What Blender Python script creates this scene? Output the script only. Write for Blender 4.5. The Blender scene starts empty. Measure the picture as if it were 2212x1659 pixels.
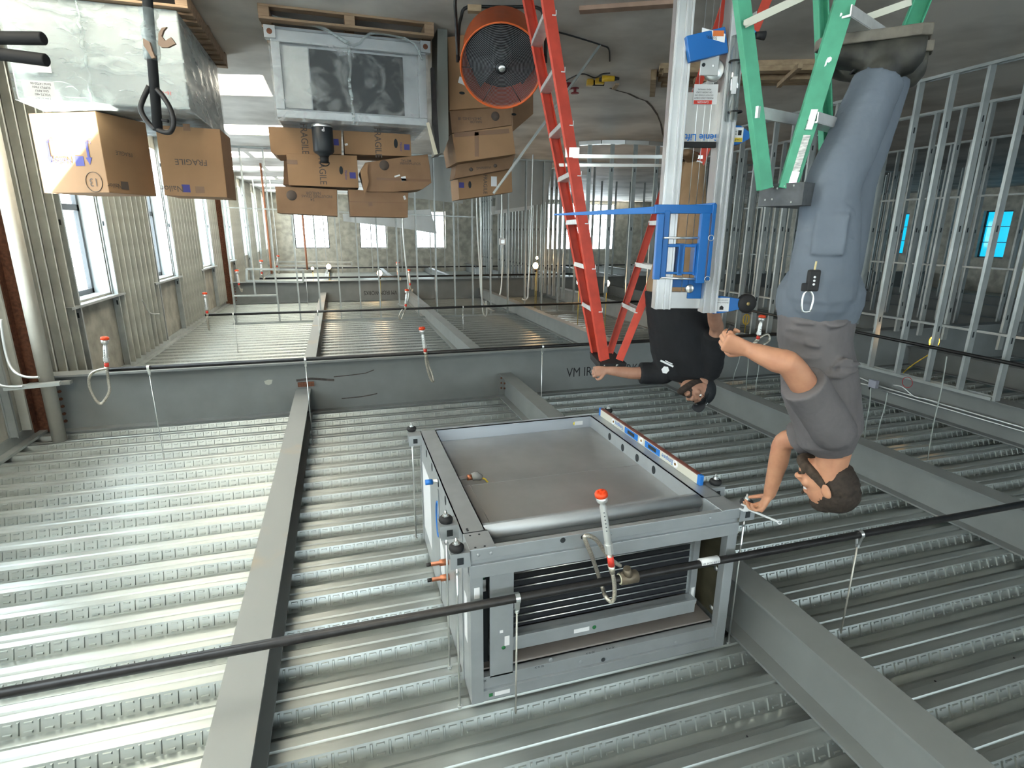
import bpy, bmesh, math, random
import numpy as np
from mathutils import Vector, Matrix, Euler
from math import sin, cos, pi, radians, sqrt, atan2
random.seed(7)
SC = bpy.context.scene
COL = SC.collection

# ---------------------------------------------------------------- camera
CH, DK = 1.88, 4.19                       # camera height, underside of the deck
F_PX, PITCH, YAW, ROLL = 1208.3, 0.26630, -0.2962, 0.00785
_cp, _sp = cos(PITCH), sin(PITCH)
FWD = Vector((sin(YAW) * _cp, cos(YAW) * _cp, _sp))
_r0 = Vector((cos(YAW), -sin(YAW), 0)); _u0 = _r0.cross(FWD)
RGT = cos(ROLL) * _r0 + sin(ROLL) * _u0
UPV = -sin(ROLL) * _r0 + cos(ROLL) * _u0
FH = Vector((sin(YAW), cos(YAW), 0)); RH = Vector((cos(YAW), -sin(YAW), 0)); UZ = Vector((0, 0, 1))
cam = bpy.data.objects.new('camera', bpy.data.cameras.new('camera'))
COL.objects.link(cam)
cam.data.sensor_width = 36.0
cam.data.lens = 36.0 * F_PX / 2212
cam.data.clip_start = 0.05; cam.data.clip_end = 300
_m = Matrix((-RGT, -UPV, -FWD)).transposed().to_4x4()   # the phone was held upside down
_m.translation = Vector((0, 0, CH))
cam.matrix_world = _m
SC.camera = cam

# ---------------------------------------------------------------- sky, sun, exposure
SC.view_settings.view_transform = 'Standard'
SC.view_settings.look = 'None'
SC.view_settings.gamma = 1.0
SC.view_settings.use_curve_mapping = False
SC.view_settings.exposure = 0.80
w = bpy.data.worlds.new('sky'); SC.world = w; w.use_nodes = True
_bg = w.node_tree.nodes['Background']
_bg.inputs[0].default_value = (0.86, 0.96, 1.0, 1); _bg.inputs[1].default_value = 9.0
sun = bpy.data.objects.new('sun', bpy.data.lights.new('sun', 'SUN')); COL.objects.link(sun)
sun.data.energy = 60.0; sun.data.angle = radians(0.6); sun.data.color = (1.0, 0.93, 0.8)
sun.rotation_euler = Vector((-0.72, -0.17, -0.67)).to_track_quat('-Z', 'Y').to_euler()
SC.cycles.max_bounces = 8; SC.cycles.diffuse_bounces = 5; SC.cycles.glossy_bounces = 4
SC.cycles.transmission_bounces = 6; SC.cycles.transparent_max_bounces = 12
SC.cycles.sample_clamp_indirect = 8.0; SC.cycles.caustics_reflective = False; SC.cycles.caustics_refractive = False
SC.cycles.use_denoising = True
def portal(loc, direction, sx, sy):
    L = bpy.data.lights.new('window_portal', 'AREA'); L.shape = 'RECTANGLE'; L.size = sx; L.size_y = sy
    L.cycles.is_portal = True
    o = bpy.data.objects.new('window_portal', L); COL.objects.link(o)
    o.location = loc; o.rotation_euler = Vector(direction).to_track_quat('-Z', 'Z').to_euler()

# ---------------------------------------------------------------- measuring: a direction of the photo met with a real plane
def ray(x, y): return ((1106 - x) / F_PX) * RGT + ((y - 829.5) / F_PX) * UPV + FWD
CO = Vector((0, 0, CH))
def at_x(x, y, X): d = ray(x, y); return CO + d * (X / d.x)
def at_y(x, y, Y): d = ray(x, y); return CO + d * (Y / d.y)
def at_z(x, y, z): d = ray(x, y); return CO + d * ((z - CH) / d.z)
def at_h(x, y, h): d = ray(x, y); return CO + d * (h / d.dot(FH))
def at_plane(x, y, p, n): d = ray(x, y); return CO + d * ((Vector(p) - CO).dot(n) / d.dot(n))

# ---------------------------------------------------------------- materials
MATS = {}
def mat(name, col, rough=0.6, metal=0.0, var=0.0, scale=8.0, col2=None, bump=0.0, bscale=60.0, stretch=None,
        emit=None, estr=0.0, alpha=1.0, trans=0.0, ior=1.45, rvar=0.0, spec=None, coat=0.0, detail=4.0, lo=0.35, hi=0.65):
    if name in MATS: return MATS[name]
    m = bpy.data.materials.new(name); m.use_nodes = True; nt = m.node_tree; N = nt.nodes; L = nt.links
    b = N['Principled BSDF']
    b.inputs['Base Color'].default_value = (*col, 1); b.inputs['Roughness'].default_value = rough
    b.inputs['Metallic'].default_value = metal; b.inputs['Alpha'].default_value = alpha
    b.inputs['Transmission Weight'].default_value = trans; b.inputs['IOR'].default_value = ior
    if spec is not None: b.inputs['Specular IOR Level'].default_value = spec
    if coat: b.inputs['Coat Weight'].default_value = coat
    if emit: b.inputs['Emission Color'].default_value = (*emit, 1); b.inputs['Emission Strength'].default_value = estr
    tc = N.new('ShaderNodeTexCoord'); mp = N.new('ShaderNodeMapping'); L.new(tc.outputs['Object'], mp.inputs[0])
    if stretch: mp.inputs['Scale'].default_value = stretch
    if var or col2 or rvar:
        nz = N.new('ShaderNodeTexNoise'); nz.inputs['Scale'].default_value = scale; nz.inputs['Detail'].default_value = detail
        L.new(mp.outputs[0], nz.inputs['Vector'])
        rp = N.new('ShaderNodeValToRGB'); rp.color_ramp.elements[0].position = lo; rp.color_ramp.elements[1].position = hi
        c2 = col2 if col2 else tuple(max(0, c * (1 - var)) for c in col)
        c1 = col if col2 else tuple(min(1, c * (1 + var)) for c in col)
        rp.color_ramp.elements[0].color = (*c2, 1); rp.color_ramp.elements[1].color = (*c1, 1)
        L.new(nz.outputs[0], rp.inputs[0]); L.new(rp.outputs[0], b.inputs['Base Color'])
        if rvar:
            mr = N.new('ShaderNodeMapRange'); mr.inputs[3].default_value = rough - rvar; mr.inputs[4].default_value = rough + rvar
            L.new(nz.outputs[0], mr.inputs[0]); L.new(mr.outputs[0], b.inputs['Roughness'])
    if bump:
        n2 = N.new('ShaderNodeTexNoise'); n2.inputs['Scale'].default_value = bscale; L.new(mp.outputs[0], n2.inputs['Vector'])
        bp = N.new('ShaderNodeBump'); bp.inputs['Strength'].default_value = bump; bp.inputs['Distance'].default_value = 0.01
        L.new(n2.outputs[0], bp.inputs['Height']); L.new(bp.outputs[0], b.inputs['Normal'])
    MATS[name] = m; return m
M_GALV = mat('galvanised_steel', (0.60, 0.64, 0.63), 0.38, 0.85, var=0.08, scale=9, rvar=0.08)
M_DECK = mat('galvanised_deck', (0.43, 0.465, 0.45), 0.36, 0.75, var=0.07, scale=5, rvar=0.10, stretch=(0.5, 3, 3))
M_DSEAM = mat('deck_lap_seam', (0.05, 0.05, 0.06), 0.7)  # near-black lap joints between the deck sheets
M_STUD = mat('stud_steel', (0.42, 0.45, 0.44), 0.42, 0.6, var=0.12, scale=4)
M_BEAM = mat('grey_primer', (0.20, 0.215, 0.213), 0.62, 0.0, var=0.06, scale=3.0)
M_BEAM2 = mat('grey_primer_stained', (0.27, 0.28, 0.27), 0.6, 0.0, col2=(0.34, 0.29, 0.225), scale=1.6, lo=0.28, hi=0.40)
M_RUST = mat('rust', (0.14, 0.055, 0.03), 0.85, var=0.3, scale=30)
M_INK = mat('black_ink', (0.012, 0.012, 0.014), 0.7)
M_BLACK = mat('black_pipe', (0.018, 0.017, 0.017), 0.42, 0.2, var=0.3, scale=20)
M_RUBBER = mat('black_rubber', (0.012, 0.012, 0.013), 0.7)
M_WHITE = mat('white_label', (0.82, 0.83, 0.83), 0.6)
M_ZINC = mat('zinc_plate', (0.78, 0.80, 0.79), 0.28, 0.9)
M_CONC = mat('concrete_block', (0.40, 0.39, 0.335), 0.92, var=0.22, scale=3.5, bump=0.3, bscale=25)

# ---------------------------------------------------------------- mesh building
def frame(z, x=None):
    z = Vector(z).normalized()
    if x is None: x = Vector((1, 0, 0)) if abs(z.x) < 0.9 else Vector((0, 1, 0))
    x = Vector(x); x = (x - z * x.dot(z)).normalized()
    return x, z.cross(x), z
class MB:
    def __init__(s): s.v = []; s.f = []; s.m = []; s.sm = []
    def add(s, V, F, mi=0, smooth=False):
        b = len(s.v); s.v.extend([tuple(p) for p in V])
        for f in F: s.f.append(tuple(b + i for i in f)); s.m.append(mi); s.sm.append(smooth)
        return s
    def box(s, lo, hi, mi=0):
        x0, y0, z0 = lo; x1, y1, z1 = hi
        V = [(x0, y0, z0), (x1, y0, z0), (x1, y1, z0), (x0, y1, z0), (x0, y0, z1), (x1, y0, z1), (x1, y1, z1), (x0, y1, z1)]
        return s.add(V, BOXF, mi)
    def obox(s, c, ax, ay, az, mi=0, top=1.0):      # centre and three half-axis vectors
        c = Vector(c); ax = Vector(ax); ay = Vector(ay); az = Vector(az); V = []
        for sz, k in ((-1, 1.0), (1, top)):
            for sx, sy in ((-1, -1), (1, -1), (1, 1), (-1, 1)): V.append(c + ax * sx * k + ay * sy * k + az * sz)
        return s.add(V, BOXF, mi)
    def bar(s, a, b, w, h, x=None, mi=0, w2=None, h2=None):
        a = Vector(a); b = Vector(b); X, Y, Z = frame(b - a, x); w2 = w if w2 is None else w2; h2 = h if h2 is None else h2
        V = [a + X * i * w / 2 + Y * j * h / 2 for i, j in ((-1, -1), (1, -1), (1, 1), (-1, 1))]
        V += [b + X * i * w2 / 2 + Y * j * h2 / 2 for i, j in ((-1, -1), (1, -1), (1, 1), (-1, 1))]
        return s.add(V, BOXF, mi)
    def tube(s, pts, r, n=12, mi=0, cap=True, closed=False, flat=1.0, up=None):
        P = [Vector(p) for p in pts]; k = len(P); rr = r if isinstance(r, (list, tuple)) else [r] * k; V = []; Fc = []
        X = None
        for i, p in enumerate(P):
            t = (P[(i + 1) % k] - P[i - 1]) if closed else (P[min(i + 1, k - 1)] - P[max(i - 1, 0)])
            if t.length < 1e-9: t = Vector((0, 0, 1))
            t.normalize()
            if X is None: X, Y, _ = frame(t, up)
            else:
                X = X - t * X.dot(t)
                X = X.normalized() if X.length > 1e-6 else frame(t)[0]
                Y = t.cross(X)
            for j in range(n):
                a = 2 * pi * j / n; V.append(p + X * cos(a) * rr[i] + Y * sin(a) * rr[i] * flat)
        for i in range(k if closed else k - 1):
            for j in range(n):
                a = i * n + j; b = i * n + (j + 1) % n; c = ((i + 1) % k) * n + (j + 1) % n; d = ((i + 1) % k) * n + j
                Fc.append((a, b, c, d))
        s.add(V, Fc, mi, True)
        if cap and not closed:
            b0 = len(s.v) - len(V)
            s.f.append(tuple(b0 + j for j in reversed(range(n)))); s.m.append(mi); s.sm.append(False)
            s.f.append(tuple(b0 + (k - 1) * n + j for j in range(n))); s.m.append(mi); s.sm.append(False)
        return s
    def lathe(s, o, z, prof, n=24, mi=0, smooth=True, x=None):   # prof: (radius, height)
        X, Y, Zv = frame(z, x); o = Vector(o); V = []; Fc = []
        for r, h in prof:
            for j in range(n):
                a = 2 * pi * j / n; V.append(o + X * cos(a) * r + Y * sin(a) * r + Zv * h)
        for i in range(len(prof) - 1):
            for j in range(n): Fc.append((i * n + j, i * n + (j + 1) % n, (i + 1) * n + (j + 1) % n, (i + 1) * n + j))
        return s.add(V, Fc, mi, smooth)
    def prism(s, o, X, Y, Zv, poly, t, mi=0):       # polygon in X,Y, thickness t along Zv
        o = Vector(o); X = Vector(X); Y = Vector(Y); Zv = Vector(Zv); n = len(poly)
        V = [o + X * a + Y * b for a, b in poly] + [o + X * a + Y * b + Zv * t for a, b in poly]
        Fc = [tuple(reversed(range(n))), tuple(range(n, 2 * n))] + [(i, (i + 1) % n, n + (i + 1) % n, n + i) for i in range(n)]
        return s.add(V, Fc, mi)
    def quad(s, a, b, c, d, mi=0): return s.add([a, b, c, d], [(0, 1, 2, 3)], mi)
    def text(s, txt, o, X, Y, size, mi=0, align='CENTER', squeeze=1.0, lift=0.0015, bold=0.0):
        V0, F0 = glyphs(txt, align, bold); o = Vector(o); X = Vector(X).normalized(); Y = Vector(Y).normalized(); n = X.cross(Y)
        return s.add([o + X * (a * size * squeeze) + Y * (b * size) + n * lift for a, b in V0], F0, mi)
    def sphere(s, c, rx, ry=None, rz=None, n=16, k=10, mi=0, X=None, Y=None, Zv=None):
        ry = rx if ry is None else ry; rz = rx if rz is None else rz; c = Vector(c)
        X = Vector(X) if X is not None else Vector((1, 0, 0)); Y = Vector(Y) if Y is not None else Vector((0, 1, 0)); Zv = Vector(Zv) if Zv is not None else Vector((0, 0, 1))
        V = [c - Zv * rz]; Fc = []
        for i in range(1, k):
            a = -pi / 2 + pi * i / k
            for j in range(n):
                b = 2 * pi * j / n; V.append(c + X * rx * cos(a) * cos(b) + Y * ry * cos(a) * sin(b) + Zv * rz * sin(a))
        V.append(c + Zv * rz)
        for j in range(n): Fc.append((0, 1 + (j + 1) % n, 1 + j))
        for i in range(k - 2):
            for j in range(n): Fc.append((1 + i * n + j, 1 + i * n + (j + 1) % n, 1 + (i + 1) * n + (j + 1) % n, 1 + (i + 1) * n + j))
        t = len(V) - 1
        for j in range(n): Fc.append((t, 1 + (k - 2) * n + j, 1 + (k - 2) * n + (j + 1) % n))
        return s.add(V, Fc, mi, True)
    def mesh(s, name, mats, off=(0, 0, 0)):
        me = bpy.data.meshes.new(name); ox, oy, oz = off
        me.from_pydata([(x - ox, y - oy, z - oz) for x, y, z in s.v], [], s.f)
        for m in (mats if isinstance(mats, (list, tuple)) else [mats]): me.materials.append(m)
        me.polygons.foreach_set('material_index', s.m); me.polygons.foreach_set('use_smooth', s.sm)
        me.update(); return me
    def build(s, name, mats, parent=None, bevel=0.0, label=None, sub=0, fix=False):
        off = wloc(parent) if parent is not None else (Vector(s.v[0]) * 0)
        o = bpy.data.objects.new(name, s.mesh(name, mats, off)); COL.objects.link(o)
        if parent is not None: o.parent = parent
        if fix:
            bm = bmesh.new(); bm.from_mesh(o.data); bmesh.ops.recalc_face_normals(bm, faces=bm.faces); bm.to_mesh(o.data); bm.free()
        if bevel:
            b = o.modifiers.new('bevel', 'BEVEL'); b.width = bevel; b.segments = 2; b.limit_method = 'ANGLE'; b.angle_limit = radians(40)
        if sub: b = o.modifiers.new('sub', 'SUBSURF'); b.levels = sub; b.render_levels = sub
        if label: o['label'] = label
        return o
BOXF = [(0, 3, 2, 1), (4, 5, 6, 7), (0, 1, 5, 4), (1, 2, 6, 5), (2, 3, 7, 6), (3, 0, 4, 7)]
def wloc(o):
    p = Vector((0, 0, 0))
    while o is not None: p += o.location; o = o.parent
    return p
_GL = {}
def glyphs(txt, align, bold=0.0):
    k = (txt, align, bold)
    if k not in _GL:
        cu = bpy.data.curves.new('t', 'FONT'); cu.body = txt; cu.align_x = align; cu.align_y = 'CENTER'; cu.size = 1.0; cu.offset = bold
        cu.resolution_u = 3
        ob = bpy.data.objects.new('t', cu); COL.objects.link(ob)
        dg = bpy.context.evaluated_depsgraph_get(); me = bpy.data.meshes.new_from_object(ob.evaluated_get(dg))
        _GL[k] = ([(v.co.x, v.co.y) for v in me.vertices], [tuple(p.vertices) for p in me.polygons])
        bpy.data.objects.remove(ob); bpy.data.curves.remove(cu); bpy.data.meshes.remove(me)
    return _GL[k]
def tag(o, label, cat, group=None):
    o['label'] = label; o['category'] = cat
    if group: o['group'] = group
    return o
def thing(name, loc, label, cat, group=None):
    o = bpy.data.objects.new(name, None); COL.objects.link(o); o.location = Vector(loc); o.empty_display_size = 0.05
    return tag(o, label, cat, group)
def struct(name, mb, m, bevel=0.0):
    o = mb.build(name, m, bevel=bevel); o['kind'] = 'structure'; return o
def dup(root, loc, label=None, group=None, rotz=None):
    r = root.copy(); COL.objects.link(r); r.location = Vector(loc)
    if rotz is not None: r.rotation_euler = (0, 0, rotz)
    if label: r['label'] = label
    if group: r['group'] = group
    for ch in list(root.children):
        c = ch.copy(); COL.objects.link(c); c.parent = r
        for g in list(ch.children):
            d = g.copy(); COL.objects.link(d); d.parent = c
    return r

ORD = ('first', 'second', 'third', 'fourth', 'fifth', 'sixth', 'seventh', 'eighth', 'ninth', 'tenth', 'eleventh', 'twelfth', 'thirteenth', 'fourteenth', 'fifteenth', 'sixteenth', 'seventeenth', 'eighteenth', 'nineteenth', 'twentieth') + tuple('twenty-' + k for k in ('first', 'second', 'third', 'fourth', 'fifth', 'sixth', 'seventh', 'eighth', 'ninth'))
# ================================================================ STRUCTURE
XR, YB, XL, YF = 3.5, 33.5, -26.0, -9.0
# floor slab
mf = mat('concrete_floor', (0.76, 0.73, 0.68), 0.62, var=0.0, col2=(0.40, 0.375, 0.34), scale=0.8, bump=0.08, bscale=14, rvar=0.12, detail=10, lo=0.33, hi=0.60)
struct('floor', MB().box((XL, YF, -0.2), (XR + 0.4, YB + 0.4, 0)), mf)
# crack running over the slab
cr = [at_z(x, y, 0.0) for x, y in ((1318, 190), (1335, 196), (1358, 202), (1378, 212), (1396, 218), (1408, 230), (1420, 248), (1428, 268), (1432, 290), (1434, 300))]
mb = MB()
for a, b in zip(cr, cr[1:]):
    wv = random.uniform(0.02, 0.045); mb.bar(a + Vector((0, 0, 0.001)), b + Vector((0, 0, 0.001)), wv, 0.004, x=UZ.cross(b - a))
mb.build('floor_crack', mat('crack_dirt', (0.09, 0.075, 0.06), 0.9, var=0.3, scale=30))['kind'] = 'structure'

# metal deck overhead: ribs run along X, embossed webs face the camera
P = 0.302; Y0 = 7.302 + 0.015
def deck():
    mb = MB(); X0, X1 = XL, XR - 0.02
    k0 = int((YF - Y0) / P) - 1; k1 = int((YB - Y0) / P) + 1
    prof = []
    for k in range(k0, k1 + 1):
        y = Y0 + k * P
        prof += [(y, 0.0), (y + 0.045, 0.0), (y + 0.052, 0.010), (y + 0.068, 0.010), (y + 0.075, 0.0), (y + 0.122, 0.0), (y + 0.150, 0.075),
                 (y + 0.205, 0.075), (y + 0.210, 0.066), (y + 0.218, 0.066), (y + 0.223, 0.075), (y + 0.272, 0.075)]
    xs = [X0, -12.0, -7.0, -4.7, -2.1, 0.45, X1]
    V = [(x, y, DK + z) for x in xs for y, z in prof]; n = len(prof)
    F = [(i * n + j, i * n + j + 1, (i + 1) * n + j + 1, (i + 1) * n + j) for i in range(len(xs) - 1) for j in range(n - 1)]
    mb.add(V, F, 0)
    # lap seams every second rib
    for k in range(int((0.3 - Y0) / P), int((19.0 - Y0) / P), 2):
        y = Y0 + k * P + 0.150 + 0.02
        mb.box((-12, y, DK + 0.070), (X1, y + 0.004, DK + 0.0755), 1)
        for x in np.arange(-6.5 + (k % 3) * 0.2, 3.2, 0.62):
            mb.box((x, y - 0.008, DK + 0.069), (x + 0.006, y + 0.014, DK + 0.0745), 1)
    # embossments on the web that faces the room's near end
    a = Vector((0, Y0 - 0.030, DK + 0.075)); b = Vector((0, Y0, DK)); u = (b - a); L = u.length; u.normalize(); nrm = Vector((0, u.z, -u.y))
    if nrm.y > 0: nrm = -nrm
    def emb(x0, x1, t0, t1, k, hgt, V, F):
        off = Vector((0, k * P, 0)); i = len(V); e = 0.003
        for (xx0, xx1, tt0, tt1, h) in ((x0, x1, t0, t1, -0.0005), (x0 + e, x1 - e, t0 + e, t1 - e, hgt)):
            for xx, tt in ((xx0, tt0), (xx1, tt0), (xx1, tt1), (xx0, tt1)):
                p = a + u * tt + nrm * h + off; V.append((xx, p.y, p.z))
        F += [(i + 4, i + 5, i + 6, i + 7), (i, i + 1, i + 5, i + 4), (i + 1, i + 2, i + 6, i + 5), (i + 2, i + 3, i + 7, i + 6), (i + 3, i, i + 4, i + 7)]
    V = []; F = []; S = 0.086
    for k in range(int((0.3 - Y0) / P), int((19.4 - Y0) / P)):
        yk = Y0 + k * P; xa = -9.6 if yk > 3 else -5.5
        for x in np.arange(xa, 3.3, S):
            emb(x, x + 0.013, 0.008, L - 0.008, k, 0.008, V, F)
            emb(x + 0.030, x + 0.070, 0.012, 0.025, k, 0.008, V, F)
            emb(x + 0.030, x + 0.070, L - 0.025, L - 0.012, k, 0.008, V, F)
    mb.add(V, F, 0)
    return struct('ceiling', mb, [M_DECK, M_DSEAM])
deck()
# the slab poured on the deck, so that nothing leaks in
struct('trim_1', MB().box((XL, YF, DK + 0.09), (XR + 0.4, YB + 0.4, DK + 0.25)), M_CONC)

# walls with openings
def wall_y(mb, X0, X1, ya, yb, z1, holes):          # wall along Y, holes (y0,y1,z0,z1)
    ys = sorted(set([ya, yb] + [h[0] for h in holes] + [h[1] for h in holes]))
    for a, b in zip(ys, ys[1:]):
        hh = [h for h in holes if h[0] <= a + 1e-6 and h[1] >= b - 1e-6]
        if not hh: mb.box((X0, a, 0), (X1, b, z1))
        else:
            h = hh[0]
            if h[2] > 0.01: mb.box((X0, a, 0), (X1, b, h[2]))
            mb.box((X0, a, h[3]), (X1, b, z1))
def wall_x(mb, Y0_, Y1, xa, xb, z1, holes):
    xs = sorted(set([xa, xb] + [h[0] for h in holes] + [h[1] for h in holes]))
    for a, b in zip(xs, xs[1:]):
        hh = [h for h in holes if h[0] <= a + 1e-6 and h[1] >= b - 1e-6]
        if not hh: mb.box((a, Y0_, 0), (b, Y1, z1))
        else:
            h = hh[0]
            if h[2] > 0.01: mb.box((a, Y0_, 0), (b, Y1, h[2]))
            mb.box((a, Y0_, h[3]), (b, Y1, z1))
WZ0, WZ1 = 0.30, 2.87
WR = [(c - 0.69, c + 0.69, WZ0, WZ1) for c in (-7.6, -4.4, -1.5, 2.2, 6.2, 9.73, 13.43, 17.4, 20.9, 24.6, 28.3, 31.8)]
mb = MB(); wall_y(mb, XR, XR + 0.3, YF, YB, DK + 0.1, WR); struct('wall_right', mb, M_CONC)
WB = [(1.1 - 1.0, 1.1 + 1.0, 0.6, 2.87), (-2.9, -1.2, 0.6, 2.87), (-6.5, -4.2, 0.6, 2.87), (-17.4, -11.9, 0.15, 2.95), (-22, -20, 0.6, 2.87)]
WB = [(0.4, 2.2, 0.8, 2.87), (-2.75, -1.25, 0.8, 2.87), (-6.1, -4.3, 0.8, 2.87), (-17.0, -12.4, 0.2, 2.95), (-22, -20, 0.8, 2.87)]
mb = MB(); wall_x(mb, YB, YB + 0.3, XL, XR + 0.3, DK + 0.1, WB); struct('wall_back', mb, M_CONC)
WL = [(y, y + 1.1, 0.9, 2.8) for y in (-4.0, 1.0, 5.0, 8.6, 12.4, 16.6, 21.0, 26.0)]
mb = MB(); wall_y(mb, XL - 0.3, XL, YF, YB, DK + 0.1, WL); struct('wall_left', mb, M_CONC)
WF = [(x, x + 2.6, 0.3, 2.9) for x in (-0.6, -5.6, -10.2, -16.3)]  # unseen windows behind the camera, added to brighten floor and deck webs
mb = MB(); wall_x(mb, YF - 0.3, YF, XL, XR + 0.3, DK + 0.1, WF); struct('wall_front', mb, M_CONC)

M_GLASS = mat('window_glass', (1, 1, 1), 0.02, trans=1.0, ior=1.01)
def clear(name, col, fac=0.92):
    m = bpy.data.materials.new(name); m.use_nodes = True; nt = m.node_tree; nt.nodes.clear()
    o = nt.nodes.new('ShaderNodeOutputMaterial'); t = nt.nodes.new('ShaderNodeBsdfTransparent'); g = nt.nodes.new('ShaderNodeBsdfGlossy'); x = nt.nodes.new('ShaderNodeMixShader')
    t.inputs[0].default_value = (*col, 1); g.inputs['Roughness'].default_value = 0.05; x.inputs[0].default_value = 1 - fac
    nt.links.new(t.outputs[0], x.inputs[1]); nt.links.new(g.outputs[0], x.inputs[2]); nt.links.new(x.outputs[0], o.inputs[0]); MATS[name] = m; return m
M_PANE = clear('clear_window_pane', (0.97, 0.99, 1.0), 0.96)
M_PCYAN = clear('blue_film_window_pane', (0.03, 0.22, 0.28), 0.96)
M_WFR = mat('dark_window_frame', (0.07, 0.075, 0.08), 0.5)
_wn = [0]
def window(axis, plane, h, cols, rows, pane, deep=0.0, cross=True):
    _wn[0] += 1; a, b, z0, z1 = h; f = 0.05 if rows != 2 else 0.085
    def bx(mb, u0, u1, w0, w1, t=0.03):
        if axis == 'x': mb.box((plane - t, u0, w0), (plane + t, u1, w1))
        else: mb.box((u0, plane - t, w0), (u1, plane + t, w1))
    mb = MB(); bx(mb, a, b, z0, z0 + f); bx(mb, a, b, z1 - f, z1); bx(mb, a, a + f, z0, z1); bx(mb, b - f, b, z0, z1)
    for i in range(1, cols): u = a + (b - a) * i / cols; bx(mb, u - 0.015, u + 0.015, z0, z1, 0.02)
    for i in range(1, rows): v = z0 + (z1 - z0) * i / rows; bx(mb, a, b, v - (0.045 if rows == 2 else 0.015), v + (0.045 if rows == 2 else 0.015), 0.03)
    o = mb.build('window_%d' % _wn[0], M_WFR); o['kind'] = 'structure'
    g = MB(); bx(g, a + f, b - f, z0 + f, z1 - f, 0.003); g.build('window_pane', pane, o)
    c = ((a + b) / 2, (z0 + z1) / 2)
    if axis == 'x': portal((plane, c[0], c[1]), (-1 if plane > 0 else 1, 0, 0), b - a, z1 - z0)
    else: portal((c[0], plane, c[1]), (0, -1 if plane > 0 else 1, 0), b - a, z1 - z0)
for h in WR: window('x', XR + 0.24, h, 1, 2, M_PANE)
for i, h in enumerate(WB): window('y', YB + 0.2, h, 4 if i != 3 else 8, 4 if i != 3 else 3, M_PANE)
for h in WL: window('x', XL - 0.2, h, 2, 3, M_PCYAN)
for h in WF: window('y', YF - 0.2, h, 3, 2, M_PANE)

# steel beams -----------------------------------------------------------------
def ibeam_x(name, yc, zb, X0, X1, bf, tf, tw, m, label):
    mb = MB(); zt = DK - 0.001
    mb.box((X0, yc - bf / 2, zb), (X1, yc + bf / 2, zb + tf)); mb.box((X0, yc - bf / 2, zt - tf), (X1, yc + bf / 2, zt)); mb.box((X0, yc - tw / 2, zb + tf), (X1, yc + tw / 2, zt - tf))
    o = mb.build(name, m); o['kind'] = 'structure'; o['label'] = label; return o
def ibeam_y(name, xc, zb, Ya, Yb_, bf, tf, tw, m, label):
    mb = MB(); zt = DK - 0.002
    mb.box((xc - bf / 2, Ya, zb), (xc + bf / 2, Yb_, zb + tf)); mb.box((xc - bf / 2, Ya, zt - tf), (xc + bf / 2, Yb_, zt)); mb.box((xc - tw / 2, Ya, zb + tf), (xc + tw / 2, Yb_, zt - tf))
    return mb
G1, G2 = 7.495, 19.7
GB = 3.50
def girder(yc, X0, X1, label, txt):
    mb = MB(); bf, tf, tw, zt = 0.23, 0.022, 0.014, DK - 0.001
    mb.box((X0, yc - bf / 2, GB), (X1, yc + bf / 2, GB + tf)); mb.box((X0, yc - bf / 2, zt - tf), (X1, yc + bf / 2, zt)); mb.box((X0, yc - tw / 2, GB + tf), (X1, yc + tw / 2, zt - tf))
    yw = yc - tw / 2
    for t, c, xd, yd, size, sq in txt: mb.text(t, c, xd, yd, size, 1, squeeze=sq)
    o = mb.build('beam', [M_BEAM, M_INK]); o['kind'] = 'structure'; o['label'] = label; return o
pv = at_y(1272, 803, G1 - 0.008)
girder(G1, -10.5, XR - 0.18, 'deep grey steel girder spanning under the deck behind the hung unit',
       [('VM IRONWORKS', (pv.x - 0.27, G1 - 0.0075, pv.z), (-1, 0, 0), (0, 0, -1), 0.2, 0.82)])
pv = at_y(822, 632, G2 - 0.008)
girder(G2, -10.5, XR - 0.18, 'deep grey steel girder spanning under the deck at the far stud wall',
       [('VM IRONWORKS', (pv.x, G2 - 0.0075, pv.z), (1, 0, 0), (0, 0, 1), 0.20, 0.72)])
# scrapes and worn paint on the near girder
mb = MB()
def scrape(pts, wd):
    for a, b in zip(pts, pts[1:]):
        pa = at_y(a[0], a[1], G1 - 0.0085); pb = at_y(b[0], b[1], G1 - 0.0085); mb.bar(pa, pb, 0.002, wd, x=(0, 1, 0))
scrape([(721, 814), (760, 810), (790, 806), (808, 799)], 0.012); scrape([(738, 861), (780, 857), (802, 853), (815, 850)], 0.014)
scrape([(640, 822), (672, 818), (705, 820), (722, 821)], 0.03)
o = mb.build('girder_scrape', mat('dark_scrape', (0.07, 0.06, 0.055), 0.8, var=0.3, scale=20)); o['kind'] = 'structure'
p = at_y(661, 830, G1 - 0.02); MB().box((p.x - 0.10, G1 - 0.03, p.z - 0.03), (p.x + 0.10, G1 - 0.008, p.z + 0.03)).build('rusty_seat_plate', M_RUST)['kind'] = 'structure'
p = at_y(580, 826, G1 - 0.009); MB().prism((p.x, G1 - 0.0095, p.z), (1, 0, 0), (0, 0, 1), (0, -1, 0), [(-0.05, -0.03), (0.0, -0.035), (0.05, -0.02), (0.04, 0.02), (0.0, 0.035), (-0.035, 0.02)], 0.001).build('primer_patch', mat('pale_primer_patch', (0.45, 0.46, 0.40), 0.7))['kind'] = 'structure'
BEAMS = []
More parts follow.
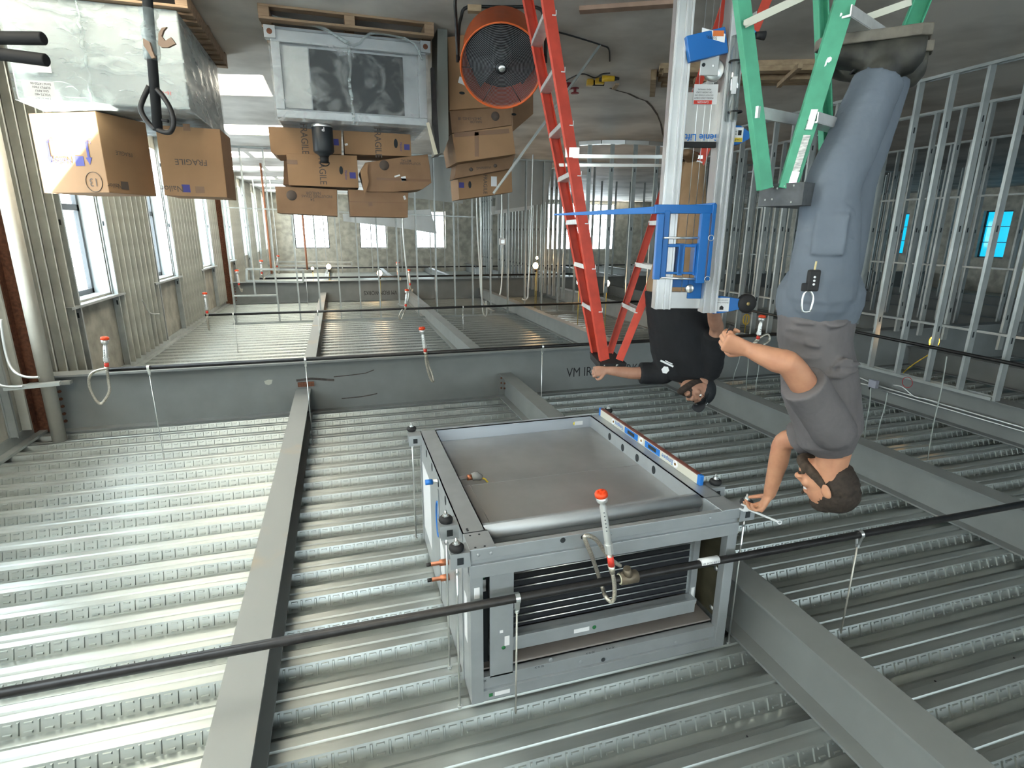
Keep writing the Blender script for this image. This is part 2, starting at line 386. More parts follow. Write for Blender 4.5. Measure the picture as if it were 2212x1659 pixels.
def beam_run(xc, zb, spans, bf, label, m, dark=None):
    for i, (a, b) in enumerate(spans):
        mb = ibeam_y('beam', xc, zb, a, b, bf, 0.014, 0.009, m, '')
        o = mb.build('beam', m); o['kind'] = 'structure'; o['label'] = label + (' over the hung unit bay' if i == 0 else ' beyond the near girder' if i == 1 else ' past the second girder')
        # bolted end plates with bolts
        for y, s in ((a, 1), (b, -1)):
            if -1 < y < 21:
                pb = MB()
                pb.box((xc - 0.075, min(y, y + s * 0.11), zb + 0.03), (xc - 0.005, max(y, y + s * 0.11), DK - 0.04))
                for k in range(3):
                    z = zb + 0.07 + k * 0.075
                    for sx in (-1, 1):
                        pb.lathe((xc + sx * 0.006, y + s * 0.045, z), (sx, 0, 0), [(0.0, 0.02), (0.014, 0.02), (0.014, 0)], 8, 1, False)
                    pb.lathe((xc + 0.055, y + s * 0.001, z), (0, s, 0), [(0.0, 0.016), (0.014, 0.016), (0.014, 0)], 8, 1, False)
                pb.box((xc + 0.005, min(y, y + s * 0.009), zb + 0.03), (xc + 0.09, max(y, y + s * 0.009), DK - 0.04))
                pb.build('end_plate', [m, M_RUST], o)
    return o
SP = [(YF, G1 - 0.008), (G1 + 0.008, G2 - 0.008), (G2 + 0.008, YB)]
beam_run(0.551, 3.875, SP, 0.185, 'grey steel beam nearest the windows', M_BEAM2)
beam_run(-2.175, 3.84, SP, 0.19, 'grey steel beam beside the hung unit', M_BEAM)
beam_run(-4.80, 3.84, SP, 0.19, 'grey steel beam above the two workers', M_BEAM)
beam_run(-7.30, 3.745, SP, 0.24, 'deeper grey steel beam over the left stud wall', M_BEAM)
for x in (-9.9, -12.6, -15.3, -18.0, -20.7):
    mb = ibeam_y('beam', x, 3.84, YF, YB, 0.19, 0.014, 0.009, M_BEAM, '')
    o = mb.build('beam', M_BEAM); o['kind'] = 'structure'
for y in (G1, G2): ibeam_x('beam', y, 3.5, XL, -10.6, 0.23, 0.022, 0.014, M_BEAM, 'far girder in the dark rooms')
# deck support angle along the window wall
struct('trim_2', MB().box((XR - 0.10, YF, DK - 0.03), (XR - 0.001, YB, DK - 0.001)).box((XR - 0.012, YF, DK - 0.14), (XR - 0.001, YB, DK - 0.03)), M_STUD)
# rust-red column ends and girder end bolts at the window wall
for y, lab in ((G1, 'rusty red steel column behind the white pipe, carrying the near girder'), (G2, 'rusty red steel column carrying the far girder at the window wall')):
    mb = MB(); x0, x1 = XR - 0.20, XR - 0.01
    mb.box((x0, y - 0.10, 0), (x0 + 0.014, y + 0.10, DK - 0.002)); mb.box((x1 - 0.014, y - 0.10, 0), (x1, y + 0.10, DK - 0.002)); mb.box((x0 + 0.014, y - 0.006, 0), (x1 - 0.014, y + 0.006, DK - 0.002))
    o = mb.build('column', M_RUST); o['kind'] = 'structure'; o['label'] = lab
    mb = MB()
    for k in range(6):
        mb.lathe((x0 - 0.10, y - 0.007, 3.62 + k * 0.09), (0, -1, 0), [(0.0, 0.02), (0.018, 0.02), (0.018, 0)], 8, 0, False)
    mb.build('bolt_row', M_RUST, o)
# second-floor red lit wall far inside
# ================================================================ HUNG AIR HANDLER
M_UNIT = mat('unit_sheet_steel', (0.40, 0.43, 0.445), 0.42, 0.55, var=0.05, scale=7)
M_UNITD = mat('unit_bottom_sheet', (0.40, 0.41, 0.41), 0.40, 0.6, var=0.10, scale=3)
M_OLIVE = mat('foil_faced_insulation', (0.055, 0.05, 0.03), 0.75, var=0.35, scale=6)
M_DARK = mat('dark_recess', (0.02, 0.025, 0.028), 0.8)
M_COIL = mat('black_fin_coil', (0.008, 0.009, 0.012), 0.6)
M_COPPER = mat('copper', (0.45, 0.17, 0.09), 0.4, 0.8, var=0.2, scale=20)
M_GREEN = mat('green_sticker', (0.02, 0.16, 0.05), 0.6)
M_BLUE = mat('blue_plastic', (0.02, 0.17, 0.55), 0.4)
M_DIMP = mat('dark_ink_print', (0.10, 0.11, 0.12), 0.7)
ZB, ZP, ZT, YN, YFR, XL_, XR_ = 3.30, 3.395, 4.17, 2.235, 3.90, -1.965, -0.485
u = thing('air_handler', ((XL_ + XR_) / 2, (YN + YFR) / 2, ZB), 'galvanised air handler box with open louvred end hung on threaded rods under the deck', 'air handler')
# case: side walls, top, back, bottom pan
mb = MB(); t = 0.012
mb.box((XR_ - t, YN + 0.05, ZP), (XR_, YFR, ZT)); mb.box((XL_, YN + 0.05, ZP), (XL_ + t, YFR, ZT))
mb.box((XL_, YN + 0.05, ZT - t), (XR_, YFR, ZT)); mb.box((XL_, YFR - t, ZP), (XR_, YFR, ZT))
mb.box((XL_, 2.62, ZP + 0.012), (XR_, 2.632, ZT - t))
# standing seam strips on the window side
for y in (2.42, 3.1, 3.87): mb.box((XR_, y - 0.012, ZP), (XR_ + 0.006, y + 0.012, ZT))
mb.build('casing', M_UNIT, u, bevel=0.002)
mb = MB(); mb.box((XL_ + 0.012, 2.42, ZP), (XR_ - 0.012, YFR - 0.012, ZP + 0.010))
mb.box((XL_ + 0.12, 3.10, ZP - 0.0025), (XR_ - 0.12, 3.108, ZP)); mb.box((XL_ + 0.10, 2.47, ZP - 0.004), (XR_ - 0.20, 2.478, ZP)); mb.box((XR_ - 0.205, 2.47, ZP - 0.004), (XR_ - 0.195, 3.10, ZP))
mb.box((XL_ + 0.012, YN + 0.02, ZP + 0.012), (XR_ - 0.012, 2.44, ZP + 0.020))
mb.box((XL_ + 0.012, 2.30, ZP + 0.004), (XR_ - 0.012, 2.315, ZP + 0.012)); mb.box((XL_ + 0.012, 2.36, ZP + 0.004), (XR_ - 0.012, 2.372, ZP + 0.012))
mb.build('bottom_panel', M_UNITD, u, label='dull scuffed steel bottom panel')
# frame rails: C channels along Y, with oval holes shown as dark inserts
def hole_row(mb, x, ys, z, sx):
    for y in ys:
        pts = [(cos(a) * 0.021, sin(a) * 0.028) for a in np.linspace(0, 2 * pi, 16, endpoint=False)]
        mb.prism((x, y, z), (0, 1, 0), (0, 0, 1), (sx, 0, 0), pts, 0.0015, 1)
mb = MB()
mb.box((XR_ - 0.115, 2.40, ZB), (XR_, YFR, ZB + 0.006)); mb.box((XR_ - 0.006, 2.40, ZB), (XR_, YFR, ZP)); mb.box((XR_ - 0.115, 2.40, ZB), (XR_ - 0.109, YFR, ZB + 0.02))
hole_row(mb, XR_ + 0.0002, [2.62, 2.86, 3.10, 3.34, 3.58], ZB + 0.05, 1)
for y in (2.43, 2.415): mb.lathe((XR_ - 0.03, y, ZB), (0, 0, -1), [(0, 0.002), (0.006, 0.002), (0.006, 0)], 8, 1)
mb.build('frame_rail', [M_UNIT, M_DARK], u)
mb = MB()
mb.box((XL_, 2.40, ZB), (XL_ + 0.115, YFR, ZB + 0.006)); mb.box((XL_ + 0.109, 2.40, ZB), (XL_ + 0.115, YFR, ZP)); mb.box((XL_, 2.40, ZB), (XL_ + 0.006, YFR, ZP))
for (x, y) in ((1317, 943), (1345, 967), (1376, 989), (1412, 1015)):
    p = at_x(x, y, XL_ + 0.115); hole_row(mb, XL_ + 0.1152, [p.y], p.z, 1)
mb.build('frame_rail', [M_UNIT, M_DARK], u)
mb = MB(); mb.box((XL_ + 0.115, YFR - 0.006, ZB), (XR_ - 0.115, YFR, ZP)); mb.box((XL_ + 0.115, YFR - 0.006, ZB), (XR_ - 0.115, YFR + 0.03, ZB + 0.006))
pl = at_y(1250, 914, YFR - 0.008); mb.box((pl.x - 0.035, YFR - 0.008, pl.z - 0.016), (pl.x + 0.035, YFR - 0.0062, pl.z + 0.016), 1)
pl = at_y(1242, 915, YFR - 0.008); mb.lathe((pl.x, YFR - 0.0062, pl.z), (0, -1, 0), [(0, 0.0015), (0.015, 0.0015), (0.015, 0)], 12, 2)
mb.build('far_lip', [mat('unit_lip_steel', (0.46, 0.50, 0.55), 0.42, 0.5), M_WHITE, mat('yellow_dot', (0.75, 0.6, 0.05), 0.6)], u)
mb = MB()      # near rim: rolled channel
mb.tube([(XL_ + 0.12, 2.435, ZB + 0.035), (XR_ - 0.115, 2.435, ZB + 0.035)], 0.036, 14)
mb.box((XL_ + 0.10, 2.44, ZB + 0.004), (XR_ - 0.10, 2.47, ZB + 0.010)); mb.box((XL_ + 0.1, 2.425, ZB + 0.03), (XR_ - 0.1, 2.44, ZP + 0.012))
mb.build('near_rim', mat('satin_rolled_rim', (0.36, 0.39, 0.41), 0.5, 0.35), u)
# front section base frame
mb = MB()
mb.box((XL_, YN, ZB), (XR_, YN + 0.03, ZB + 0.055)); mb.box((XL_, YN + 0.012, ZB + 0.055), (XR_, YN + 0.03, ZP + 0.01)); mb.box((XL_, YN - 0.004, ZP - 0.015), (XR_, YN + 0.02, ZP + 0.055))
mb.box((XR_ - 0.125, YN, ZB - 0.004), (XR_, 2.385, ZB)); mb.box((XR_ - 0.006, YN, ZB), (XR_, 2.385, ZP)); mb.box((XR_ - 0.125, 2.385, ZB + 0.0), (XR_ - 0.01, 2.40, ZB + 0.02), 1)
mb.box((XL_, YN, ZB - 0.004), (XL_ + 0.115, 2.385, ZB)); mb.box((XL_ + 0.109, 2.27, ZB), (XL_ + 0.115, 2.40, ZP))
for x in (XR_ - 0.03, XR_ - 0.075):
    for y in (2.36, 2.25): mb.lathe((x, y, ZB - 0.004), (0, 0, -1), [(0, 0.0015), (0.006, 0.0015), (0.006, 0)], 8, 1)
for x in (XR_ - 0.04, XR_ - 0.10, -1.2, -1.78): mb.lathe((x, YN, ZB + 0.028), (0, -1, 0), [(0, 0.004), (0.009, 0.003), (0.009, 0)], 8, 0)
for (x, y) in ((1216, 1110), (1260, 1124), (1341, 1172)):
    p = at_y(x, y, YN + 0.01); 
    if p.z < ZB + 0.1: mb.lathe((p.x, YN - 0.0005, min(max(p.z, ZB + 0.02), ZP)), (0, -1, 0), [(0, 0.002), (0.014, 0.002), (0.014, 0)], 12, 1)
mb.build('front_base_frame', [M_UNIT, M_DARK], u, bevel=0.002)
# front posts and head frame
mb = MB(); mb.box((XR_ - 0.062, YN, ZP + 0.05), (XR_, YN + 0.05, ZT)); mb.box((XR_ - 0.045, YN + 0.05, ZP + 0.05), (XR_ - 0.03, YN + 0.10, ZT))
mb.box((XR_ - 0.045, YN - 0.002, 3.50), (XR_ - 0.018, YN, 3.56), 1); mb.build('post', [M_UNIT, M_WHITE], u, bevel=0.002)
mb = MB(); mb.box((XL_, YN, ZP + 0.05), (XL_ + 0.06, YN + 0.05, ZT)); mb.build('post', [M_UNIT, M_WHITE], u, bevel=0.002)
mb = MB(); mb.box((XL_ + 0.06, YN + 0.005, ZT - 0.06), (XR_ - 0.062, YN + 0.05, ZT)); mb.box((XL_ + 0.06, YN + 0.02, ZT - 0.13), (XR_ - 0.062, YN + 0.06, ZT - 0.06))
a = ZT - 0.03; mb.box((XR_ - 0.20, YN + 0.003, a - 0.012), (XR_ - 0.12, YN + 0.005, a + 0.012), 1); mb.box((XR_ - 0.11, YN + 0.003, a - 0.010), (XR_ - 0.09, YN + 0.005, a + 0.010), 2)
for k, (x, y) in enumerate(((1190, 1425), (1303, 1425), (1255, 1430), (1460, 1388))):
    p = at_y(x, y, YN + 0.02); mb.lathe((p.x, YN + 0.02 if p.z < ZT - 0.06 else YN + 0.005, p.z), (0, -1, 0), [(0, 0.003), (0.012, 0.002), (0.012, 0)], 10, 3 if k == 1 else 0)
for x, y in ((1275, 1410), (1318, 1400), (1165, 1440), (1040, 1472)):
    p = at_y(x, y, YN + 0.018); mb.text('XI X·X', (p.x, YN + 0.019, p.z), (1, 0, 0), (0, 0, 1), 0.018, 3)
mb.build('head_frame', [M_UNIT, M_WHITE, M_GREEN, M_DARK], u, bevel=0.0015)
# inside: coil bank, blank-off sheet, drip pan, insulation
YC = YN + 0.17
mb = MB(); mb.box((-1.80, YC, 3.45), (-0.66, YC + 0.06, 3.90)); mb.build('coil', M_COIL, u, label='black fin coil')
mb = MB()
for k in range(10):
    z = 3.485 + k * 0.043; mb.tube([(-1.795, YC - 0.008, z), (-0.665, YC - 0.008, z)], 0.0042, 6)
mb.build('coil_rods', M_ZINC, u, label='bright horizontal rods across the coil')
mb = MB(); mb.box((-0.705, YN + 0.02, ZP + 0.05), (-0.585, YN + 0.032, ZT - 0.12)); mb.box((-0.62, YN + 0.032, ZP + 0.05), (-0.605, YN + 0.16, ZT - 0.12), 3)
mb.box((-0.685, YN + 0.0185, 3.82), (-0.660, YN + 0.02, 3.875), 1); mb.lathe((-0.655, YN + 0.02, 3.885), (0, -1, 0), [(0, 0.001), (0.011, 0.001), (0.011, 0)], 10, 2); mb.box((-0.652, YN + 0.0185, 3.78), (-0.635, YN + 0.02, 3.795), 1)
mb.build('blank_off_panel', [M_UNIT, M_WHITE, M_GREEN, mat('taupe_strip', (0.16, 0.145, 0.13), 0.6)], u)
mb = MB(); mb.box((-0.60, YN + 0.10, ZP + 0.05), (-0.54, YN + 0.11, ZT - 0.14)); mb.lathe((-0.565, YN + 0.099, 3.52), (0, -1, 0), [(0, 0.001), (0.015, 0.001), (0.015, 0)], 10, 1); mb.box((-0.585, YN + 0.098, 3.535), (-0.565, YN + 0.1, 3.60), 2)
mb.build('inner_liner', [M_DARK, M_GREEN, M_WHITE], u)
mb = MB(); mb.box((-1.82, YN + 0.10, 3.90), (-0.60, YN + 0.16, 3.985)); mb.box((-1.82, YN + 0.09, 3.895), (-0.60, YN + 0.11, 3.915))
mb.box((-1.16, YN + 0.098, 3.935), (-1.07, YN + 0.1, 3.96), 1); mb.lathe((-1.19, YN + 0.1, 3.947), (0, -1, 0), [(0, 0.002), (0.012, 0.002), (0.012, 0)], 10, 2)
mb.build('drip_pan', [M_UNIT, M_WHITE, M_GREEN], u, bevel=0.006)
mb = MB(); mb.box((-1.905, YN + 0.06, 4.02), (-0.55, YN + 0.38, 4.03)); mb.box((-1.905, YN + 0.20, 3.985), (-0.55, YN + 0.21, 4.03)); mb.build('top_liner', mat('reflective_liner', (0.42, 0.38, 0.35), 0.35, 0.6), u)
mb = MB(); mb.box((-1.86, YC, 3.45), (-1.80, YC + 0.01, 4.02)); mb.box((-1.852, YC - 0.02, 3.45), (-1.812, YC, 4.0)); mb.box((-1.843, YC - 0.022, 3.86), (-1.822, YC - 0.02, 3.93), 1); mb.box((-1.838, YC - 0.022, 3.46), (-1.82, YC - 0.02, 3.49), 1)
mb.build('coil_end_sheet', [M_UNIT, M_WHITE], u)
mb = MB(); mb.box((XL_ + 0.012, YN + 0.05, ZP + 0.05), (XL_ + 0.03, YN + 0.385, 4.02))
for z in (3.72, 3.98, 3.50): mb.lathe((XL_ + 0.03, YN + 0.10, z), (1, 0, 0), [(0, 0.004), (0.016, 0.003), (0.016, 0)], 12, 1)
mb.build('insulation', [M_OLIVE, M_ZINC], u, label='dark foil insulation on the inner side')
# hanging brackets
RODS = [(-0.428, 2.258, 1), (-0.428, 2.53, 1), (-0.428, 3.92, 1), (-2.022, 2.262, -1), (-2.022, 2.53, -1), (-2.022, 3.93, -1)]
for (x, y, s) in RODS:
    xe = XR_ if s > 0 else XL_; yy = y if y < 3 else y - 0.07
    mb = MB(); xo = x + s * 0.035
    if y < 2.3: yy = y + 0.012
    mb.box((min(xe, xo), yy - 0.045, ZB + 0.0), (max(xe, xo), yy + 0.045, ZB + 0.005)); mb.box((min(xe, xo), yy - 0.045, ZB + 0.005), (max(xe, xo), yy - 0.040, ZB + 0.075)); mb.box((min(xe, xo), yy + 0.04, ZB + 0.005), (max(xe, xo), yy + 0.045, ZB + 0.075))
    mb.prism(((xe + xo) / 2 - 0.015, yy - 0.0455, ZB + 0.022), (1, 0, 0), (0, 0, 1), (0, -1, 0), [(0, 0), (0.03, 0), (0.03, 0.035), (0, 0.035)], 0.001, 1)
    mb.build('hanging_bracket', [M_UNIT, M_DARK], u)
    mb = MB(); xi = xo - s * 0.055 if False else x
    mb.lathe((x, y, ZB - 0.035), (0, 0, 1), [(0, 0.001), (0.022, 0.0), (0.034, 0.010), (0.036, 0.020), (0.030, 0.034), (0, 0.034)], 12)
    mb.build('rubber_isolator', M_RUBBER, u)
# copper stubs, conduit stub, side stickers
for (x, y) in ((968, 1213), (970, 1246)):
    p = at_x(x, y, XR_); mb = MB()
    mb.tube([p, p + Vector((0.05, 0, 0)), p + Vector((0.052, 0, 0)), p + Vector((0.10, 0, 0))], [0.019, 0.019, 0.012, 0.012], 12, 0); mb.tube([p + Vector((0.10, 0, 0)), p + Vector((0.125, 0, 0))], 0.011, 12, 1)
    mb.build('copper_stub', [M_COPPER, M_BLACK], u)
p = at_z(930, 1041, ZB + 0.05); q = at_z(1012, 1037, ZB + 0.05)
q.y = p.y; mb = MB(); mb.tube([p + Vector((0.02, 0, 0)), Vector((q.x, p.y, q.z))], 0.0125, 12, 0); mb.tube([p + Vector((0.032, 0, 0)), p + Vector((-0.012, 0, 0))], 0.017, 12, 1)
e = Vector((q.x, p.y, q.z)); mb.tube([e, e + Vector((-0.03, 0, 0))], 0.018, 10, 2); mb.tube([e + Vector((-0.03, 0, 0)), e + Vector((-0.06, 0, -0.005)), e + Vector((-0.09, 0, 0.012))], [0.024, 0.028, 0.018], 10, 3)
mb.tube([e + Vector((-0.085, 0, 0.01)), e + Vector((-0.115, 0, 0.025)), e + Vector((-0.13, -0.005, ZP - e.z + 0.002))], 0.006, 8, 4)
mb.build('conduit_stub', [M_ZINC, M_BLUE, M_COPPER, mat('grey_connector', (0.22, 0.22, 0.21), 0.6), mat('yellow_wire', (0.62, 0.45, 0.05), 0.5)], u, label='blue-capped steel conduit stub with grey connector')
for (y0, y1, z0, z1) in ((3.45, 3.80, 3.50, 4.02), (2.95, 3.12, 3.72, 3.95), (2.31, 2.37, 3.6, 3.86)): MB().box((XR_, y0, z0), (XR_ + 0.002, y1, z1), 0).build('side_sticker', M_WHITE, u)
MB().tube([(XR_ + 0.002, 3.15 + 0.05 * cos(a), 3.62 + 0.12 * sin(a)) for a in np.linspace(0, 2 * pi, 20, endpoint=False)], 0.006, 5, closed=True).build('blue_side_mark', M_BLUE, u)
# threaded rods (fixed to the deck, each with nuts)
for i, (x, y, s) in enumerate(RODS):
    r = MB().tube([(x, y, ZB - 0.065), (x, y, DK - 0.001)], 0.0052, 8).build('threaded_rod', M_ZINC, u, label='thin zinc threaded rod')
    for mb in (MB().lathe((x, y, ZB - 0.05), (0, 0, 1), [(0, 0), (0.011, 0), (0.011, 0.012), (0.019, 0.013), (0.019, 0.0155), (0, 0.0155)], 6, smooth=False), MB().lathe((x, y, ZP + 0.02), (0, 0, 1), [(0, 0), (0.011, 0), (0.011, 0.012), (0, 0.012)], 6, smooth=False), MB().lathe((x, y, DK - 0.012), (0, 0, 1), [(0, 0), (0.012, 0), (0.012, 0.011), (0, 0.011)], 6, smooth=False)):
        mb.build('nut', M_ZINC, r)
# spirit level clinging under the far rail
a = at_z(1505, 1051, ZB); b = at_z(1297, 896, ZB); xl = XL_ + 0.035; a = Vector((xl, a.y, ZB - 0.031)); b = Vector((xl, b.y, ZB - 0.031))
L = b.y - a.y
lv = thing('spirit_level', (xl, (a.y + b.y) / 2, ZB - 0.06), 'long cream and blue spirit level lying along the steel rail of the hung air handler', 'spirit level')
M_CREAM = mat('cream_paint', (0.72, 0.70, 0.60), 0.4, 0.3); M_BROWN = mat('red_brown_edge', (0.16, 0.05, 0.035), 0.5)
mb = MB(); W = 0.011
mb.box((xl - W, a.y + 0.03, ZB - 0.060), (xl + W, b.y - 0.03, ZB - 0.001)); mb.box((xl - W - 0.001, a.y + 0.03, ZB - 0.064), (xl + W + 0.001, b.y - 0.03, ZB - 0.056), 1)
c = (a.y + b.y) / 2
mb.box((xl + W, c - 0.24, ZB - 0.052), (xl + W + 0.002, c - 0.05, ZB - 0.006), 2); mb.box((xl + W, c + 0.05, ZB - 0.052), (xl + W + 0.002, c + 0.24, ZB - 0.006), 2)
for k in (-1, 1):
    mb.box((xl + W + 0.002, c + k * 0.145 - 0.05, ZB - 0.042), (xl + W + 0.003, c + k * 0.145 + 0.05, ZB - 0.016), 3)
    mb.text('Empire', (xl + W + 0.001, c + k * 0.33, ZB - 0.03), (0, 1, 0), (0, 0, 1), 0.045, 2)
mb.build('body', [M_CREAM, M_BROWN, M_BLUE, M_DARK], lv, bevel=0.001)
for y in (a.y, b.y - 0.03):
    mb = MB(); mb.box((xl - W - 0.001, y, ZB - 0.063), (xl + W + 0.001, y + 0.03, ZB - 0.001)); mb.build('end_cap', M_BLUE, lv, bevel=0.002)
for k in (-0.42, 0.0, 0.42):
    mb = MB(); mb.lathe((xl + W, c + k, ZB - 0.03), (1, 0, 0), [(0.026, 0), (0.026, 0.004), (0.017, 0.005), (0.015, 0.001), (0, 0.001)], 20); mb.lathe((xl + W + 0.001, c + k, ZB - 0.03), (1, 0, 0), [(0.009, 0), (0.009, 0.003), (0, 0.003)], 8, 1)
    mb.build('vial', [M_WHITE, mat('amber_vial', (0.25, 0.13, 0.04), 0.2)], lv)

# ================================================================ SPRINKLER PIPES
M_HOSE = mat('braided_steel_hose', (0.50, 0.47, 0.40), 0.40, 0.7, var=0.25, scale=120)
M_REDC = mat('red_orange_cap', (0.80, 0.07, 0.015), 0.45); M_REDT = mat('red_band', (0.70, 0.05, 0.03), 0.5)
M_TEE = mat('cast_iron_tee', (0.17, 0.14, 0.10), 0.5, 0.5, var=0.2, scale=30)
def pipe(name, a, b, r, label, tagb=None, tee=None, m=M_BLACK):
    a = Vector(a); b = Vector(b); t = thing(name, a, label, 'pipe')
    MB().tube([a, b], r, 20).build('pipe', m, t)
    d = (b - a).normalized()
    for c in tagb or []:
        c = Vector(c); mb = MB(); mb.tube([c - d * 0.055, c + d * 0.055], r * 1.06, 20); mb.text('1 1/4 SCH 10', c + Vector((0, -r * 1.07, -0.004)), d * (1 if d.x > 0 else -1), (0, 0, 1), 0.018, 1); mb.build('paper_label', [M_WHITE, M_DIMP], t, label='white printed paper label')
    for c in tee or []:
        c = Vector(c); mb = MB(); mb.tube([c - d * 0.07, c - d * 0.055, c - d * 0.05, c + d * 0.05, c + d * 0.055, c + d * 0.07], [r * 1.35, r * 1.5, r * 1.4, r * 1.4, r * 1.5, r * 1.35], 20); mb.tube([c, c + Vector((0, 0, -0.06))], r * 1.15, 16); mb.build('tee', M_TEE, t, label='rusty cast tee')
    return t
def hanger(c, r, label, group='pipe hangers on the sprinkler lines', top=DK + 0.03, rod_r=0.005, mrod=M_ZINC):
    c = Vector(c); t = thing('pipe_hanger', (c.x, c.y, DK), label, 'pipe hanger', group)
    mb = MB(); pts = [(c.x, c.y + cos(k) * (r + 0.004), c.z + sin(k) * (r + 0.004)) for k in np.linspace(pi * 0.75, pi * 2.25, 14)]
    for p, q in zip(pts, pts[1:]): mb.bar(p, q, 0.022, 0.003, x=(1, 0, 0))
    mb.bar(pts[0], (c.x, c.y - 0.006, c.z + r + 0.05), 0.02, 0.003, x=(1, 0, 0)); mb.bar(pts[-1], (c.x, c.y + 0.006, c.z + r + 0.05), 0.02, 0.003, x=(1, 0, 0))
    mb.lathe((c.x, c.y, c.z + r + 0.045), (0, 0, 1), [(0, 0), (0.012, 0), (0.012, 0.014), (0, 0.014)], 8, smooth=False)
    mb.build('strap', M_ZINC, t); MB().tube([(c.x, c.y, c.z + r + 0.05), (c.x, c.y, top)], rod_r, 8).build('rod', mrod, t); return t
PY, PZ = 2.172, 3.548
np_ = pipe('sprinkler_pipe', (XR - 0.02, PY, PZ), (-7.2, PY, PZ), 0.0205, 'thick black sprinkler pipe crossing in front of the hung air handler',
           tagb=[at_y(1531, 1212, PY)], tee=None)
tp = at_y(1358, 1240, PY); tp = Vector((tp.x, PY, PZ))
mb = MB(); r = 0.0205
mb.tube([tp + Vector((0.05, 0, 0)), tp + Vector((0.045, 0, 0)), tp - Vector((0.045, 0, 0)), tp - Vector((0.05, 0, 0))], [r * 1.25, r * 1.6, r * 1.6, r * 1.25], 20)
mb.tube([tp, tp + Vector((0.015, -0.01, -0.04)), tp + Vector((0.02, -0.015, -0.065))], [0.026, 0.024, 0.019], 16); mb.tube([tp + Vector((0.052, 0, 0)), tp + Vector((0.049, 0, 0))], r * 1.35, 20, 1)
mb.build('tee', [M_TEE, mat('cream_gasket', (0.7, 0.68, 0.5), 0.6)], np_, label='rusty cast tee')
hanger((at_y(1117, 1290, PY).x, PY, PZ), 0.0205, 'pipe hanger on the near black pipe in front of the air handler', mrod=mat('dull_rod', (0.55, 0.54, 0.48), 0.5, 0.5))
hanger((at_y(1857, 1155, PY).x, PY, PZ), 0.0205, 'pipe hanger on the near black pipe beside the gray-shirted worker', mrod=MATS['dull_rod'])
def sprinkler(head, base, hose, label, s=1.0, tight=True):
    """head: underside of the red cap; base: top of the drop body; hose: points"""
    head = Vector(head); base = Vector(base); t = thing('sprinkler_drop', base, label, 'sprinkler', 'capped sprinkler drops')
    ax = (base - head).normalized(); L = (base - head).length
    mb = MB(); mb.lathe(head, ax, [(0, 0.0), (0.026 * s, 0.0), (0.029 * s, 0.006 * s), (0.0295 * s, 0.020 * s), (0.024 * s, 0.022 * s), (0.0, 0.022 * s)], 20)
    for k in range(6):
        a = k * pi / 3; X, Y, _ = frame(ax); mb.obox(head + (X * cos(a) + Y * sin(a)) * 0.015 * s, X * 0.004 * s, Y * 0.004 * s, ax * 0.003 * s)
    mb.build('cap', M_REDC, t, label='red protective cap')
    mb = MB(); mb.lathe(head, ax, [(0.0, 0.02 * s), (0.026 * s, 0.021 * s), (0.025 * s, 0.046 * s), (0.016 * s, 0.052 * s), (0.0125 * s, 0.056 * s), (0.0125 * s, 0.068 * s), (0.016 * s, 0.078 * s), (0.0165 * s, L * 0.62), (0.0165 * s, L * 0.63)], 20)
    mb.lathe(head, ax, [(0.0, L * 0.62), (0.021 * s, L * 0.62), (0.021 * s, L * 0.73), (0.018 * s, L * 0.74), (0, L * 0.74)], 8, smooth=False)
    for k in range(6):
        X, Y, _ = frame(ax, -FH); mb.obox(head + ax * (0.1 + k * 0.02) * s + X * 0.0166 * s, Y * 0.003 * s, ax * 0.003 * s, X * 0.0004, 1)
    mb.build('nozzle_tube', [mat('satin_nickel', (0.70, 0.71, 0.69), 0.35, 0.6), M_DIMP], t)
    mb = MB(); mb.lathe(head, ax, [(0.0, L * 0.78), (0.0155 * s, L * 0.78), (0.0155 * s, L * 0.90), (0, L * 0.90)], 16); mb.build('band', M_REDT, t, label='red band')
    mb = MB(); mb.lathe(head, ax, [(0.0, L * 0.74), (0.013 * s, L * 0.74), (0.013 * s, L * 0.9), (0.018 * s, L * 0.9), (0.013 * s, L), (0, L)], 12); mb.tube(smooth_path([base] + [Vector(p) for p in hose], 4), 0.0105 * s, 10); mb.build('hose', M_HOSE, t, label='braided hose loop')
    return t
def smooth_path(P, n):
    P = [Vector(p) for p in P]; out = []
    for i in range(len(P) - 1):
        p0 = P[max(i - 1, 0)]; p1 = P[i]; p2 = P[i + 1]; p3 = P[min(i + 2, len(P) - 1)]
        for k in range(n):
            t = k / n; out.append(0.5 * ((2 * p1) + (p2 - p0) * t + (2 * p0 - 5 * p1 + 4 * p2 - p3) * t * t + (3 * p1 - p0 - 3 * p2 + p3) * t ** 3))
    out.append(P[-1]); return out
yb = PY - 0.10
hd = at_y(1298, 1063, yb - 0.015); bs = at_y(1323, 1238, yb + 0.01)
hose = [at_y(1327, 1262, yb + 0.01), at_y(1327, 1290, yb + 0.02), at_y(1320, 1300, yb + 0.03), at_y(1308, 1288, yb + 0.05), at_y(1302, 1272, PY + 0.055), at_y(1292, 1240, PY + 0.05), at_y(1276, 1195, PY - 0.02), at_y(1263, 1163, PY - 0.04), at_y(1270, 1157, PY - 0.04),
        at_y(1288, 1166, PY - 0.03), at_y(1305, 1190, PY - 0.02), at_y(1322, 1210, PY - 0.02), at_y(1340, 1222, PY - 0.01)]
sprinkler(hd, bs, hose, 'red-capped sprinkler drop with looped steel hose in front of the air handler louvres')
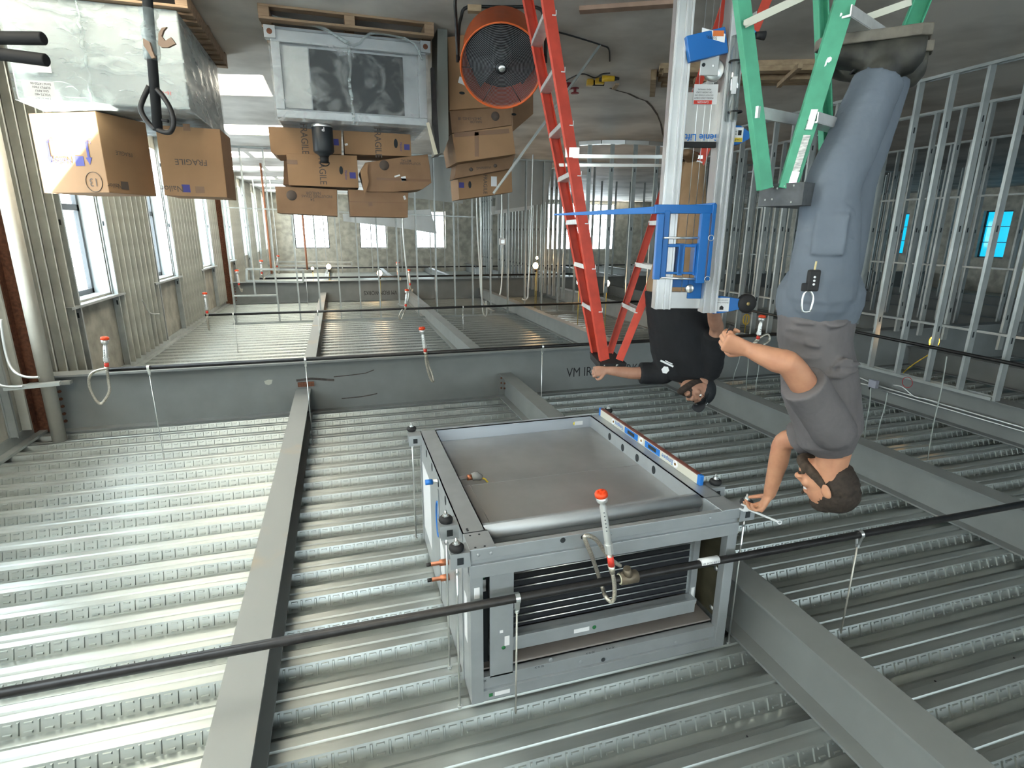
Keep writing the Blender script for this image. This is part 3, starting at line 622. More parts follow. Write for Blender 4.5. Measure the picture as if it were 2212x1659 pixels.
# second pipe, along the near girder
P2Y, P2Z = 6.6, 3.285
P2Y = 6.2; P2Z = at_y(660, 776, P2Y).z
pipe('sprinkler_pipe', (at_y(236, 797, P2Y).x, P2Y, P2Z), (-6.9, P2Y, P2Z), 0.021, 'black sprinkler pipe running just below the near steel girder')
for (x, lab) in ((319, 'pipe hanger nearest the window wall on the pipe along the near girder'), (660, 'pipe hanger on the girder-side pipe where the first beam meets the girder'), (1171, 'pipe hanger on the girder-side pipe left of the stencilled letters')):
    p = at_y(x, 785, P2Y); hanger((p.x, P2Y, P2Z), 0.021, lab)
def drop(px, py_head, py_base, Y, z, loop, label, s=1.0):
    h = at_y(px[0], py_head, Y - 0.04); b = at_y(px[1], py_base, Y - 0.04); hs = [at_y(x, y, Y - 0.02 - 0.01 * i) for i, (x, y) in enumerate(loop)]
    return sprinkler(h, b, hs, label, s)
drop((226, 231), 728, 799, P2Y, P2Z, [(234, 820), (236, 845), (228, 862), (218, 872), (207, 865), (195, 842), (192, 820), (199, 806), (215, 799), (232, 796)], 'red-capped sprinkler drop with looped hose nearest the window wall', 1.25)
drop((911, 920), 707, 766, P2Y, P2Z, [(926, 790), (933, 808), (936, 824), (930, 818), (924, 800), (920, 780), (920, 768)], 'red-capped sprinkler drop hanging from the middle of the girder-side pipe', 1.25)
drop((1647, 1636), 681, 738, 4.6, 3.0, [(1628, 742), (1640, 730), (1658, 722), (1662, 735), (1648, 745)], 'red-capped white sprinkler drop between the two workers', 1.15)
# third pipe beyond the girder
P3Y = 11.8; P3Z = at_y(880, 667, P3Y).z
pipe('sprinkler_pipe', (at_y(443, 680, P3Y).x, P3Y, P3Z), (-7.0, P3Y, P3Z), 0.024, 'black sprinkler pipe beyond the near girder, before the bare stud partition')
for x, lab in ((503, 'pipe hanger nearest the windows on the pipe before the bare stud partition'), (686, 'middle pipe hanger on the pipe before the bare stud partition'), (1000, 'pipe hanger left of the far lettering on the pipe before the stud partition')):
    p = at_y(x, 672, P3Y); hanger((p.x, P3Y, P3Z), 0.024, lab)
drop((442, 448), 632, 682, P3Y, P3Z, [(450, 700), (452, 712), (449, 700), (447, 684)], 'red-capped sprinkler drop by the windows beyond the near girder', 1.5)
drop((879, 876), 625, 666, P3Y, P3Z, [(872, 678), (866, 690), (862, 684), (866, 674), (870, 668)], 'red-capped sprinkler drop at the middle of the pipe beyond the near girder', 1.5)
P4Y = 18.6; P4Z = at_y(880, 597, P4Y).z
pipe('sprinkler_pipe', (at_y(560, 594, P4Y).x, P4Y, P4Z), (-8.0, P4Y, P4Z), 0.03, 'thin black sprinkler pipe just before the second girder')
P5Y = 25.5; P5Z = at_y(880, 577, P5Y).z
pipe('sprinkler_pipe', (at_y(590, 574, P5Y).x, P5Y, P5Z), (-14.0, P5Y, P5Z), 0.03, 'farthest thin black sprinkler pipe before the end windows')
for (x0, x1, y0, y1, Y, lab) in ((511, 517, 583, 620, 18.5, 'small red-capped sprinkler drop beside the far window corner'), (564, 566, 562, 595, 18.5, 'small red-capped sprinkler drop at the end of the thin far pipe'), (601, 598, 552, 580, 24.0, 'tiny red-capped sprinkler drop in front of the end wall by the window side'),
                                 (859, 860, 566, 595, 18.5, 'tiny red-capped sprinkler drop above the far lettering'), (883, 886, 582, 620, 18.5, 'small red-capped sprinkler drop in front of the far girder lettering')):
    drop((x0, x1), y0, y1, Y, 3.2, [(x1 + 3, y1 + 6), (x1 + 5, y1 + 10), (x1 + 6, y1 + 4)], lab, 1.9)

for (x, y, z) in ((1.0, P4Y, P4Z), (-3.0, P4Y, P4Z), (0.5, P5Y, P5Z), (-6.0, P5Y, P5Z)):
    hanger((x, y, z), 0.03, 'far pipe hanger on the %s thin pipe, %s end' % ('nearer' if y < 20 else 'farthest', 'window' if x > 0 else 'inner'))
# ================================================================ METAL FRAMING
_SM = {}
def stud_mesh(h, ax, dep=0.088, fl=0.035, m=None, ko=True):
    """C stud; ax: direction of the web ('x' = web lies along X)"""
    k = (round(h, 2), ax, dep, ko)
    if k not in _SM:
        mb = MB(); t = 0.003
        def b(x0, x1, y0, y1, mi=0):
            if ax == 'x': mb.box((x0, y0, 0), (x1, y1, h), mi)
            else: mb.box((y0, x0, 0), (y1, x1, h), mi)
        b(-dep / 2, dep / 2, 0, t); b(-dep / 2, -dep / 2 + t, t, fl); b(dep / 2 - t, dep / 2, t, fl); b(-dep / 2, -dep / 2 + 0.012, fl - t, fl); b(dep / 2 - 0.012, dep / 2, fl - t, fl)
        for z in (np.arange(0.55, h - 0.2, 1.22) if ko else []):          # punched knockouts in the web
            if ax == 'x': mb.box((-0.012, -0.0006, z), (0.012, t + 0.0006, z + 0.07), 1)
            else: mb.box((-0.0006, -0.012, z), (t + 0.0006, 0.012, z + 0.07), 1)
        _SM[k] = mb.mesh('metal_stud', [m or M_STUD, M_DARK])
    return _SM[k]
def stud(x, y, h, ax, label, group, z=0.004, flip=False, m=None, ko=True):
    o = bpy.data.objects.new('metal_stud', stud_mesh(h, ax, m=m, ko=ko)); COL.objects.link(o); o.location = (x, y, z)
    if flip: o.rotation_euler = (0, 0, pi); 
    return tag(o, label, 'stud', group)
def track(a, b, label, up=1, w=0.098, hgt=0.035, group=None):
    a = Vector(a); b = Vector(b); d = (b - a).normalized(); n = Vector((-d.y, d.x, 0)); mb = MB(); t = 0.003
    m = (a + b) / 2; hl = d * (b - a).length / 2
    mb.obox(m + UZ * (t / 2), hl, n * w / 2, UZ * t / 2)
    for s in (-1, 1): mb.obox(m + n * s * (w / 2) + UZ * up * hgt / 2, hl, n * t / 2, UZ * hgt / 2)
    o = mb.build('stud_track', M_STUD); return tag(o, label, 'track', group)
def row(p0, p1, step, h, label, group, skip=(), ax=None, ordn=None):
    p0 = Vector(p0); p1 = Vector(p1); L = (p1 - p0).length; d = (p1 - p0) / L; n = int(L / step + 1e-4)
    ax = ax or ('y' if abs(d.x) > abs(d.y) else 'x')
    for i in range(n + 1):
        if i in skip: continue
        q = p0 + d * step * i; stud(q.x, q.y, h, ax, label if ordn is None else '%s stud from the %s' % (ORD[i], ordn), group)
# A: tall partition between the two girders, web edge-on to the camera
YA = 15.35
gA = 'studs of the tall bare partition'
xa0 = at_y(512, 690, YA).x; xh = at_y(652, 690, YA).x; st = (xa0 - at_y(606, 690, YA).x) / 2
hz = at_y(555, 637, YA).z
row((xa0, YA, 0), (-7.6, YA, 0), st, DK - 0.01, 'full-height bare stud of the tall partition between the two girders', gA, skip=(1,), ordn='window end of the tall bare partition between the girders')
o = stud(xa0 - st, YA, hz - 0.02, 'y', 'shorter stud ending under the horizontal header of the tall partition', None)
track((xa0 + 0.03, YA, hz), (xa0 - 2 * st, YA, hz), 'short horizontal header near the windows in the tall bare partition', up=1)
track((xa0 + 0.1, YA, 0.0), (-7.7, YA, 0.0), 'floor track under the tall bare partition between the girders')
track((xa0 + 0.1, YA, DK - 0.006), (-7.7, YA, DK - 0.006), 'top track of the tall bare partition, running across the deck', up=-1)
# thin bracing channel through the partition studs
MB().bar((xa0, YA - 0.05, at_y(700, 452, YA).z), (-3.6, YA - 0.05, at_y(1080, 470, YA).z), 0.02, 0.03).build('bracing_channel', M_STUD)
tag(bpy.context.scene.objects[-1] if False else [o for o in COL.objects if o.name.startswith('bracing_channel')][-1], 'thin horizontal bracing channel across the tall partition studs', 'channel')
# B: soffit frames behind it
YB2 = 21.5
def rect_frame(pts, Y, label, w=0.06):
    mb = MB(); P3 = [at_y(x, y, Y) for x, y in pts]
    for a, b in zip(P3, P3[1:] + P3[:1]): mb.bar(a, b, w, w, x=(0, 1, 0))
    return tag(mb.build('soffit_frame', M_STUD), label, 'frame')
rect_frame([(533, 581), (655, 583), (655, 609), (533, 607)], 18.2, 'rectangular light metal soffit frame before the far girder by the windows')
rect_frame([(580, 565), (760, 567), (760, 575), (580, 573)], 24.0, 'narrow metal soffit frame in front of the end wall windows')
for (x, y0, y1) in ((533, 581, 607),):
    pass
gC = 'studs of the partition running deep past the tall one'
row((-6.5, 16.0, 0), (-6.5, 26.2, 0), 0.406, 3.85, 'bare stud of the deep partition left of the dark doorway', gC, skip=(19, 20))
track((-6.5, 15.9, 0), (-6.5, 26.3, 0), 'floor track of the deep partition left of the dark doorway')
gB = 'studs of the farthest partition'
row((2.9, 24.5, 0), (-5.9, 24.5, 0), 0.61, 3.6, 'thin distant stud of the farthest partition before the end windows', gB, skip=(2, 3, 6))
track((3.0, 24.5, 0), (-5.9, 24.5, 0), 'floor track of the farthest partition before the end windows')
# D: low curved partition left of the red stepladder
gD = 'studs of the curved partition'
pd = [at_z(x, y, 0.0) for x, y in ((1252, 306), (1300, 303), (1350, 303), (1400, 305), (1445, 309), (1490, 312))]
for k, (a, b) in enumerate(zip(pd, pd[1:])):
    q = (a + b) / 2; stud(q.x, q.y, 3.2, 'x', 'bare stud of the curved partition behind the red stepladder', gD)
mb = MB()
for a, b in zip(pd, pd[1:]):
    mb.bar(a + UZ * 0.04, b + UZ * 0.04, 0.075, 0.10, x=UZ)
tag(mb.build('stud_track', M_ZINC), 'bright curved floor track behind the red stepladder', 'track')
# W: left stud wall
gW = 'studs of the near left wall'
row((-7.2, 3.475, 0), (-7.2, 9.75, 0), 0.415, 3.735, '', gW, ordn='open near end of the wall behind the gray-shirted worker')
track((-7.2, 3.35, 0), (-7.2, 9.8, 0), 'floor track of the near stud wall behind the gray-shirted worker')
track((-7.2, at_x(2146, 866, -7.2).y, 3.738), (-7.2, 9.8, 3.738), 'bright top track of the near stud wall under the deep steel beam', up=-1, w=0.11)
gW2 = 'studs of the corridor wall'
row((-9.2, 3.6, 0), (-9.2, 13.0, 0), 0.406, 3.5, 'dull stud of the corridor wall seen between the nearer studs', gW2)
track((-9.2, 3.5, 0), (-9.2, 13.1, 0), 'floor track of the corridor wall')
zc = at_x(2036, 700, -9.14).z
track((-9.14, 3.5, zc), (-9.14, 13.1, zc), 'pale horizontal track running through the corridor wall studs')
row((-12.6, 4.2, 0), (-12.6, 16.0, 0), 0.406, 3.7, 'dark stud of the third stud wall deep in the unlit rooms', 'studs of the third wall')
row((-9.6, 14.2, 0), (-17.0, 14.2, 0), 0.406, 3.7, 'dark stud of the cross wall in the unlit rooms', 'studs of the cross wall')
row((-8.0, 20.6, 0), (-18.0, 20.6, 0), 0.61, 3.6, 'distant stud in front of the bright end opening', 'studs before the bright end opening')
row((-17.5, 6.0, 0), (-17.5, 18.6, 0), 0.61, 3.7, 'distant stud in front of the blue-lit windows', 'studs before the blue windows')
track((-12.6, 4.2, 0), (-12.6, 16.1, 0), 'floor track of the third stud wall'); track((-9.5, 14.2, 0), (-17.1, 14.2, 0), 'floor track of the dark cross wall')
for z in (1.1, 2.5): track((-12.5, 4.2, z), (-12.5, 16.1, z), 'black horizontal backing track at %s height on the third stud wall' % ('waist' if z < 2 else 'head'))
# furring on the window wall
gR = 'furring studs on the window wall'; M_FUR = mat('dull_furring_steel', (0.50, 0.51, 0.46), 0.5, 0.35, var=0.15, scale=3)
y = 3.4
while y < 33.2:
    inw = any(a - 0.03 < y < b + 0.03 for a, b, _, _ in WR); onc = abs(y - G1) < 0.14 or abs(y - G2) < 0.14
    if not inw and not onc: stud(XR - 0.052, y, DK - 0.14, 'x', 'furring stud standing against the block window wall', gR, m=M_FUR, ko=False)
    y += 0.27
for i, (a, b, z0, z1) in enumerate(WR[4:]):
    for yy, fl in ((a - 0.05, False), (b + 0.05, True)):
        stud(XR - 0.052, yy, DK - 0.14, 'x', 'stud framing the %s side of the %s window along the window wall' % ('far' if fl else 'near', ORD[i]), 'studs beside the window openings', flip=fl)
for i, (a, b, z0, z1) in enumerate(WR[5:9]):
    nm = ('first', 'second', 'third', 'fourth')[i]
    track((XR - 0.05, a - 0.35, z1 + 0.02), (XR - 0.05, b + 0.3, z1 + 0.02), 'head track over the %s visible window of the window wall' % nm, up=1, w=0.12)
    mb = MB(); mb.box((XR + 0.001, a - 0.0, z1 - 0.012), (XR + 0.21, b, z1 - 0.001)); mb.box((XR + 0.001, b - 0.012, z0), (XR + 0.21, b - 0.001, z1 - 0.012)); mb.box((XR + 0.001, a + 0.001, z0), (XR + 0.21, a + 0.012, z1 - 0.012))
    o = mb.build('trim_%d' % (10 + i), mat('window_return_liner', (0.45, 0.50, 0.52), 0.6)); o['kind'] = 'structure'
# round white pipe riser beside the girder end
t = thing('riser_pipe', (3.14, 7.12, 0), 'pale round riser pipe standing floor to deck beside the window wall', 'pipe')
MB().tube([(3.14, 7.12, 0.0), (3.14, 7.12, DK - 0.001)], 0.068, 28).build('pipe', mat('pale_pipe', (0.50, 0.485, 0.42), 0.55, var=0.05, scale=6), t)
# framing return round the riser
rf = thing('chase_frame', (3.25, 6.95, 3.55), 'horizontal metal chase frame around the pale riser pipe', 'frame')
mb = MB(); zf = at_y(95, 832, 6.9).z
mb.bar((XR - 0.1, 6.85, zf), (2.95, 6.95, zf), 0.09, 0.035, x=(0, 1, 0)); mb.bar((XR - 0.1, 7.30, zf + 0.08), (3.0, 7.32, zf + 0.08), 0.09, 0.035, x=(0, 1, 0)); mb.build('track', M_STUD, rf)
# bright stud by the riser with light from the window
for (x, yv) in ((3.36, 7.72), (3.30, 8.2)): pass
# cable drops near the window wall
M_CABLE = mat('metal_clad_cable', (0.62, 0.64, 0.62), 0.4, 0.6); M_WIRE = mat('thin_white_wire', (0.6, 0.6, 0.56), 0.6)
def cable(pts, r, label, m=M_CABLE, name='cable', n=6, group=None):
    mb = MB(); mb.tube(smooth_path(pts, n), r, 8); return tag(mb.build(name, m), label, 'cable', group)
cable([at_y(2, 690, 6.5), at_y(12, 760, 6.5), at_y(28, 800, 6.45), at_y(55, 814, 6.4), at_y(84, 815, 6.35)], 0.012, 'grey flexible conduit curving toward the pale riser pipe, upper of two')
cable([at_y(-20, 815, 6.5), at_y(0, 832, 6.45), at_y(25, 836, 6.4), at_y(50, 835, 6.35)], 0.013, 'grey flexible conduit end below the other one by the pale riser pipe')
cable([at_x(307, 648, 3.3), at_x(320, 672, 3.3), at_x(330, 678, 3.3), at_x(344, 678, 3.3)], 0.010, 'short white conduit end hooked out of the window wall furring')
for (P_, Y, lab) in (([(868, 318), (870, 480), (876, 560), (883, 630), (878, 656), (868, 660), (860, 656)], 14.9, 'white cable drop with hooked end in the tall partition, nearest the cardboard boxes'),
                     ([(1027, 318), (1031, 480), (1036, 570), (1040, 640), (1052, 664), (1068, 672)], 14.9, 'white cable drop curling outward beside the far lettering'),
                     ([(1036, 322), (1040, 585), (1041, 640), (1043, 672), (1048, 682), (1052, 676), (1050, 650)], 14.6, 'thin hairpin cable hanging in front of the far beam end'),
                     ([(1152, 318), (1148, 470), (1145, 560), (1141, 620), (1140, 642), (1134, 648), (1128, 646)], 14.4, 'white conduit drop with hooked end left of the red stepladder'),
                     ([(1084, 318), (1085, 530), (1085, 580), (1083, 620), (1080, 638)], 15.0, 'thin conduit under the small white electrical box')):
    cable([at_y(x, y, Y) for x, y in P_], 0.022, lab)
pb = at_y(1085, 522, 15.0)
t = thing('electrical_box', pb, 'small white electrical box on a stud of the tall partition', 'electrical box')
MB().obox(pb, (0.085, 0, 0), (0, 0.04, 0), (0, 0, 0.085)).build('box', M_WHITE, t, bevel=0.01); MB().obox(pb + Vector((0, -0.042, 0)), (0.05, 0, 0), (0, 0.004, 0), (0, 0, 0.05)).build('cover', M_ZINC, t)
# copper-red riser pipes far away
for (x0, y0, x1, y1, Y, lab) in ((568, 380, 585, 570, 19.0, 'thin copper-coloured riser pipe by the far windows, nearer the window wall'), (650, 470, 662, 562, 19.5, 'second copper-coloured riser pipe beside the end window')):
    a = at_y(x1, y1, Y); cable([(a.x, Y, 0.0), (a.x, Y, 2.0), (a.x, Y, a.z + 0.3)], 0.03, lab, mat('copper_riser', (0.36, 0.15, 0.08), 0.5), name='riser_pipe', n=2)
# boards and sheets
M_BOARD = mat('grey_board', (0.50, 0.53, 0.52), 0.75, var=0.05, scale=2); M_POLY = mat('white_sheet', (0.75, 0.78, 0.78), 0.5, var=0.04, scale=3)
def board(pts, Y, label, m, th=0.016, name='wall_board'):
    P3 = [at_y(x, y, Y) for x, y in pts]; o = P3[0]; poly = [((p - o).x, (p - o).z) for p in P3]
    return tag(MB().prism(o, (1, 0, 0), (0, 0, 1), (0, 1, 0), poly, th).build(name, m, fix=True), label, 'board')
board([(876, 300), (1000, 300), (1000, 440), (868, 425)], 15.6, 'tall grey wall board behind the tall partition above the stacked cartons', M_BOARD)
board([(1075, 320), (1198, 305), (1190, 380), (1178, 440), (1070, 455)], 15.7, 'pale grey wall board behind the leaning conduit', M_BOARD)
board([(740, 462), (930, 452), (944, 505), (862, 492), (742, 478)], 15.9, 'white sheet bunched across the tall partition in front of the end windows', M_POLY, name='plastic_sheet')
board([(1060, 446), (1152, 438), (1150, 452), (1062, 464)], 15.9, 'narrow white board edge under the pale wall board', M_POLY)
# ---- temporary bulbs
M_BULB = mat('lit_bulb', (1, 0.8, 0.5), 0.5, emit=(1.0, 0.62, 0.30), estr=60.0); M_CORDY = mat('yellow_cord', (0.55, 0.40, 0.04), 0.6)
for (x, y, Y, rr, lab) in ((820, 590, 17.8, 0.075, 'lit temporary bulb in front of the far girder, right of the second beam'), (710, 576, 20.6, 0.075, 'lit temporary bulb near the end of the second beam by the far girder'), (675, 580, 21.0, 0.045, 'faint temporary bulb beside the end window'),
                           (1157, 574, 16.5, 0.08, 'bright bare bulb on the deep partition studs'), (1160, 557, 17.5, 0.04, 'small orange bulb above the bright one on the deep partition'),
                           (1251, 609, 12.6, 0.06, 'warm round bulb left of the red stepladder rail'), (1311, 612, 12.2, 0.065, 'warm round bulb between the red stepladder legs')):
    p = at_y(x, y, Y); t = thing('hanging_bulb', p, lab, 'lamp', 'temporary string bulbs')
    mb = MB(); mb.sphere(p, rr, rr, rr * 1.2); mb.build('bulb', M_BULB, t); MB().lathe(p, (0, 0, 1), [(0, rr), (rr * 0.5, rr), (rr * 0.45, rr * 2.3), (0, rr * 2.3)], 10).build('socket', M_RUBBER, t)
    MB().tube([p + UZ * rr * 2.3, Vector((p.x, p.y, DK + 0.074))], 0.008, 6).build('cord', M_CORDY, t)
p = at_x(2018, 738, -7.9); t = thing('hanging_bulb', p, 'yellow caged lit bulb hanging among the near wall studs beside the gray-shirted worker', 'lamp', 'temporary string bulbs')
MB().sphere(p, 0.035, 0.035, 0.05).build('bulb', M_BULB, t); mb = MB(); my = mat('yellow_cage', (0.8, 0.55, 0.03), 0.5)
for k in range(4):
    a = k * pi / 4; mb.tube([p + Vector((cos(a) * 0.06 * cos(b), sin(a) * 0.06 * cos(b), 0.09 * sin(b))) for b in np.linspace(0, 2 * pi, 14, endpoint=False)], 0.004, 5, closed=True)
for zz in (-0.04, 0.03): mb.tube([p + Vector((cos(b) * 0.055, sin(b) * 0.055, zz)) for b in np.linspace(0, 2 * pi, 14, endpoint=False)], 0.004, 5, closed=True)
mb.lathe(p + UZ * 0.085, (0, 0, 1), [(0, 0), (0.025, 0), (0.022, 0.08), (0, 0.08)], 10); mb.build('cage', my, t)
MB().tube(smooth_path([p + UZ * 0.16, p + Vector((0.05, 0.3, 0.5)), Vector((p.x, p.y + 0.5, DK + 0.074))], 5), 0.008, 6).build('cord', M_CORDY, t)
p = at_x(1612, 690, -8.0); t = thing('hanging_bulb', p, 'unlit yellow caged lamp behind the studs between the two workers', 'lamp', 'temporary string bulbs')
mb = MB()
for k in range(4):
    a = k * pi / 4; mb.tube([p + Vector((cos(a) * 0.07 * cos(b), sin(a) * 0.07 * cos(b), 0.11 * sin(b))) for b in np.linspace(0, 2 * pi, 14, endpoint=False)], 0.005, 5, closed=True)
mb.build('cage', my, t); MB().tube([p + UZ * 0.1, Vector((p.x, p.y, DK + 0.074))], 0.008, 6).build('cord', M_CORDY, t)
# ---- services on the left wall
pipe('sprinkler_pipe', (-6.9, 9.6, at_x(1840, 712, -6.9).z), (-6.9, 2.6, at_x(2212, 788, -6.9).z + 0.02), 0.021, 'black sprinkler pipe running along the near stud wall behind the gray-shirted worker')
for (a, b, lab) in (((1888, 838), (2212, 915), 'upper bright electrical conduit strapped along the deep beam'), ((1905, 842), (2212, 933), 'lower bright electrical conduit strapped along the deep beam')):
    A = at_x(*a, -7.13); B = at_x(*b, -7.13); zz = (A.z + B.z) / 2; cable([(-7.13, A.y, zz), (-7.13, (A.y + B.y) / 2, zz), (-7.13, B.y - 1.4, zz)], 0.0105, lab, M_ZINC, name='conduit', n=3)
pj = at_x(1887, 829, -7.12); t = thing('junction_box', pj, 'small square junction box on the deep beam beside the gray-shirted worker', 'electrical box')
MB().obox(pj, (0.03, 0, 0), (0, 0.06, 0), (0, 0, 0.055)).build('box', mat('box_lilac_grey', (0.42, 0.43, 0.50), 0.5, 0.2), t, bevel=0.004); MB().lathe(pj + Vector((0.03, 0.02, 0.055)), (0, 0, 1), [(0, 0), (0.012, 0), (0.012, 0.03), (0, 0.03)], 8).build('connector', M_RUBBER, t)
cable([at_x(1930, 832, -7.11), at_x(1950, 836, -7.1), at_x(1975, 856, -7.1), at_x(2000, 862, -7.12), at_x(2030, 870, -7.12)], 0.011, 'bent bright conduit leaving the junction box along the deep beam', M_ZINC, name='conduit')
cable([at_x(1838, 815, -7.1), at_x(1850, 813, -7.08), at_x(1876, 824, -7.09)], 0.010, 'upper short conduit entering the junction box behind the worker', M_ZINC, name='conduit')
cable([at_x(1838, 822, -7.1), at_x(1850, 826, -7.08), at_x(1876, 832, -7.09)], 0.010, 'lower short conduit entering the junction box behind the worker', M_ZINC, name='conduit')
cable([at_x(1960, 826, -7.05) + Vector((0, 0.07 * cos(a), 0.07 * sin(a))) for a in np.linspace(0, 2 * pi, 10)], 0.004, 'loose loop of thin red wire by the junction box', mat('red_wire', (0.45, 0.04, 0.05), 0.6), name='wire', n=3)
def drop_rod(xd, yd, xb, yb, label):
    a = at_z(xd, yd, DK + 0.02); b = at_y(xb, yb, a.y); return cable([a, a.lerp(b, 0.35) + Vector((0.01, 0, 0)), a.lerp(b, 0.7) - Vector((0.01, 0, 0)), b], 0.0055, label, mat('thin_grey_wire', (0.42, 0.47, 0.44), 0.5, 0.4), name='hanger_wire', n=4)
drop_rod(2003, 997, 2045, 770, 'long slack hanger wire crossing the deep beam at the far left')
drop_rod(1893, 954, 1917, 848, 'short bent hanger wire beside the junction box'); drop_rod(1867, 962, 1881, 838, 'hanger wire dropping straight from the junction box')
drop_rod(1612, 857, 1616, 760, 'left hanger wire between the workers with a small white clip'); drop_rod(1632, 858, 1640, 770, 'right bent hanger wire between the workers')
drop_rod(1582, 830, 1600, 760, 'short hanger wire right above the black-shirted worker')
# ================================================================ THINGS ON THE FLOOR
M_CARD = mat('cardboard', (0.34, 0.20, 0.105), 0.8, var=0.06, scale=4); M_CARD2 = mat('darker_cardboard', (0.27, 0.16, 0.09), 0.82, var=0.10, scale=5)
M_TAPE = mat('brown_tape', (0.20, 0.105, 0.05), 0.35); M_PRT = mat('grey_print', (0.11, 0.085, 0.07), 0.8); M_BPRT = mat('blue_print', (0.06, 0.06, 0.25), 0.7)
M_WOOD = mat('pallet_wood', (0.36, 0.25, 0.16), 0.8, col2=(0.24, 0.16, 0.10), scale=3, stretch=(1, 9, 9)); M_LUMB = mat('raw_lumber', (0.42, 0.31, 0.19), 0.8, col2=(0.30, 0.21, 0.13), scale=3, stretch=(2, 8, 8))
def film(name, white, rough=0.15, amt=0.22, scale=9.0, stretch=(1, 1, 1), rng=0.6):
    m = bpy.data.materials.new(name); m.use_nodes = True; nt = m.node_tree; N = nt.nodes; L = nt.links; N.clear()
    o = N.new('ShaderNodeOutputMaterial'); t = N.new('ShaderNodeBsdfTransparent'); b = N.new('ShaderNodeBsdfPrincipled'); x = N.new('ShaderNodeMixShader')
    b.inputs['Base Color'].default_value = (*white, 1); b.inputs['Roughness'].default_value = rough
    tc = N.new('ShaderNodeTexCoord'); mp = N.new('ShaderNodeMapping'); mp.inputs['Scale'].default_value = stretch; L.new(tc.outputs['Object'], mp.inputs[0])
    n = N.new('ShaderNodeTexNoise'); n.inputs['Scale'].default_value = scale; n.inputs['Detail'].default_value = 6; n.inputs['Distortion'].default_value = 1.2; L.new(mp.outputs[0], n.inputs['Vector'])
    r = N.new('ShaderNodeValToRGB'); r.color_ramp.elements[0].position = 0.45; r.color_ramp.elements[1].position = 0.72
    r.color_ramp.elements[0].color = (amt, amt, amt, 1); v = min(1, amt + rng); r.color_ramp.elements[1].color = (v, v, v, 1)
    L.new(n.outputs[0], r.inputs[0]); L.new(r.outputs[0], x.inputs[0]); L.new(t.outputs[0], x.inputs[1]); L.new(b.outputs[0], x.inputs[2])
    bp = N.new('ShaderNodeBump'); bp.inputs['Strength'].default_value = 0.6; bp.inputs['Distance'].default_value = 0.02; L.new(n.outputs[0], bp.inputs['Height']); L.new(bp.outputs[0], b.inputs['Normal'])
    L.new(x.outputs[0], o.inputs[0]); MATS[name] = m; return m
M_FILM = film('clear_plastic_film', (0.78, 0.84, 0.84), 0.2, 0.07, 5, (1, 1, 1), 0.30); M_FILMW = film('sheen_whitened_film', (0.52, 0.60, 0.60), 0.22, 0.22, 3, (1, 1, 3), 0.5)  # second film is whiter: bright reflections put into its colour
def carton(name, label, px, p, nrm, depth, prints=(), m=None, group='cardboard cartons', mats=None, flap=None, cat='box', zmin=None):
    """px: front-face outline in the photo met with the plane (p, nrm); depth goes away from the camera"""
    n = Vector(nrm).normalized(); P3 = [at_plane(x, y, p, n) for x, y in px]
    for v in P3:
        if zmin is not None and v.z < zmin: v.z = zmin
    X = UZ.cross(n).normalized(); o = P3[0]; poly = [((q - o).dot(X), (q - o).z) for q in P3]
    t = thing(name, sum(P3, Vector()) / len(P3) - UZ * 0.1, label, cat, group)
    mb = MB(); mb.prism(o, X, UZ, -n, poly, depth); mb.build('carton_body', [m or M_CARD], t, bevel=0.004, fix=True)
    for pr in prints:
        kind, x, y, size, rot = pr[:5]; c = at_plane(x, y, Vector(p) + n * 0.0015, n); ca, sa = cos(rot), sin(rot)
        xd = X * ca + UZ * sa; yd = -X * sa + UZ * ca; b = MB()
        if kind == 'tape': b.obox(c, xd * pr[5], yd * size, n * 0.0006); b.build('tape', M_TAPE, t)
        elif kind == 'hole': b.prism(c, xd, yd, n, [(cos(a) * size * 0.45 + (0.0), sin(a) * size) for a in np.linspace(0, 2 * pi, 14, endpoint=False)], 0.0006); b.build('hand_hole', M_DARK, t)
        elif kind == 'mark': b.obox(c, xd * size, yd * size, n * 0.0006); b.text(pr[5], c + yd * 0 - yd * size * 2.2, xd, yd, size * 1.2, 0); b.build('printed_mark', M_BPRT, t)
        elif kind == 'round': b.lathe(c, n, [(0, 0.001), (size, 0.001), (size, 0)], 20); b.build('round_print', M_PRT, t)
        elif kind == 'label': b.obox(c, xd * size, yd * pr[5], n * 0.0006); b.build('white_sticker', M_WHITE, t)
        else: b.text(kind, c, xd, yd, size, 0, squeeze=pr[5] if len(pr) > 5 else 1.0, bold=0.008); b.build('printed_text', M_PRT if len(pr) < 7 else M_BPRT, t)
    return t, X, n
# --- middle wrapped unit on a pallet ------------------------------------------------
def pallet(name, lo, hi, label, n=6, m=M_WOOD):
    t = thing(name, ((lo[0] + hi[0]) / 2, (lo[1] + hi[1]) / 2, 0), label, 'pallet'); zt = hi[2]
    for k in range(3):
        x = lo[0] + (hi[0] - lo[0] - 0.09) * k / 2; MB().box((x, lo[1], 0.02), (x + 0.09, hi[1], zt - 0.02)).build('stringer', m, t, bevel=0.003)
    for k in range(n):
        y = lo[1] + (hi[1] - lo[1] - 0.1) * k / (n - 1); MB().box((lo[0], y, zt - 0.02), (hi[0], y + 0.1, zt)).build('deck_board', m, t, bevel=0.003)
    for k in (0, (n - 1) / 2, n - 1):
        y = lo[1] + (hi[1] - lo[1] - 0.1) * k / (n - 1); MB().box((lo[0], y, 0), (hi[0], y + 0.1, 0.02)).build('bottom_board', m, t, bevel=0.003)
    return t
UY = 6.0; c0 = at_y(578, 30, UY); c1 = at_y(918, 68, UY); ux1, ux0 = c0.x, c1.x; zt = at_y(750, 262, UY).z
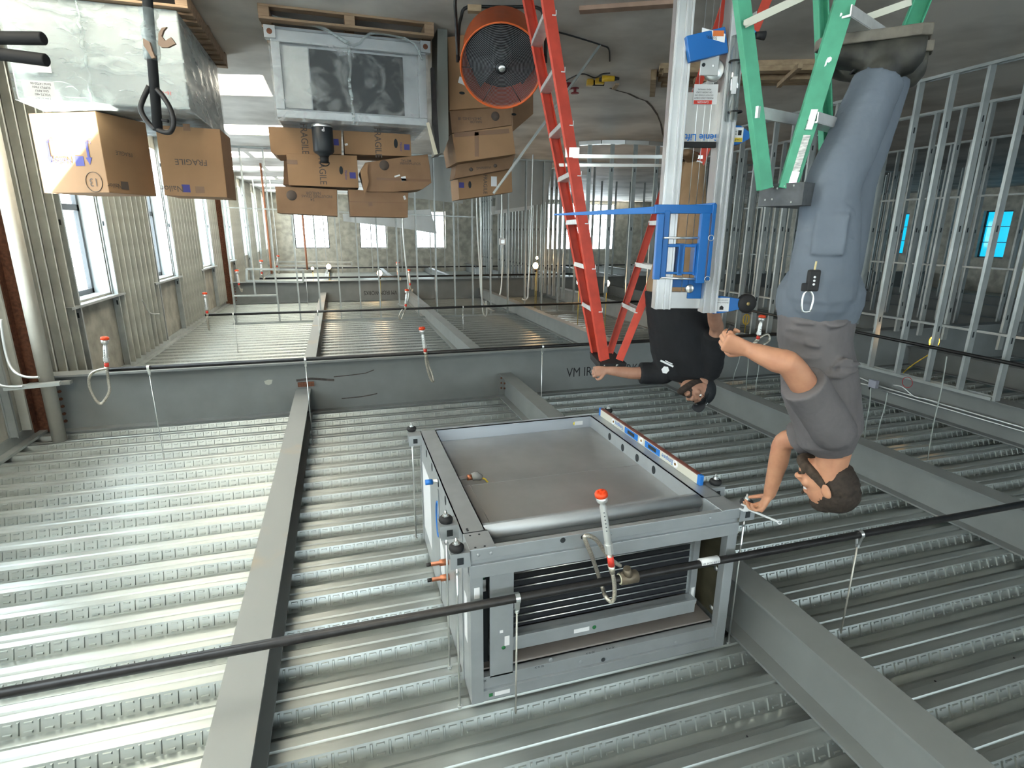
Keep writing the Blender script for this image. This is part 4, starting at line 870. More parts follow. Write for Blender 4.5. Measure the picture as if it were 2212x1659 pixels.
pallet('wooden_pallet', (ux0 - 0.07, UY - 0.10, 0), (ux1 + 0.07, UY + 1.15, 0.115), 'wooden pallet under the wrapped unit in the middle, beside the orange fan')
t = thing('wrapped_unit', ((ux0 + ux1) / 2, UY + 0.5, 0.116), 'plastic-wrapped steel unit with dark front, on a pallet beside the orange fan', 'air handler')
z0 = 0.116
for x, nm in ((ux1 - 0.075, 'post'), (ux0, 'post')):
    MB().box((x, UY, z0 + 0.14), (x + 0.075, UY + 0.07, zt - 0.07)).build(nm, M_UNIT, t, bevel=0.004)
MB().box((ux0, UY, z0 + 0.04), (ux1, UY + 0.05, z0 + 0.14)).build('base_rail', M_UNIT, t, bevel=0.006)
MB().box((ux0, UY, zt - 0.07), (ux1, UY + 0.06, zt)).build('head_rail', M_UNIT, t, bevel=0.006)
mb = MB(); mb.box((ux0, UY + 0.07, z0 + 0.0), (ux1, UY + 1.05, zt - 0.01)); mb.build('casing', M_UNIT, t)
xa = at_y(670, 150, UY).x; xb = at_y(872, 150, UY).x
MB().box((xb, UY + 0.055, z0 + 0.16), (xa, UY + 0.069, zt - 0.09)).build('dark_opening', M_DARK, t)
MB().box((xa + 0.01, UY + 0.03, z0 + 0.16), (ux1 - 0.08, UY + 0.045, zt - 0.09)).build('grey_panel', M_BOARD, t)
for x in (ux0 - 0.045, ux1 - 0.05):
    mb = MB(); mb.box((x, UY - 0.02, z0 + 0.02), (x + 0.095, UY + 0.06, z0 + 0.12)); mb.lathe((x + 0.048, UY - 0.0205, z0 + 0.07), (0, -1, 0), [(0, 0.001), (0.024, 0.001), (0.024, 0)], 14, 1); mb.build('lifting_block', [M_UNIT, M_RUST], t, bevel=0.004)
def film_sheet(mb, o, X, Y, N_, w, h, nx, ny, amp, seed):
    rnd = random.Random(seed); V = []; F = []
    for j in range(ny + 1):
        for i in range(nx + 1):
            e = 0.0 if i in (0, nx) or j in (0, ny) else 1.0
            d = amp * (sin(i * 1.7 + j * 0.8 + seed) * 0.5 + rnd.uniform(-0.5, 0.5)) * e
            V.append(Vector(o) + X * (w * i / nx) + Y * (h * j / ny) + N_ * d)
    for j in range(ny):
        for i in range(nx): a = j * (nx + 1) + i; F.append((a, a + 1, a + nx + 2, a + nx + 1))
    mb.add(V, F, 0, True)
NX = Vector((1, 0, 0)); NY = Vector((0, 1, 0))
mb = MB(); W = ux1 - ux0 + 0.03; H = zt - z0 - 0.10
film_sheet(mb, (ux0 - 0.015, UY - 0.015, z0 + 0.13), NX, UZ, -NY, W, H, 26, 16, 0.012, 3)
film_sheet(mb, (ux1 + 0.015, UY - 0.015, z0 + 0.13), NY, UZ, NX, 1.07, H, 14, 10, 0.012, 5)
film_sheet(mb, (ux0 - 0.015, UY - 0.015, zt + 0.025), NX, NY, UZ, W, 1.07, 14, 14, 0.006, 6)
mb.build('plastic_wrap', M_FILM, t, label='clear wrinkled plastic wrap')
mb = MB(); xs = at_y(755, 150, UY).x; r = random.Random(4)
mb.tube([(xs + r.uniform(-0.012, 0.012), UY - 0.03, z0 + 0.13 + H * k / 14) for k in range(15)], [r.uniform(0.008, 0.018) for _ in range(15)], 6)
P_ = [at_y(x, y, UY - 0.03) for x, y in ((588, 35), (640, 48), (700, 62), (765, 98), (800, 72), (860, 80), (895, 95), (912, 130))]
mb.tube(smooth_path(P_, 3), [r.uniform(0.012, 0.035) for _ in range(22)], 7, flat=0.5); mb.build('bunched_wrap', M_FILMW, t, label='bunched seam of the plastic wrap')
# --- big wrapped unit by the windows ------------------------------------------------
BY = 5.82; bx0 = at_y(394, 130, BY).x; bx1 = at_y(16, 120, BY).x; bz = at_y(405, 238, BY).z; BD = 1.72
pallet('wooden_pallet', (bx0 - 0.10, BY - 0.05, 0), (bx1 + 0.05, BY + BD + 0.08, 0.14), 'wooden pallet under the big wrapped unit by the windows', n=11)
t = thing('wrapped_unit', ((bx0 + bx1) / 2, BY + BD / 2, 0.141), 'big plastic-wrapped unit on a pallet beside the window wall', 'air handler')
mb = MB(); mb.box((bx0, BY + 0.02, 0.141), (bx1, BY + BD, bz - 0.01)); mb.build('casing', mat('wrapped_casing', (0.42, 0.46, 0.46), 0.5, 0.3, var=0.08, scale=3), t, bevel=0.01)
mb = MB(); film_sheet(mb, (bx0 - 0.01, BY, 0.15), NX, UZ, -NY, bx1 - bx0 + 0.02, bz - 0.15, 36, 22, 0.014, 11)
film_sheet(mb, (bx0 - 0.01, BY + BD, 0.15), -NY, UZ, -NX, BD, bz - 0.15, 20, 12, 0.012, 12); film_sheet(mb, (bx0 - 0.01, BY, bz), NX, NY, UZ, bx1 - bx0 + 0.02, BD, 20, 20, 0.005, 13)
mb.build('plastic_wrap', M_FILMW, t, label='plastic wrap whitened for its bright sheen')
mb = MB(); r = random.Random(9)
xs = at_y(185, 120, BY).x; mb.tube([(xs + r.uniform(-0.015, 0.015), BY - 0.015, 0.16 + (bz - 0.17) * k / 14) for k in range(15)], [r.uniform(0.006, 0.02) for _ in range(15)], 6)
for k in range(26):
    xx = r.uniform(110, 300); yy = r.uniform(20, 220); dx = r.uniform(20, 45); mb.tube(smooth_path([at_y(xx, yy, BY - 0.012), at_y(xx + dx / 2, yy + r.uniform(-3, 4), BY - 0.02), at_y(xx + dx, yy + r.uniform(2, 9), BY - 0.012)], 2), [0.002, 0.006, 0.009, 0.006, 0.002], 5, flat=0.5)
mb.build('bunched_wrap', M_FILMW, t, label='bunched seam and creases of the plastic wrap')
for (a, b, lines) in (((33, 118), (112, 158), 0), ((45, 172), (122, 212), 5)):
    p = at_y(*a, BY - 0.021); q = at_y(*b, BY - 0.021); mb = MB(); mb.box((min(p.x, q.x), BY - 0.021, min(p.z, q.z)), (max(p.x, q.x), BY - 0.0195, max(p.z, q.z)))
    for k in range(lines): z = min(p.z, q.z) + 0.02 + k * 0.026; mb.text(('Serial 14720-06', 'SUPPLY FAN', 'Unit AHU', 'VOLTS 460', '3 PH 60 HZ')[k], ((p.x + q.x) / 2 - 0.02, BY - 0.0215, z), NX, UZ, 0.022, 1)
    mb.build('paper_label', [M_WHITE, M_INK], t, label='white paper label under the wrap')
p = at_y(358, 201, BY - 0.02); MB().text('16-12', (p.x, BY - 0.022, p.z), NX, UZ, 0.04).build('marker_writing', mat('red_marker', (0.5, 0.05, 0.05), 0.7), t)
# --- cartons on the big unit
BN = (0, -1, 0)
def corner_carton(label, pc, h, ang, prints1, prints2, lit, dark, depth=0.45):
    pass
zb = bz + 0.006; k0 = at_h(205, 238, 6.25); a = radians(27)
n1 = Vector((sin(a), -cos(a), 0)); n2 = Vector((-cos(a), -sin(a), 0))
X1 = UZ.cross(n1); C = at_z(206, 240, zb); 
e1 = at_plane(60, 240, C, n1); w1 = abs((e1 - C).dot(X1)); X2 = UZ.cross(n2); e2 = at_plane(312, 250, C, n2); w2 = abs((e2 - C).dot(X2)); hh = at_plane(243, 416, C, n1).z - zb
t = thing('carton', C - n1 * w2 / 2, 'large sunlit cardboard carton standing on the big wrapped unit by the windows', 'box', 'cardboard cartons')
mb = MB(); mb.obox(C + X1 * w1 / 2 - n1 * w2 / 2 + UZ * hh / 2, X1 * w1 / 2, n1 * w2 / 2, UZ * hh / 2); mb.build('carton_body', M_CARD, t, bevel=0.004)
def onf(n, x, y): return at_plane(x, y, C + n * 0.002, n)
for x, y in ((105, 328), (190, 330)):
    c = onf(n1, x, y); MB().prism(c, X1, UZ, n1, [(-0.012, -0.09), (0.012, -0.09), (0.012, 0.04), (0.032, 0.04), (0, 0.10), (-0.032, 0.04), (-0.012, 0.04)], 0.001).build('printed_arrow', M_BPRT, t); MB().text('UP', onf(n1, x, y - 24), X1, UZ, 0.045).build('printed_text', M_BPRT, t)
c = onf(n1, 172, 348); MB().obox(c, X1 * 0.045, UZ * 0.04, n1 * 0.0006).build('printed_mark', M_BPRT, t); MB().text('Nailor', onf(n1, 132, 348), X1, UZ, 0.085, bold=0.005).build('printed_text', M_BPRT, t)
mb = MB(); c = onf(n1, 203, 393); Xv = [c + X1 * cos(q) * 0.085 + UZ * sin(q) * 0.085 for q in np.linspace(0, 2 * pi, 24, endpoint=False)]; mb.tube(Xv, 0.003, 5, closed=True); mb.text('13', c, X1, UZ, 0.10); mb.build('round_print', M_PRT, t)
MB().text('FRAGILE', onf(n2, 268, 332), X2, UZ, 0.05).build('printed_text', M_PRT, t); MB().obox(onf(n2, 270, 401), X2 * 0.04, UZ * 0.035, n2 * 0.0006).build('printed_mark', M_PRT, t); MB().text('Nailor', onf(n2, 248, 401), X2, UZ, 0.06).build('printed_text', M_PRT, t)
q0 = at_z(335, 272, zb)
carton('carton', 'square shadowed cardboard carton beside the sunlit carton, behind the black jack handle', [(335, 270), (475, 279), (491, 427), (356, 422)], (0, 6.35, 0), BN, 0.55,
       [('FRAGILE', 413, 350, 0.075, 0), ('mark', 402, 407, 0.035, 0, ''), ('Nailor', 372, 407, 0.075, 0, 1.0), ('tape', 403, 275, 0.03, 0, 0.03), ('tape', 432, 410, 0.03, 0, 0.04)])
# --- cartons on the middle unit
zc_ = zt + 0.03; CY = 6.35
carton('carton', 'lower left cardboard carton on the middle wrapped unit, behind the black bottle', [(578, 263), (736, 268), (738, 333), (597, 335), (585, 327)], (0, CY, 0), BN, 0.5,
       [('FRAGILE', 657, 300, 0.092, pi / 2, 0.85), ('mark', 725, 307, 0.03, pi / 2, 'Nailor')], zmin=zc_)
carton('carton', 'lower right cardboard carton on the middle wrapped unit, with black hand hole', [(741, 270), (886, 279), (889, 338), (745, 333)], (0, CY, 0), BN, 0.5,
       [('FRAGILE', 816, 308, 0.092, pi / 2, 0.85), ('hole', 855, 310, 0.045, 0), ('mark', 879, 318, 0.028, pi / 2, 'Nailor'), ('label', 748, 312, 0.015, 0.3, 0.01)], zmin=zc_)
carton('carton', 'neat cardboard carton in the middle row, stacked above the black bottle', [(618, 331), (771, 336), (775, 406), (624, 400)], (0, CY - 0.03, 0), BN, 0.5,
       [('FRAGILE', 696, 366, 0.092, pi / 2, 0.85), ('hole', 737, 368, 0.04, 0), ('mark', 762, 379, 0.03, pi / 2, 'Nailor'), ('tape', 631, 350, 0.02, 0, 0.05)])
carton('carton', 'brown carton edge showing behind the neat middle-row carton', [(612, 268), (700, 268), (705, 399), (612, 399)], (0, CY + 0.55, 0), BN, 0.4, m=M_CARD2, zmin=zc_)
t, X, n = carton('carton', 'crushed open-ended cardboard carton at the right of the middle row', [(789, 351), (850, 342), (924, 333), (928, 356), (932, 395), (912, 409), (850, 415), (792, 414), (778, 369)], (0, CY - 0.02, 0), BN, 0.45,
       [('round', 830, 357, 0.05, 0), ('SOUTHWARK', 886, 353, 0.035, 0), ('METAL', 877, 347, 0.035, 0), ('label', 872, 386, 0.025, 0.2, 0.022), ('label', 858, 380, 0.03, 0.3, 0.008), ('tape', 872, 388, 0.012, 0, 0.28)], m=M_CARD2)
p = at_y(787, 388, CY - 0.06); mb = MB(); tri = [at_y(x, y, CY - 0.05) for x, y in ((778, 369), (795, 352), (793, 372), (797, 392), (787, 422))]
mb.prism(tri[0], NX, UZ, -NY, [((v - tri[0]).x, (v - tri[0]).z) for v in tri], 0.006); mb.build('torn_flap', M_CARD, t, label='pale torn end flap')
carton('carton', 'top left cardboard carton of the stack on the middle unit', [(594, 402), (728, 409), (729, 467), (599, 460)], (0, CY, 0), BN, 0.42,
       [('round', 630, 422, 0.05, 0), ('NAILOR', 677, 417, 0.04, 0), ('INDUSTRIES TEXAS', 685, 424, 0.035, 0), ('24', 675, 431, 0.04, 0)], m=M_CARD2)
carton('carton', 'top right cardboard carton of the stack on the middle unit', [(752, 409), (882, 416), (881, 470), (757, 467)], (0, CY + 0.02, 0), BN, 0.42, [('tape', 817, 437, 0.004, 0, 0.3), ('label', 874, 427, 0.012, 0.3, 0.02), ('tape', 800, 441, 0.02, 0.1, 0.02)], m=M_CARD2)
# --- black bottle on the unit
bp_ = at_y(695, 267, 6.1); bz0 = zt + 0.03; t = thing('water_bottle', (bp_.x, 6.1, bz0), 'large black water bottle with carry loop standing on the middle wrapped unit', 'bottle')
sb = 0.0965 * 1.0; MB().lathe((bp_.x, 6.1, bz0), (0, 0, 1), [(0, 0), (sb * 0.92, 0), (sb, 0.006), (sb, 0.235), (sb * 0.9, 0.25), (sb * 0.5, 0.272), (sb * 0.5, 0.28), (0, 0.28)], 28).build('bottle_body', mat('black_powder_coat', (0.018, 0.022, 0.026), 0.45), t)
MB().lathe((bp_.x, 6.1, bz0 - 0.001), (0, 0, 1), [(sb * 0.95, 0), (sb * 1.0, 0.004), (sb * 1.005, 0.022), (sb, 0.024)], 28).build('steel_base', M_ZINC, t)
MB().lathe((bp_.x, 6.1, bz0 + 0.28), (0, 0, 1), [(0, 0), (sb * 0.43, 0), (sb * 0.40, 0.06), (0, 0.06)], 20).build('lid', M_RUBBER, t)
MB().tube([Vector((bp_.x, 6.1, bz0 + 0.34)) + Vector((cos(a) * 0.042, 0, sin(a) * 0.028)) for a in np.linspace(-0.4, pi + 0.4, 12)], 0.005, 8).build('carry_loop', M_RUBBER, t)
MB().text('P', (bp_.x - 0.01, 6.1 - sb - 0.001, bz0 + 0.05), NX, UZ, 0.05, bold=0.02).build('logo', M_WHITE, t)
# --- orange drum fan
FC = at_h(1083, 146, 5.15); ax = (FH * -1 * cos(radians(38)) + UZ * sin(radians(38))).normalized(); R = 0.335; SX = RH
t = thing('drum_fan', (FC.x, FC.y, 0), 'round orange drum fan in a black tube stand on the concrete floor', 'fan')
M_OR = mat('orange_enamel', (0.62, 0.11, 0.02), 0.4, var=0.06, scale=8); M_ORI = mat('orange_inside', (0.40, 0.06, 0.02), 0.5); M_FDK = mat('dark_fan_steel', (0.03, 0.032, 0.035), 0.45, 0.5); M_GRL = mat('grille_wire', (0.30, 0.32, 0.34), 0.4, 0.5)
MB().lathe(FC, ax, [(R - 0.02, -0.33), (R - 0.01, -0.34), (R, -0.33), (R, -0.005), (R + 0.009, 0.0), (R + 0.006, 0.010), (R - 0.004, 0.008), (R - 0.012, -0.02)], 48, x=SX).build('drum', M_OR, t)
MB().lathe(FC, ax, [(R - 0.012, -0.02), (R - 0.013, -0.33), (R - 0.02, -0.34)], 48, x=SX).build('drum_lining', M_ORI, t)
MB().lathe(FC, ax, [(0.0, -0.30), (R - 0.02, -0.33)], 40, x=SX).build('rear_guard', M_FDK, t)
mb = MB(); mb.lathe(FC, ax, [(0.075, -0.28), (0.08, -0.16), (0.05, -0.14), (0, -0.138)], 20, x=SX); mb.build('motor', M_FDK, t)
X_, Y_, Z_ = frame(ax, SX)
for k in range(3):
    a = k * 2 * pi / 3 + 0.5; d = X_ * cos(a) + Y_ * sin(a); e = -X_ * sin(a) + Y_ * cos(a); mb = MB(); V = []
    for rr in (0.07, 0.17, 0.28):
        for s in (-1, 1): V.append(FC + ax * -0.2 + d * rr + e * s * rr * 0.42 + ax * s * 0.04)
    mb.add(V + [v + ax * 0.004 for v in V], [(0, 1, 3, 2), (2, 3, 5, 4), (6, 8, 9, 7), (8, 10, 11, 9)], 0, True); mb.build('blade', M_FDK, t)
mb = MB()
for k in range(26):
    rr = 0.045 + k * 0.0112; mb.tube([FC + ax * (0.0 - 0.02 * (rr / R) ** 2 + 0.012) + (X_ * cos(a) + Y_ * sin(a)) * rr for a in np.linspace(0, 2 * pi, 40, endpoint=False)], 0.0016, 4, closed=True)
mb.build('grille_rings', M_GRL, t)
mb = MB()
for k in range(6): a = k * pi / 3; d = X_ * cos(a) + Y_ * sin(a); mb.tube([FC + ax * 0.012 + d * 0.03, FC + ax * -0.006 + d * (R - 0.004)], 0.0032, 6)
mb.build('grille_spokes', M_FDK, t)
MB().lathe(FC, ax, [(0.045, 0.008), (0.045, 0.016), (0, 0.018)], 20, x=SX).build('hub_plate', M_FDK, t); MB().lathe(FC + SX * -0.006, ax, [(0.028, 0.018), (0.028, 0.021), (0, 0.021)], 20, x=SX).text('X', FC + ax * 0.022 - SX * 0.006, X_, Y_, 0.03).build('badge', M_ZINC, t)
FB = FC + ax * -0.16; rt = 0.014; yw = R + 0.035
mb = MB(); fy = FH * -1
def U(front): 
    o = FB + fy * front; o = Vector((o.x, o.y, 0)); z1 = rt
    return smooth_path([FB - SX * yw, FB - SX * yw + fy * front * 0.5 - UZ * (FB.z * 0.5), o - SX * (yw - 0.01) + UZ * 0.10, o - SX * (yw - 0.07) + UZ * z1, o + UZ * z1, o + SX * (yw - 0.07) + UZ * z1, o + SX * (yw - 0.01) + UZ * 0.10, FB + SX * yw + fy * front * 0.5 - UZ * (FB.z * 0.5), FB + SX * yw], 5)
mb.tube(U(0.22), rt, 10); mb.tube(U(-0.24), rt, 10); mb.build('tube_stand', M_BLACK, t)
for s in (-1, 1): MB().lathe(FB + SX * s * (R - 0.002), SX * s, [(0, 0.05), (0.03, 0.05), (0.03, 0.03), (0.016, 0.03), (0.016, 0)], 12).build('pivot_knob', M_RUBBER, t)
# --- carton pile behind the fan
QN = (0.10, -1, 0)
carton('carton', 'tall cardboard carton directly behind the orange fan at the bottom of the pile', [(967, 80), (1105, 60), (1105, 228), (971, 238)], (0, 6.15, 0), BN, 0.5, [('hole', 998, 201, 0.03, pi / 2), ('label', 1001, 176, 0.05, -0.3, 0.03), ('hole', 1028, 207, 0.025, pi / 2)])
carton('carton', 'printed cardboard carton in the fan-side pile, just above the orange fan rim', [(971, 239), (1105, 229), (1106, 270), (976, 288)], (0, 6.2, 0), BN, 0.5, [('round', 1070, 251, 0.045, 0), ('NAILOR', 1028, 263, 0.035, 0.05), ('24-07-13-02-18', 1015, 256, 0.04, 0.05)], m=M_CARD2)
carton('carton', 'large plain taped cardboard carton in the middle of the fan-side pile', [(976, 289), (1106, 271), (1114, 333), (987, 351)], (0, 6.2, 0), BN, 0.62, [('tape', 1030, 312, 0.12, 0.0, 0.022), ('tape', 1041, 287, 0.022, 0.12, 0.30)])
carton('carton', 'added darker carton standing in for the shaded top face of the taped carton', [(987, 353), (1113, 335), (1104, 364), (982, 386)], (0, 6.5, 0), BN, 0.30, [('round', 1018, 366, 0.02, 0), ('round', 1070, 358, 0.02, 0), ('WARNING', 1045, 362, 0.035, 0.1)], m=M_CARD2)  # darker carton added in place of the taped carton's shaded top face
carton('carton', 'topmost cardboard carton of the fan-side pile, with white sticker', [(989, 385), (1105, 364), (1107, 415), (992, 431)], (0, 6.75, 0), BN, 0.45, [('hole', 1015, 399, 0.04, 0), ('label', 1067, 392, 0.035, 0, 0.055), ('FRAGILE', 1048, 398, 0.065, pi / 2, 0.9), ('mark', 997, 400, 0.03, pi / 2, '')])
carton('carton', 'shadowed cardboard carton peeking out right of the orange fan', [(1106, 120), (1152, 118), (1152, 246), (1108, 284)], (0, 6.7, 0), BN, 0.4, [('hole', 1110, 247, 0.03, pi / 2)], m=M_CARD2)
MBp = MB(); pts = [(945, 60), (966, 52), (969, 300), (958, 330), (944, 333)]; P3 = [at_y(x, y, 6.05) for x, y in pts]
MBp.prism(P3[0], NX, UZ, NY, [((v - P3[0]).x, (v - P3[0]).z) for v in P3], 0.35); tag(MBp.build('duct_section', mat('dull_dark_duct', (0.20, 0.21, 0.19), 0.5, 0.4), fix=True), 'narrow dull metal duct section standing between the middle unit and the carton pile', 'duct')
MBp = MB(); pts = [(931, 146), (938, 146), (950, 330), (944, 334), (935, 260)]; P3 = [at_y(x, y, 5.95) for x, y in pts]
MBp.prism(P3[0], NX, UZ, NY, [((v - P3[0]).x, (v - P3[0]).z) for v in P3], 0.05); tag(MBp.build('steel_angle', M_BLACK, fix=True), 'dark upright steel angle standing beside the middle wrapped unit', 'angle')
P3 = [at_y(x, y, 5.9) for x, y in ((921, 265), (927, 264), (946, 333), (938, 334))]
tag(MB().prism(P3[0], NX, UZ, NY, [((v - P3[0]).x, (v - P3[0]).z) for v in P3], 0.02).build('foam_strip', mat('cream_foam', (0.62, 0.58, 0.45), 0.8), fix=True), 'thin cream foam strip sticking up beside the dark steel angle', 'foam strip')
# --- pallet jack handle -------------------------------------------------------------
h = 3.05; SH = at_h(319, 5, h); SE = at_h(341, 283, h); d = (SE - SH).normalized(); base = SH - d * ((SH.z - 0.22) / d.z)
t = thing('pallet_jack', (base.x, base.y, 0), 'black pallet jack handle with D-shaped grip in front of the big wrapped unit', 'pallet jack')
MB().tube([base, SE + d * 0.0], 0.023, 14).build('handle_shaft', M_RUBBER, t)
mb = MB(); pl = [(322, 186), (306, 222), (305, 240), (318, 262), (334, 277), (358, 286), (370, 282), (375, 262), (368, 235), (352, 208), (338, 192)]
mb.tube(smooth_path([at_h(x, y, h - 0.01) for x, y in pl], 4), 0.0125, 10); mb.build('grip_loop', M_BLACK, t)
MB().tube([at_h(350, 259, h - 0.01), at_h(364, 262, h - 0.01)], 0.007, 8).build('release_lever', M_RUBBER, t)
a = SH + d * 0.03; r = random.Random(2)
MB().tube([a + d * (k * 0.02) for k in range(12)], [0.036 + r.uniform(-0.006, 0.008) for _ in range(12)], 9).build('plastic_wrapping', M_FILMW, t)
mb = MB()
for pl in ([(345, 98), (345, 75), (352, 62), (363, 60), (356, 68), (352, 80), (360, 90), (372, 82), (382, 96), (366, 104), (352, 104)], [(312, 84), (326, 92), (332, 112), (338, 126), (331, 128), (322, 112), (313, 100)]):
    P3 = [at_h(x, y, h - 0.04) for x, y in pl]; mb = MB(); mb.prism(P3[0], RH, UZ, -FH, [((v - P3[0]).dot(RH), (v - P3[0]).z) for v in P3], 0.012); mb.build('torn_paper', mat('brown_paper', (0.25, 0.17, 0.12), 0.8), t, fix=True)
bq = Vector((base.x, base.y, 0)); fwd_ = Vector((0.35, 0.94, 0)).normalized(); sd = Vector((fwd_.y, -fwd_.x, 0))
mb = MB(); mb.obox(bq + UZ * 0.16 + fwd_ * 0.02, sd * 0.09, fwd_ * 0.09, UZ * 0.09); mb.lathe(bq + UZ * 0.10 + fwd_ * 0.02, UZ, [(0, 0), (0.05, 0), (0.05, 0.25), (0, 0.25)], 14); mb.build('pump_body', M_REDT, t, bevel=0.01)
mb = MB()
for s in (-1, 1): mb.lathe(bq + sd * s * 0.05 + UZ * 0.08, sd * s, [(0, 0), (0.08, 0), (0.08, 0.045), (0, 0.045)], 18)
mb.build('steer_wheels', M_RUBBER, t)
for s in (-1, 1): MB().obox(bq + fwd_ * 0.72 + sd * s * 0.19 + UZ * 0.075, sd * 0.075, fwd_ * 0.60, UZ * 0.02).obox(bq + fwd_ * 1.2 + sd * s * 0.19 + UZ * 0.032, sd * 0.03, fwd_ * 0.04, UZ * 0.031).build('fork', M_REDT, t, bevel=0.006)
MB().obox(bq + fwd_ * 0.12 + UZ * 0.13, sd * 0.26, fwd_ * 0.03, UZ * 0.08).build('fork_carriage', M_REDT, t, bevel=0.006)
# two pipe ends jutting in from the window side
for (a, b, lab, tilt) in (((0, 82), (95, 83), 'upper of two black round bar ends jutting in before the big wrapped unit', 0), ((0, 117), (101, 130), 'lower of two black round bar ends jutting in before the big wrapped unit', 0)):
    A = at_h(*a, 2.35); B = at_h(*b, 2.35); dd = (A - B).normalized(); E = A + dd * ((XR - 0.01 - A.x) / dd.x); o = MB().tube([B, B + dd * 0.004, E], [0.019, 0.0225, 0.0225], 16).build('black_bar', M_RUBBER); tag(o, lab, 'bar')
# --- lumber, plank, conduit, drill, cords
def plank(a, b, w, h_, label, name='wood_plank', m=M_LUMB, z=None, cat='plank'):
    a = Vector(a); b = Vector(b); o = MB().bar(a + UZ * h_ / 2, b + UZ * h_ / 2, w, h_, x=UZ.cross(b - a)).build(name, m, bevel=0.003); return tag(o, label, cat)
plank(at_z(1252, 17, 0), at_z(1462, 2, 0), 0.10, 0.035, 'pinkish wooden plank lying on the floor near the lift', m=mat('pink_wood', (0.40, 0.27, 0.20), 0.8, var=0.1, scale=8))
zl = 0.0
for k, (xa, ya, xb, yb_, zz, lab) in enumerate(((1425, 140, 1840, 128, 0.0, 'nearest long board of the lumber stack behind the ladders'), (1422, 152, 1835, 146, 0.0, 'second long board of the lumber stack behind the ladders'), (1424, 163, 1800, 158, 0.0, 'third long board of the lumber stack behind the ladders'),
                                            (1430, 176, 1780, 170, 0.0, 'farthest board of the lumber stack behind the ladders'), (1432, 150, 1830, 141, 0.06, 'upper long board lying across the lumber stack'), (1500, 168, 1790, 162, 0.06, 'upper rear board lying on the lumber stack'))):
    plank(at_z(xa, ya, zz), at_z(xb, yb_, zz), 0.14, 0.055, lab, name='lumber_board')
plank(at_z(1683, 180, 0.12), at_z(1730, 136, 0.12), 0.05, 0.05, 'short loose board lying askew on the lumber stack', name='lumber_board')
plank(at_z(1410, 190, 0), at_z(1413, 150, 0), 0.07, 0.11, 'end block supporting the lumber stack', name='wood_block', cat='block')
plank(at_z(1010, 12, 0), at_z(1040, 13, 0), 0.07, 0.05, 'small raw wood block under the fan stand', name='wood_block', cat='block')
P0 = at_z(1296, 98, 0.012); P1 = at_h(1066, 418, 6.3); o = MB().bar(P0, P1, 0.022, 0.04, x=RH).build('metal_strut', M_STUD); tag(o, 'long thin metal strut leaning from the floor onto the fan-side carton pile', 'strut')
for pts, lab, rr, m in (([(1165, 60), (1215, 72), (1260, 85), (1300, 98), (1315, 106), (1317, 132)], 'black power cord snaking from the fan to the cordless drill', 0.008, M_RUBBER),
                       ([(1205, 185), (1240, 165), (1262, 160), (1285, 168), (1300, 160), (1318, 158)], 'thin black cord tangled beside the cordless drill', 0.007, M_RUBBER)):
    cable([at_z(x, y, 0.01) for x, y in pts], rr, lab, m, name='power_cord')
dp = at_z(1310, 160, 0.0); t = thing('cordless_drill', dp, 'yellow and black cordless drill lying on the floor near the crack', 'drill')
M_YEL = mat('tool_yellow', (0.60, 0.36, 0.02), 0.45); dx = RH
MB().tube([dp + dx * -0.10 + UZ * 0.05, dp + dx * 0.05 + UZ * 0.05], [0.032, 0.036], 14).build('motor_housing', M_YEL, t); MB().tube([dp + dx * -0.10 + UZ * 0.05, dp + dx * -0.16 + UZ * 0.05], [0.026, 0.014], 12).build('chuck', M_RUBBER, t)
MB().bar(dp + dx * 0.02 + UZ * 0.04, dp + dx * 0.05 + FH * 0.14 + UZ * 0.035, 0.045, 0.04).build('handle', M_RUBBER, t, bevel=0.008); MB().obox(dp + dx * 0.055 + FH * 0.17 + UZ * 0.04, dx * 0.055, FH * 0.03, UZ * 0.035).build('battery', M_YEL, t, bevel=0.006)
dp = at_z(1290, 172, 0.0); t = thing('impact_driver', dp, 'second yellow and black tool on the floor, left of the cordless drill', 'drill')
MB().tube([dp + dx * -0.09 + UZ * 0.04, dp + dx * 0.06 + UZ * 0.04], 0.033, 14).build('motor_housing', M_RUBBER, t); MB().obox(dp + dx * 0.09 + UZ * 0.035, dx * 0.04, FH * 0.05, UZ * 0.035).build('battery', M_YEL, t, bevel=0.006)
for (x, y, lab) in ((1228, 180, 'small red plastic spool on the floor, left of two'), (1242, 190, 'small dark red spool on the floor, right of two')):
    p = at_z(x, y, 0); t = thing('cable_spool', p, lab, 'spool'); MB().lathe(p, UZ, [(0, 0), (0.055, 0), (0.055, 0.01), (0.02, 0.01), (0.02, 0.06), (0.055, 0.06), (0.055, 0.07), (0, 0.07)], 16).build('spool', mat('dark_red_plastic', (0.20, 0.02, 0.025), 0.5), t)
p = at_z(1326, 190, 0); t = MB().bar(p + UZ * 0.01, at_z(1334, 172, 0) + UZ * 0.05, 0.05, 0.02, x=RH).build('wood_scrap', M_LUMB); tag(t, 'splintered wood scrap standing at the head of the floor crack', 'scrap')
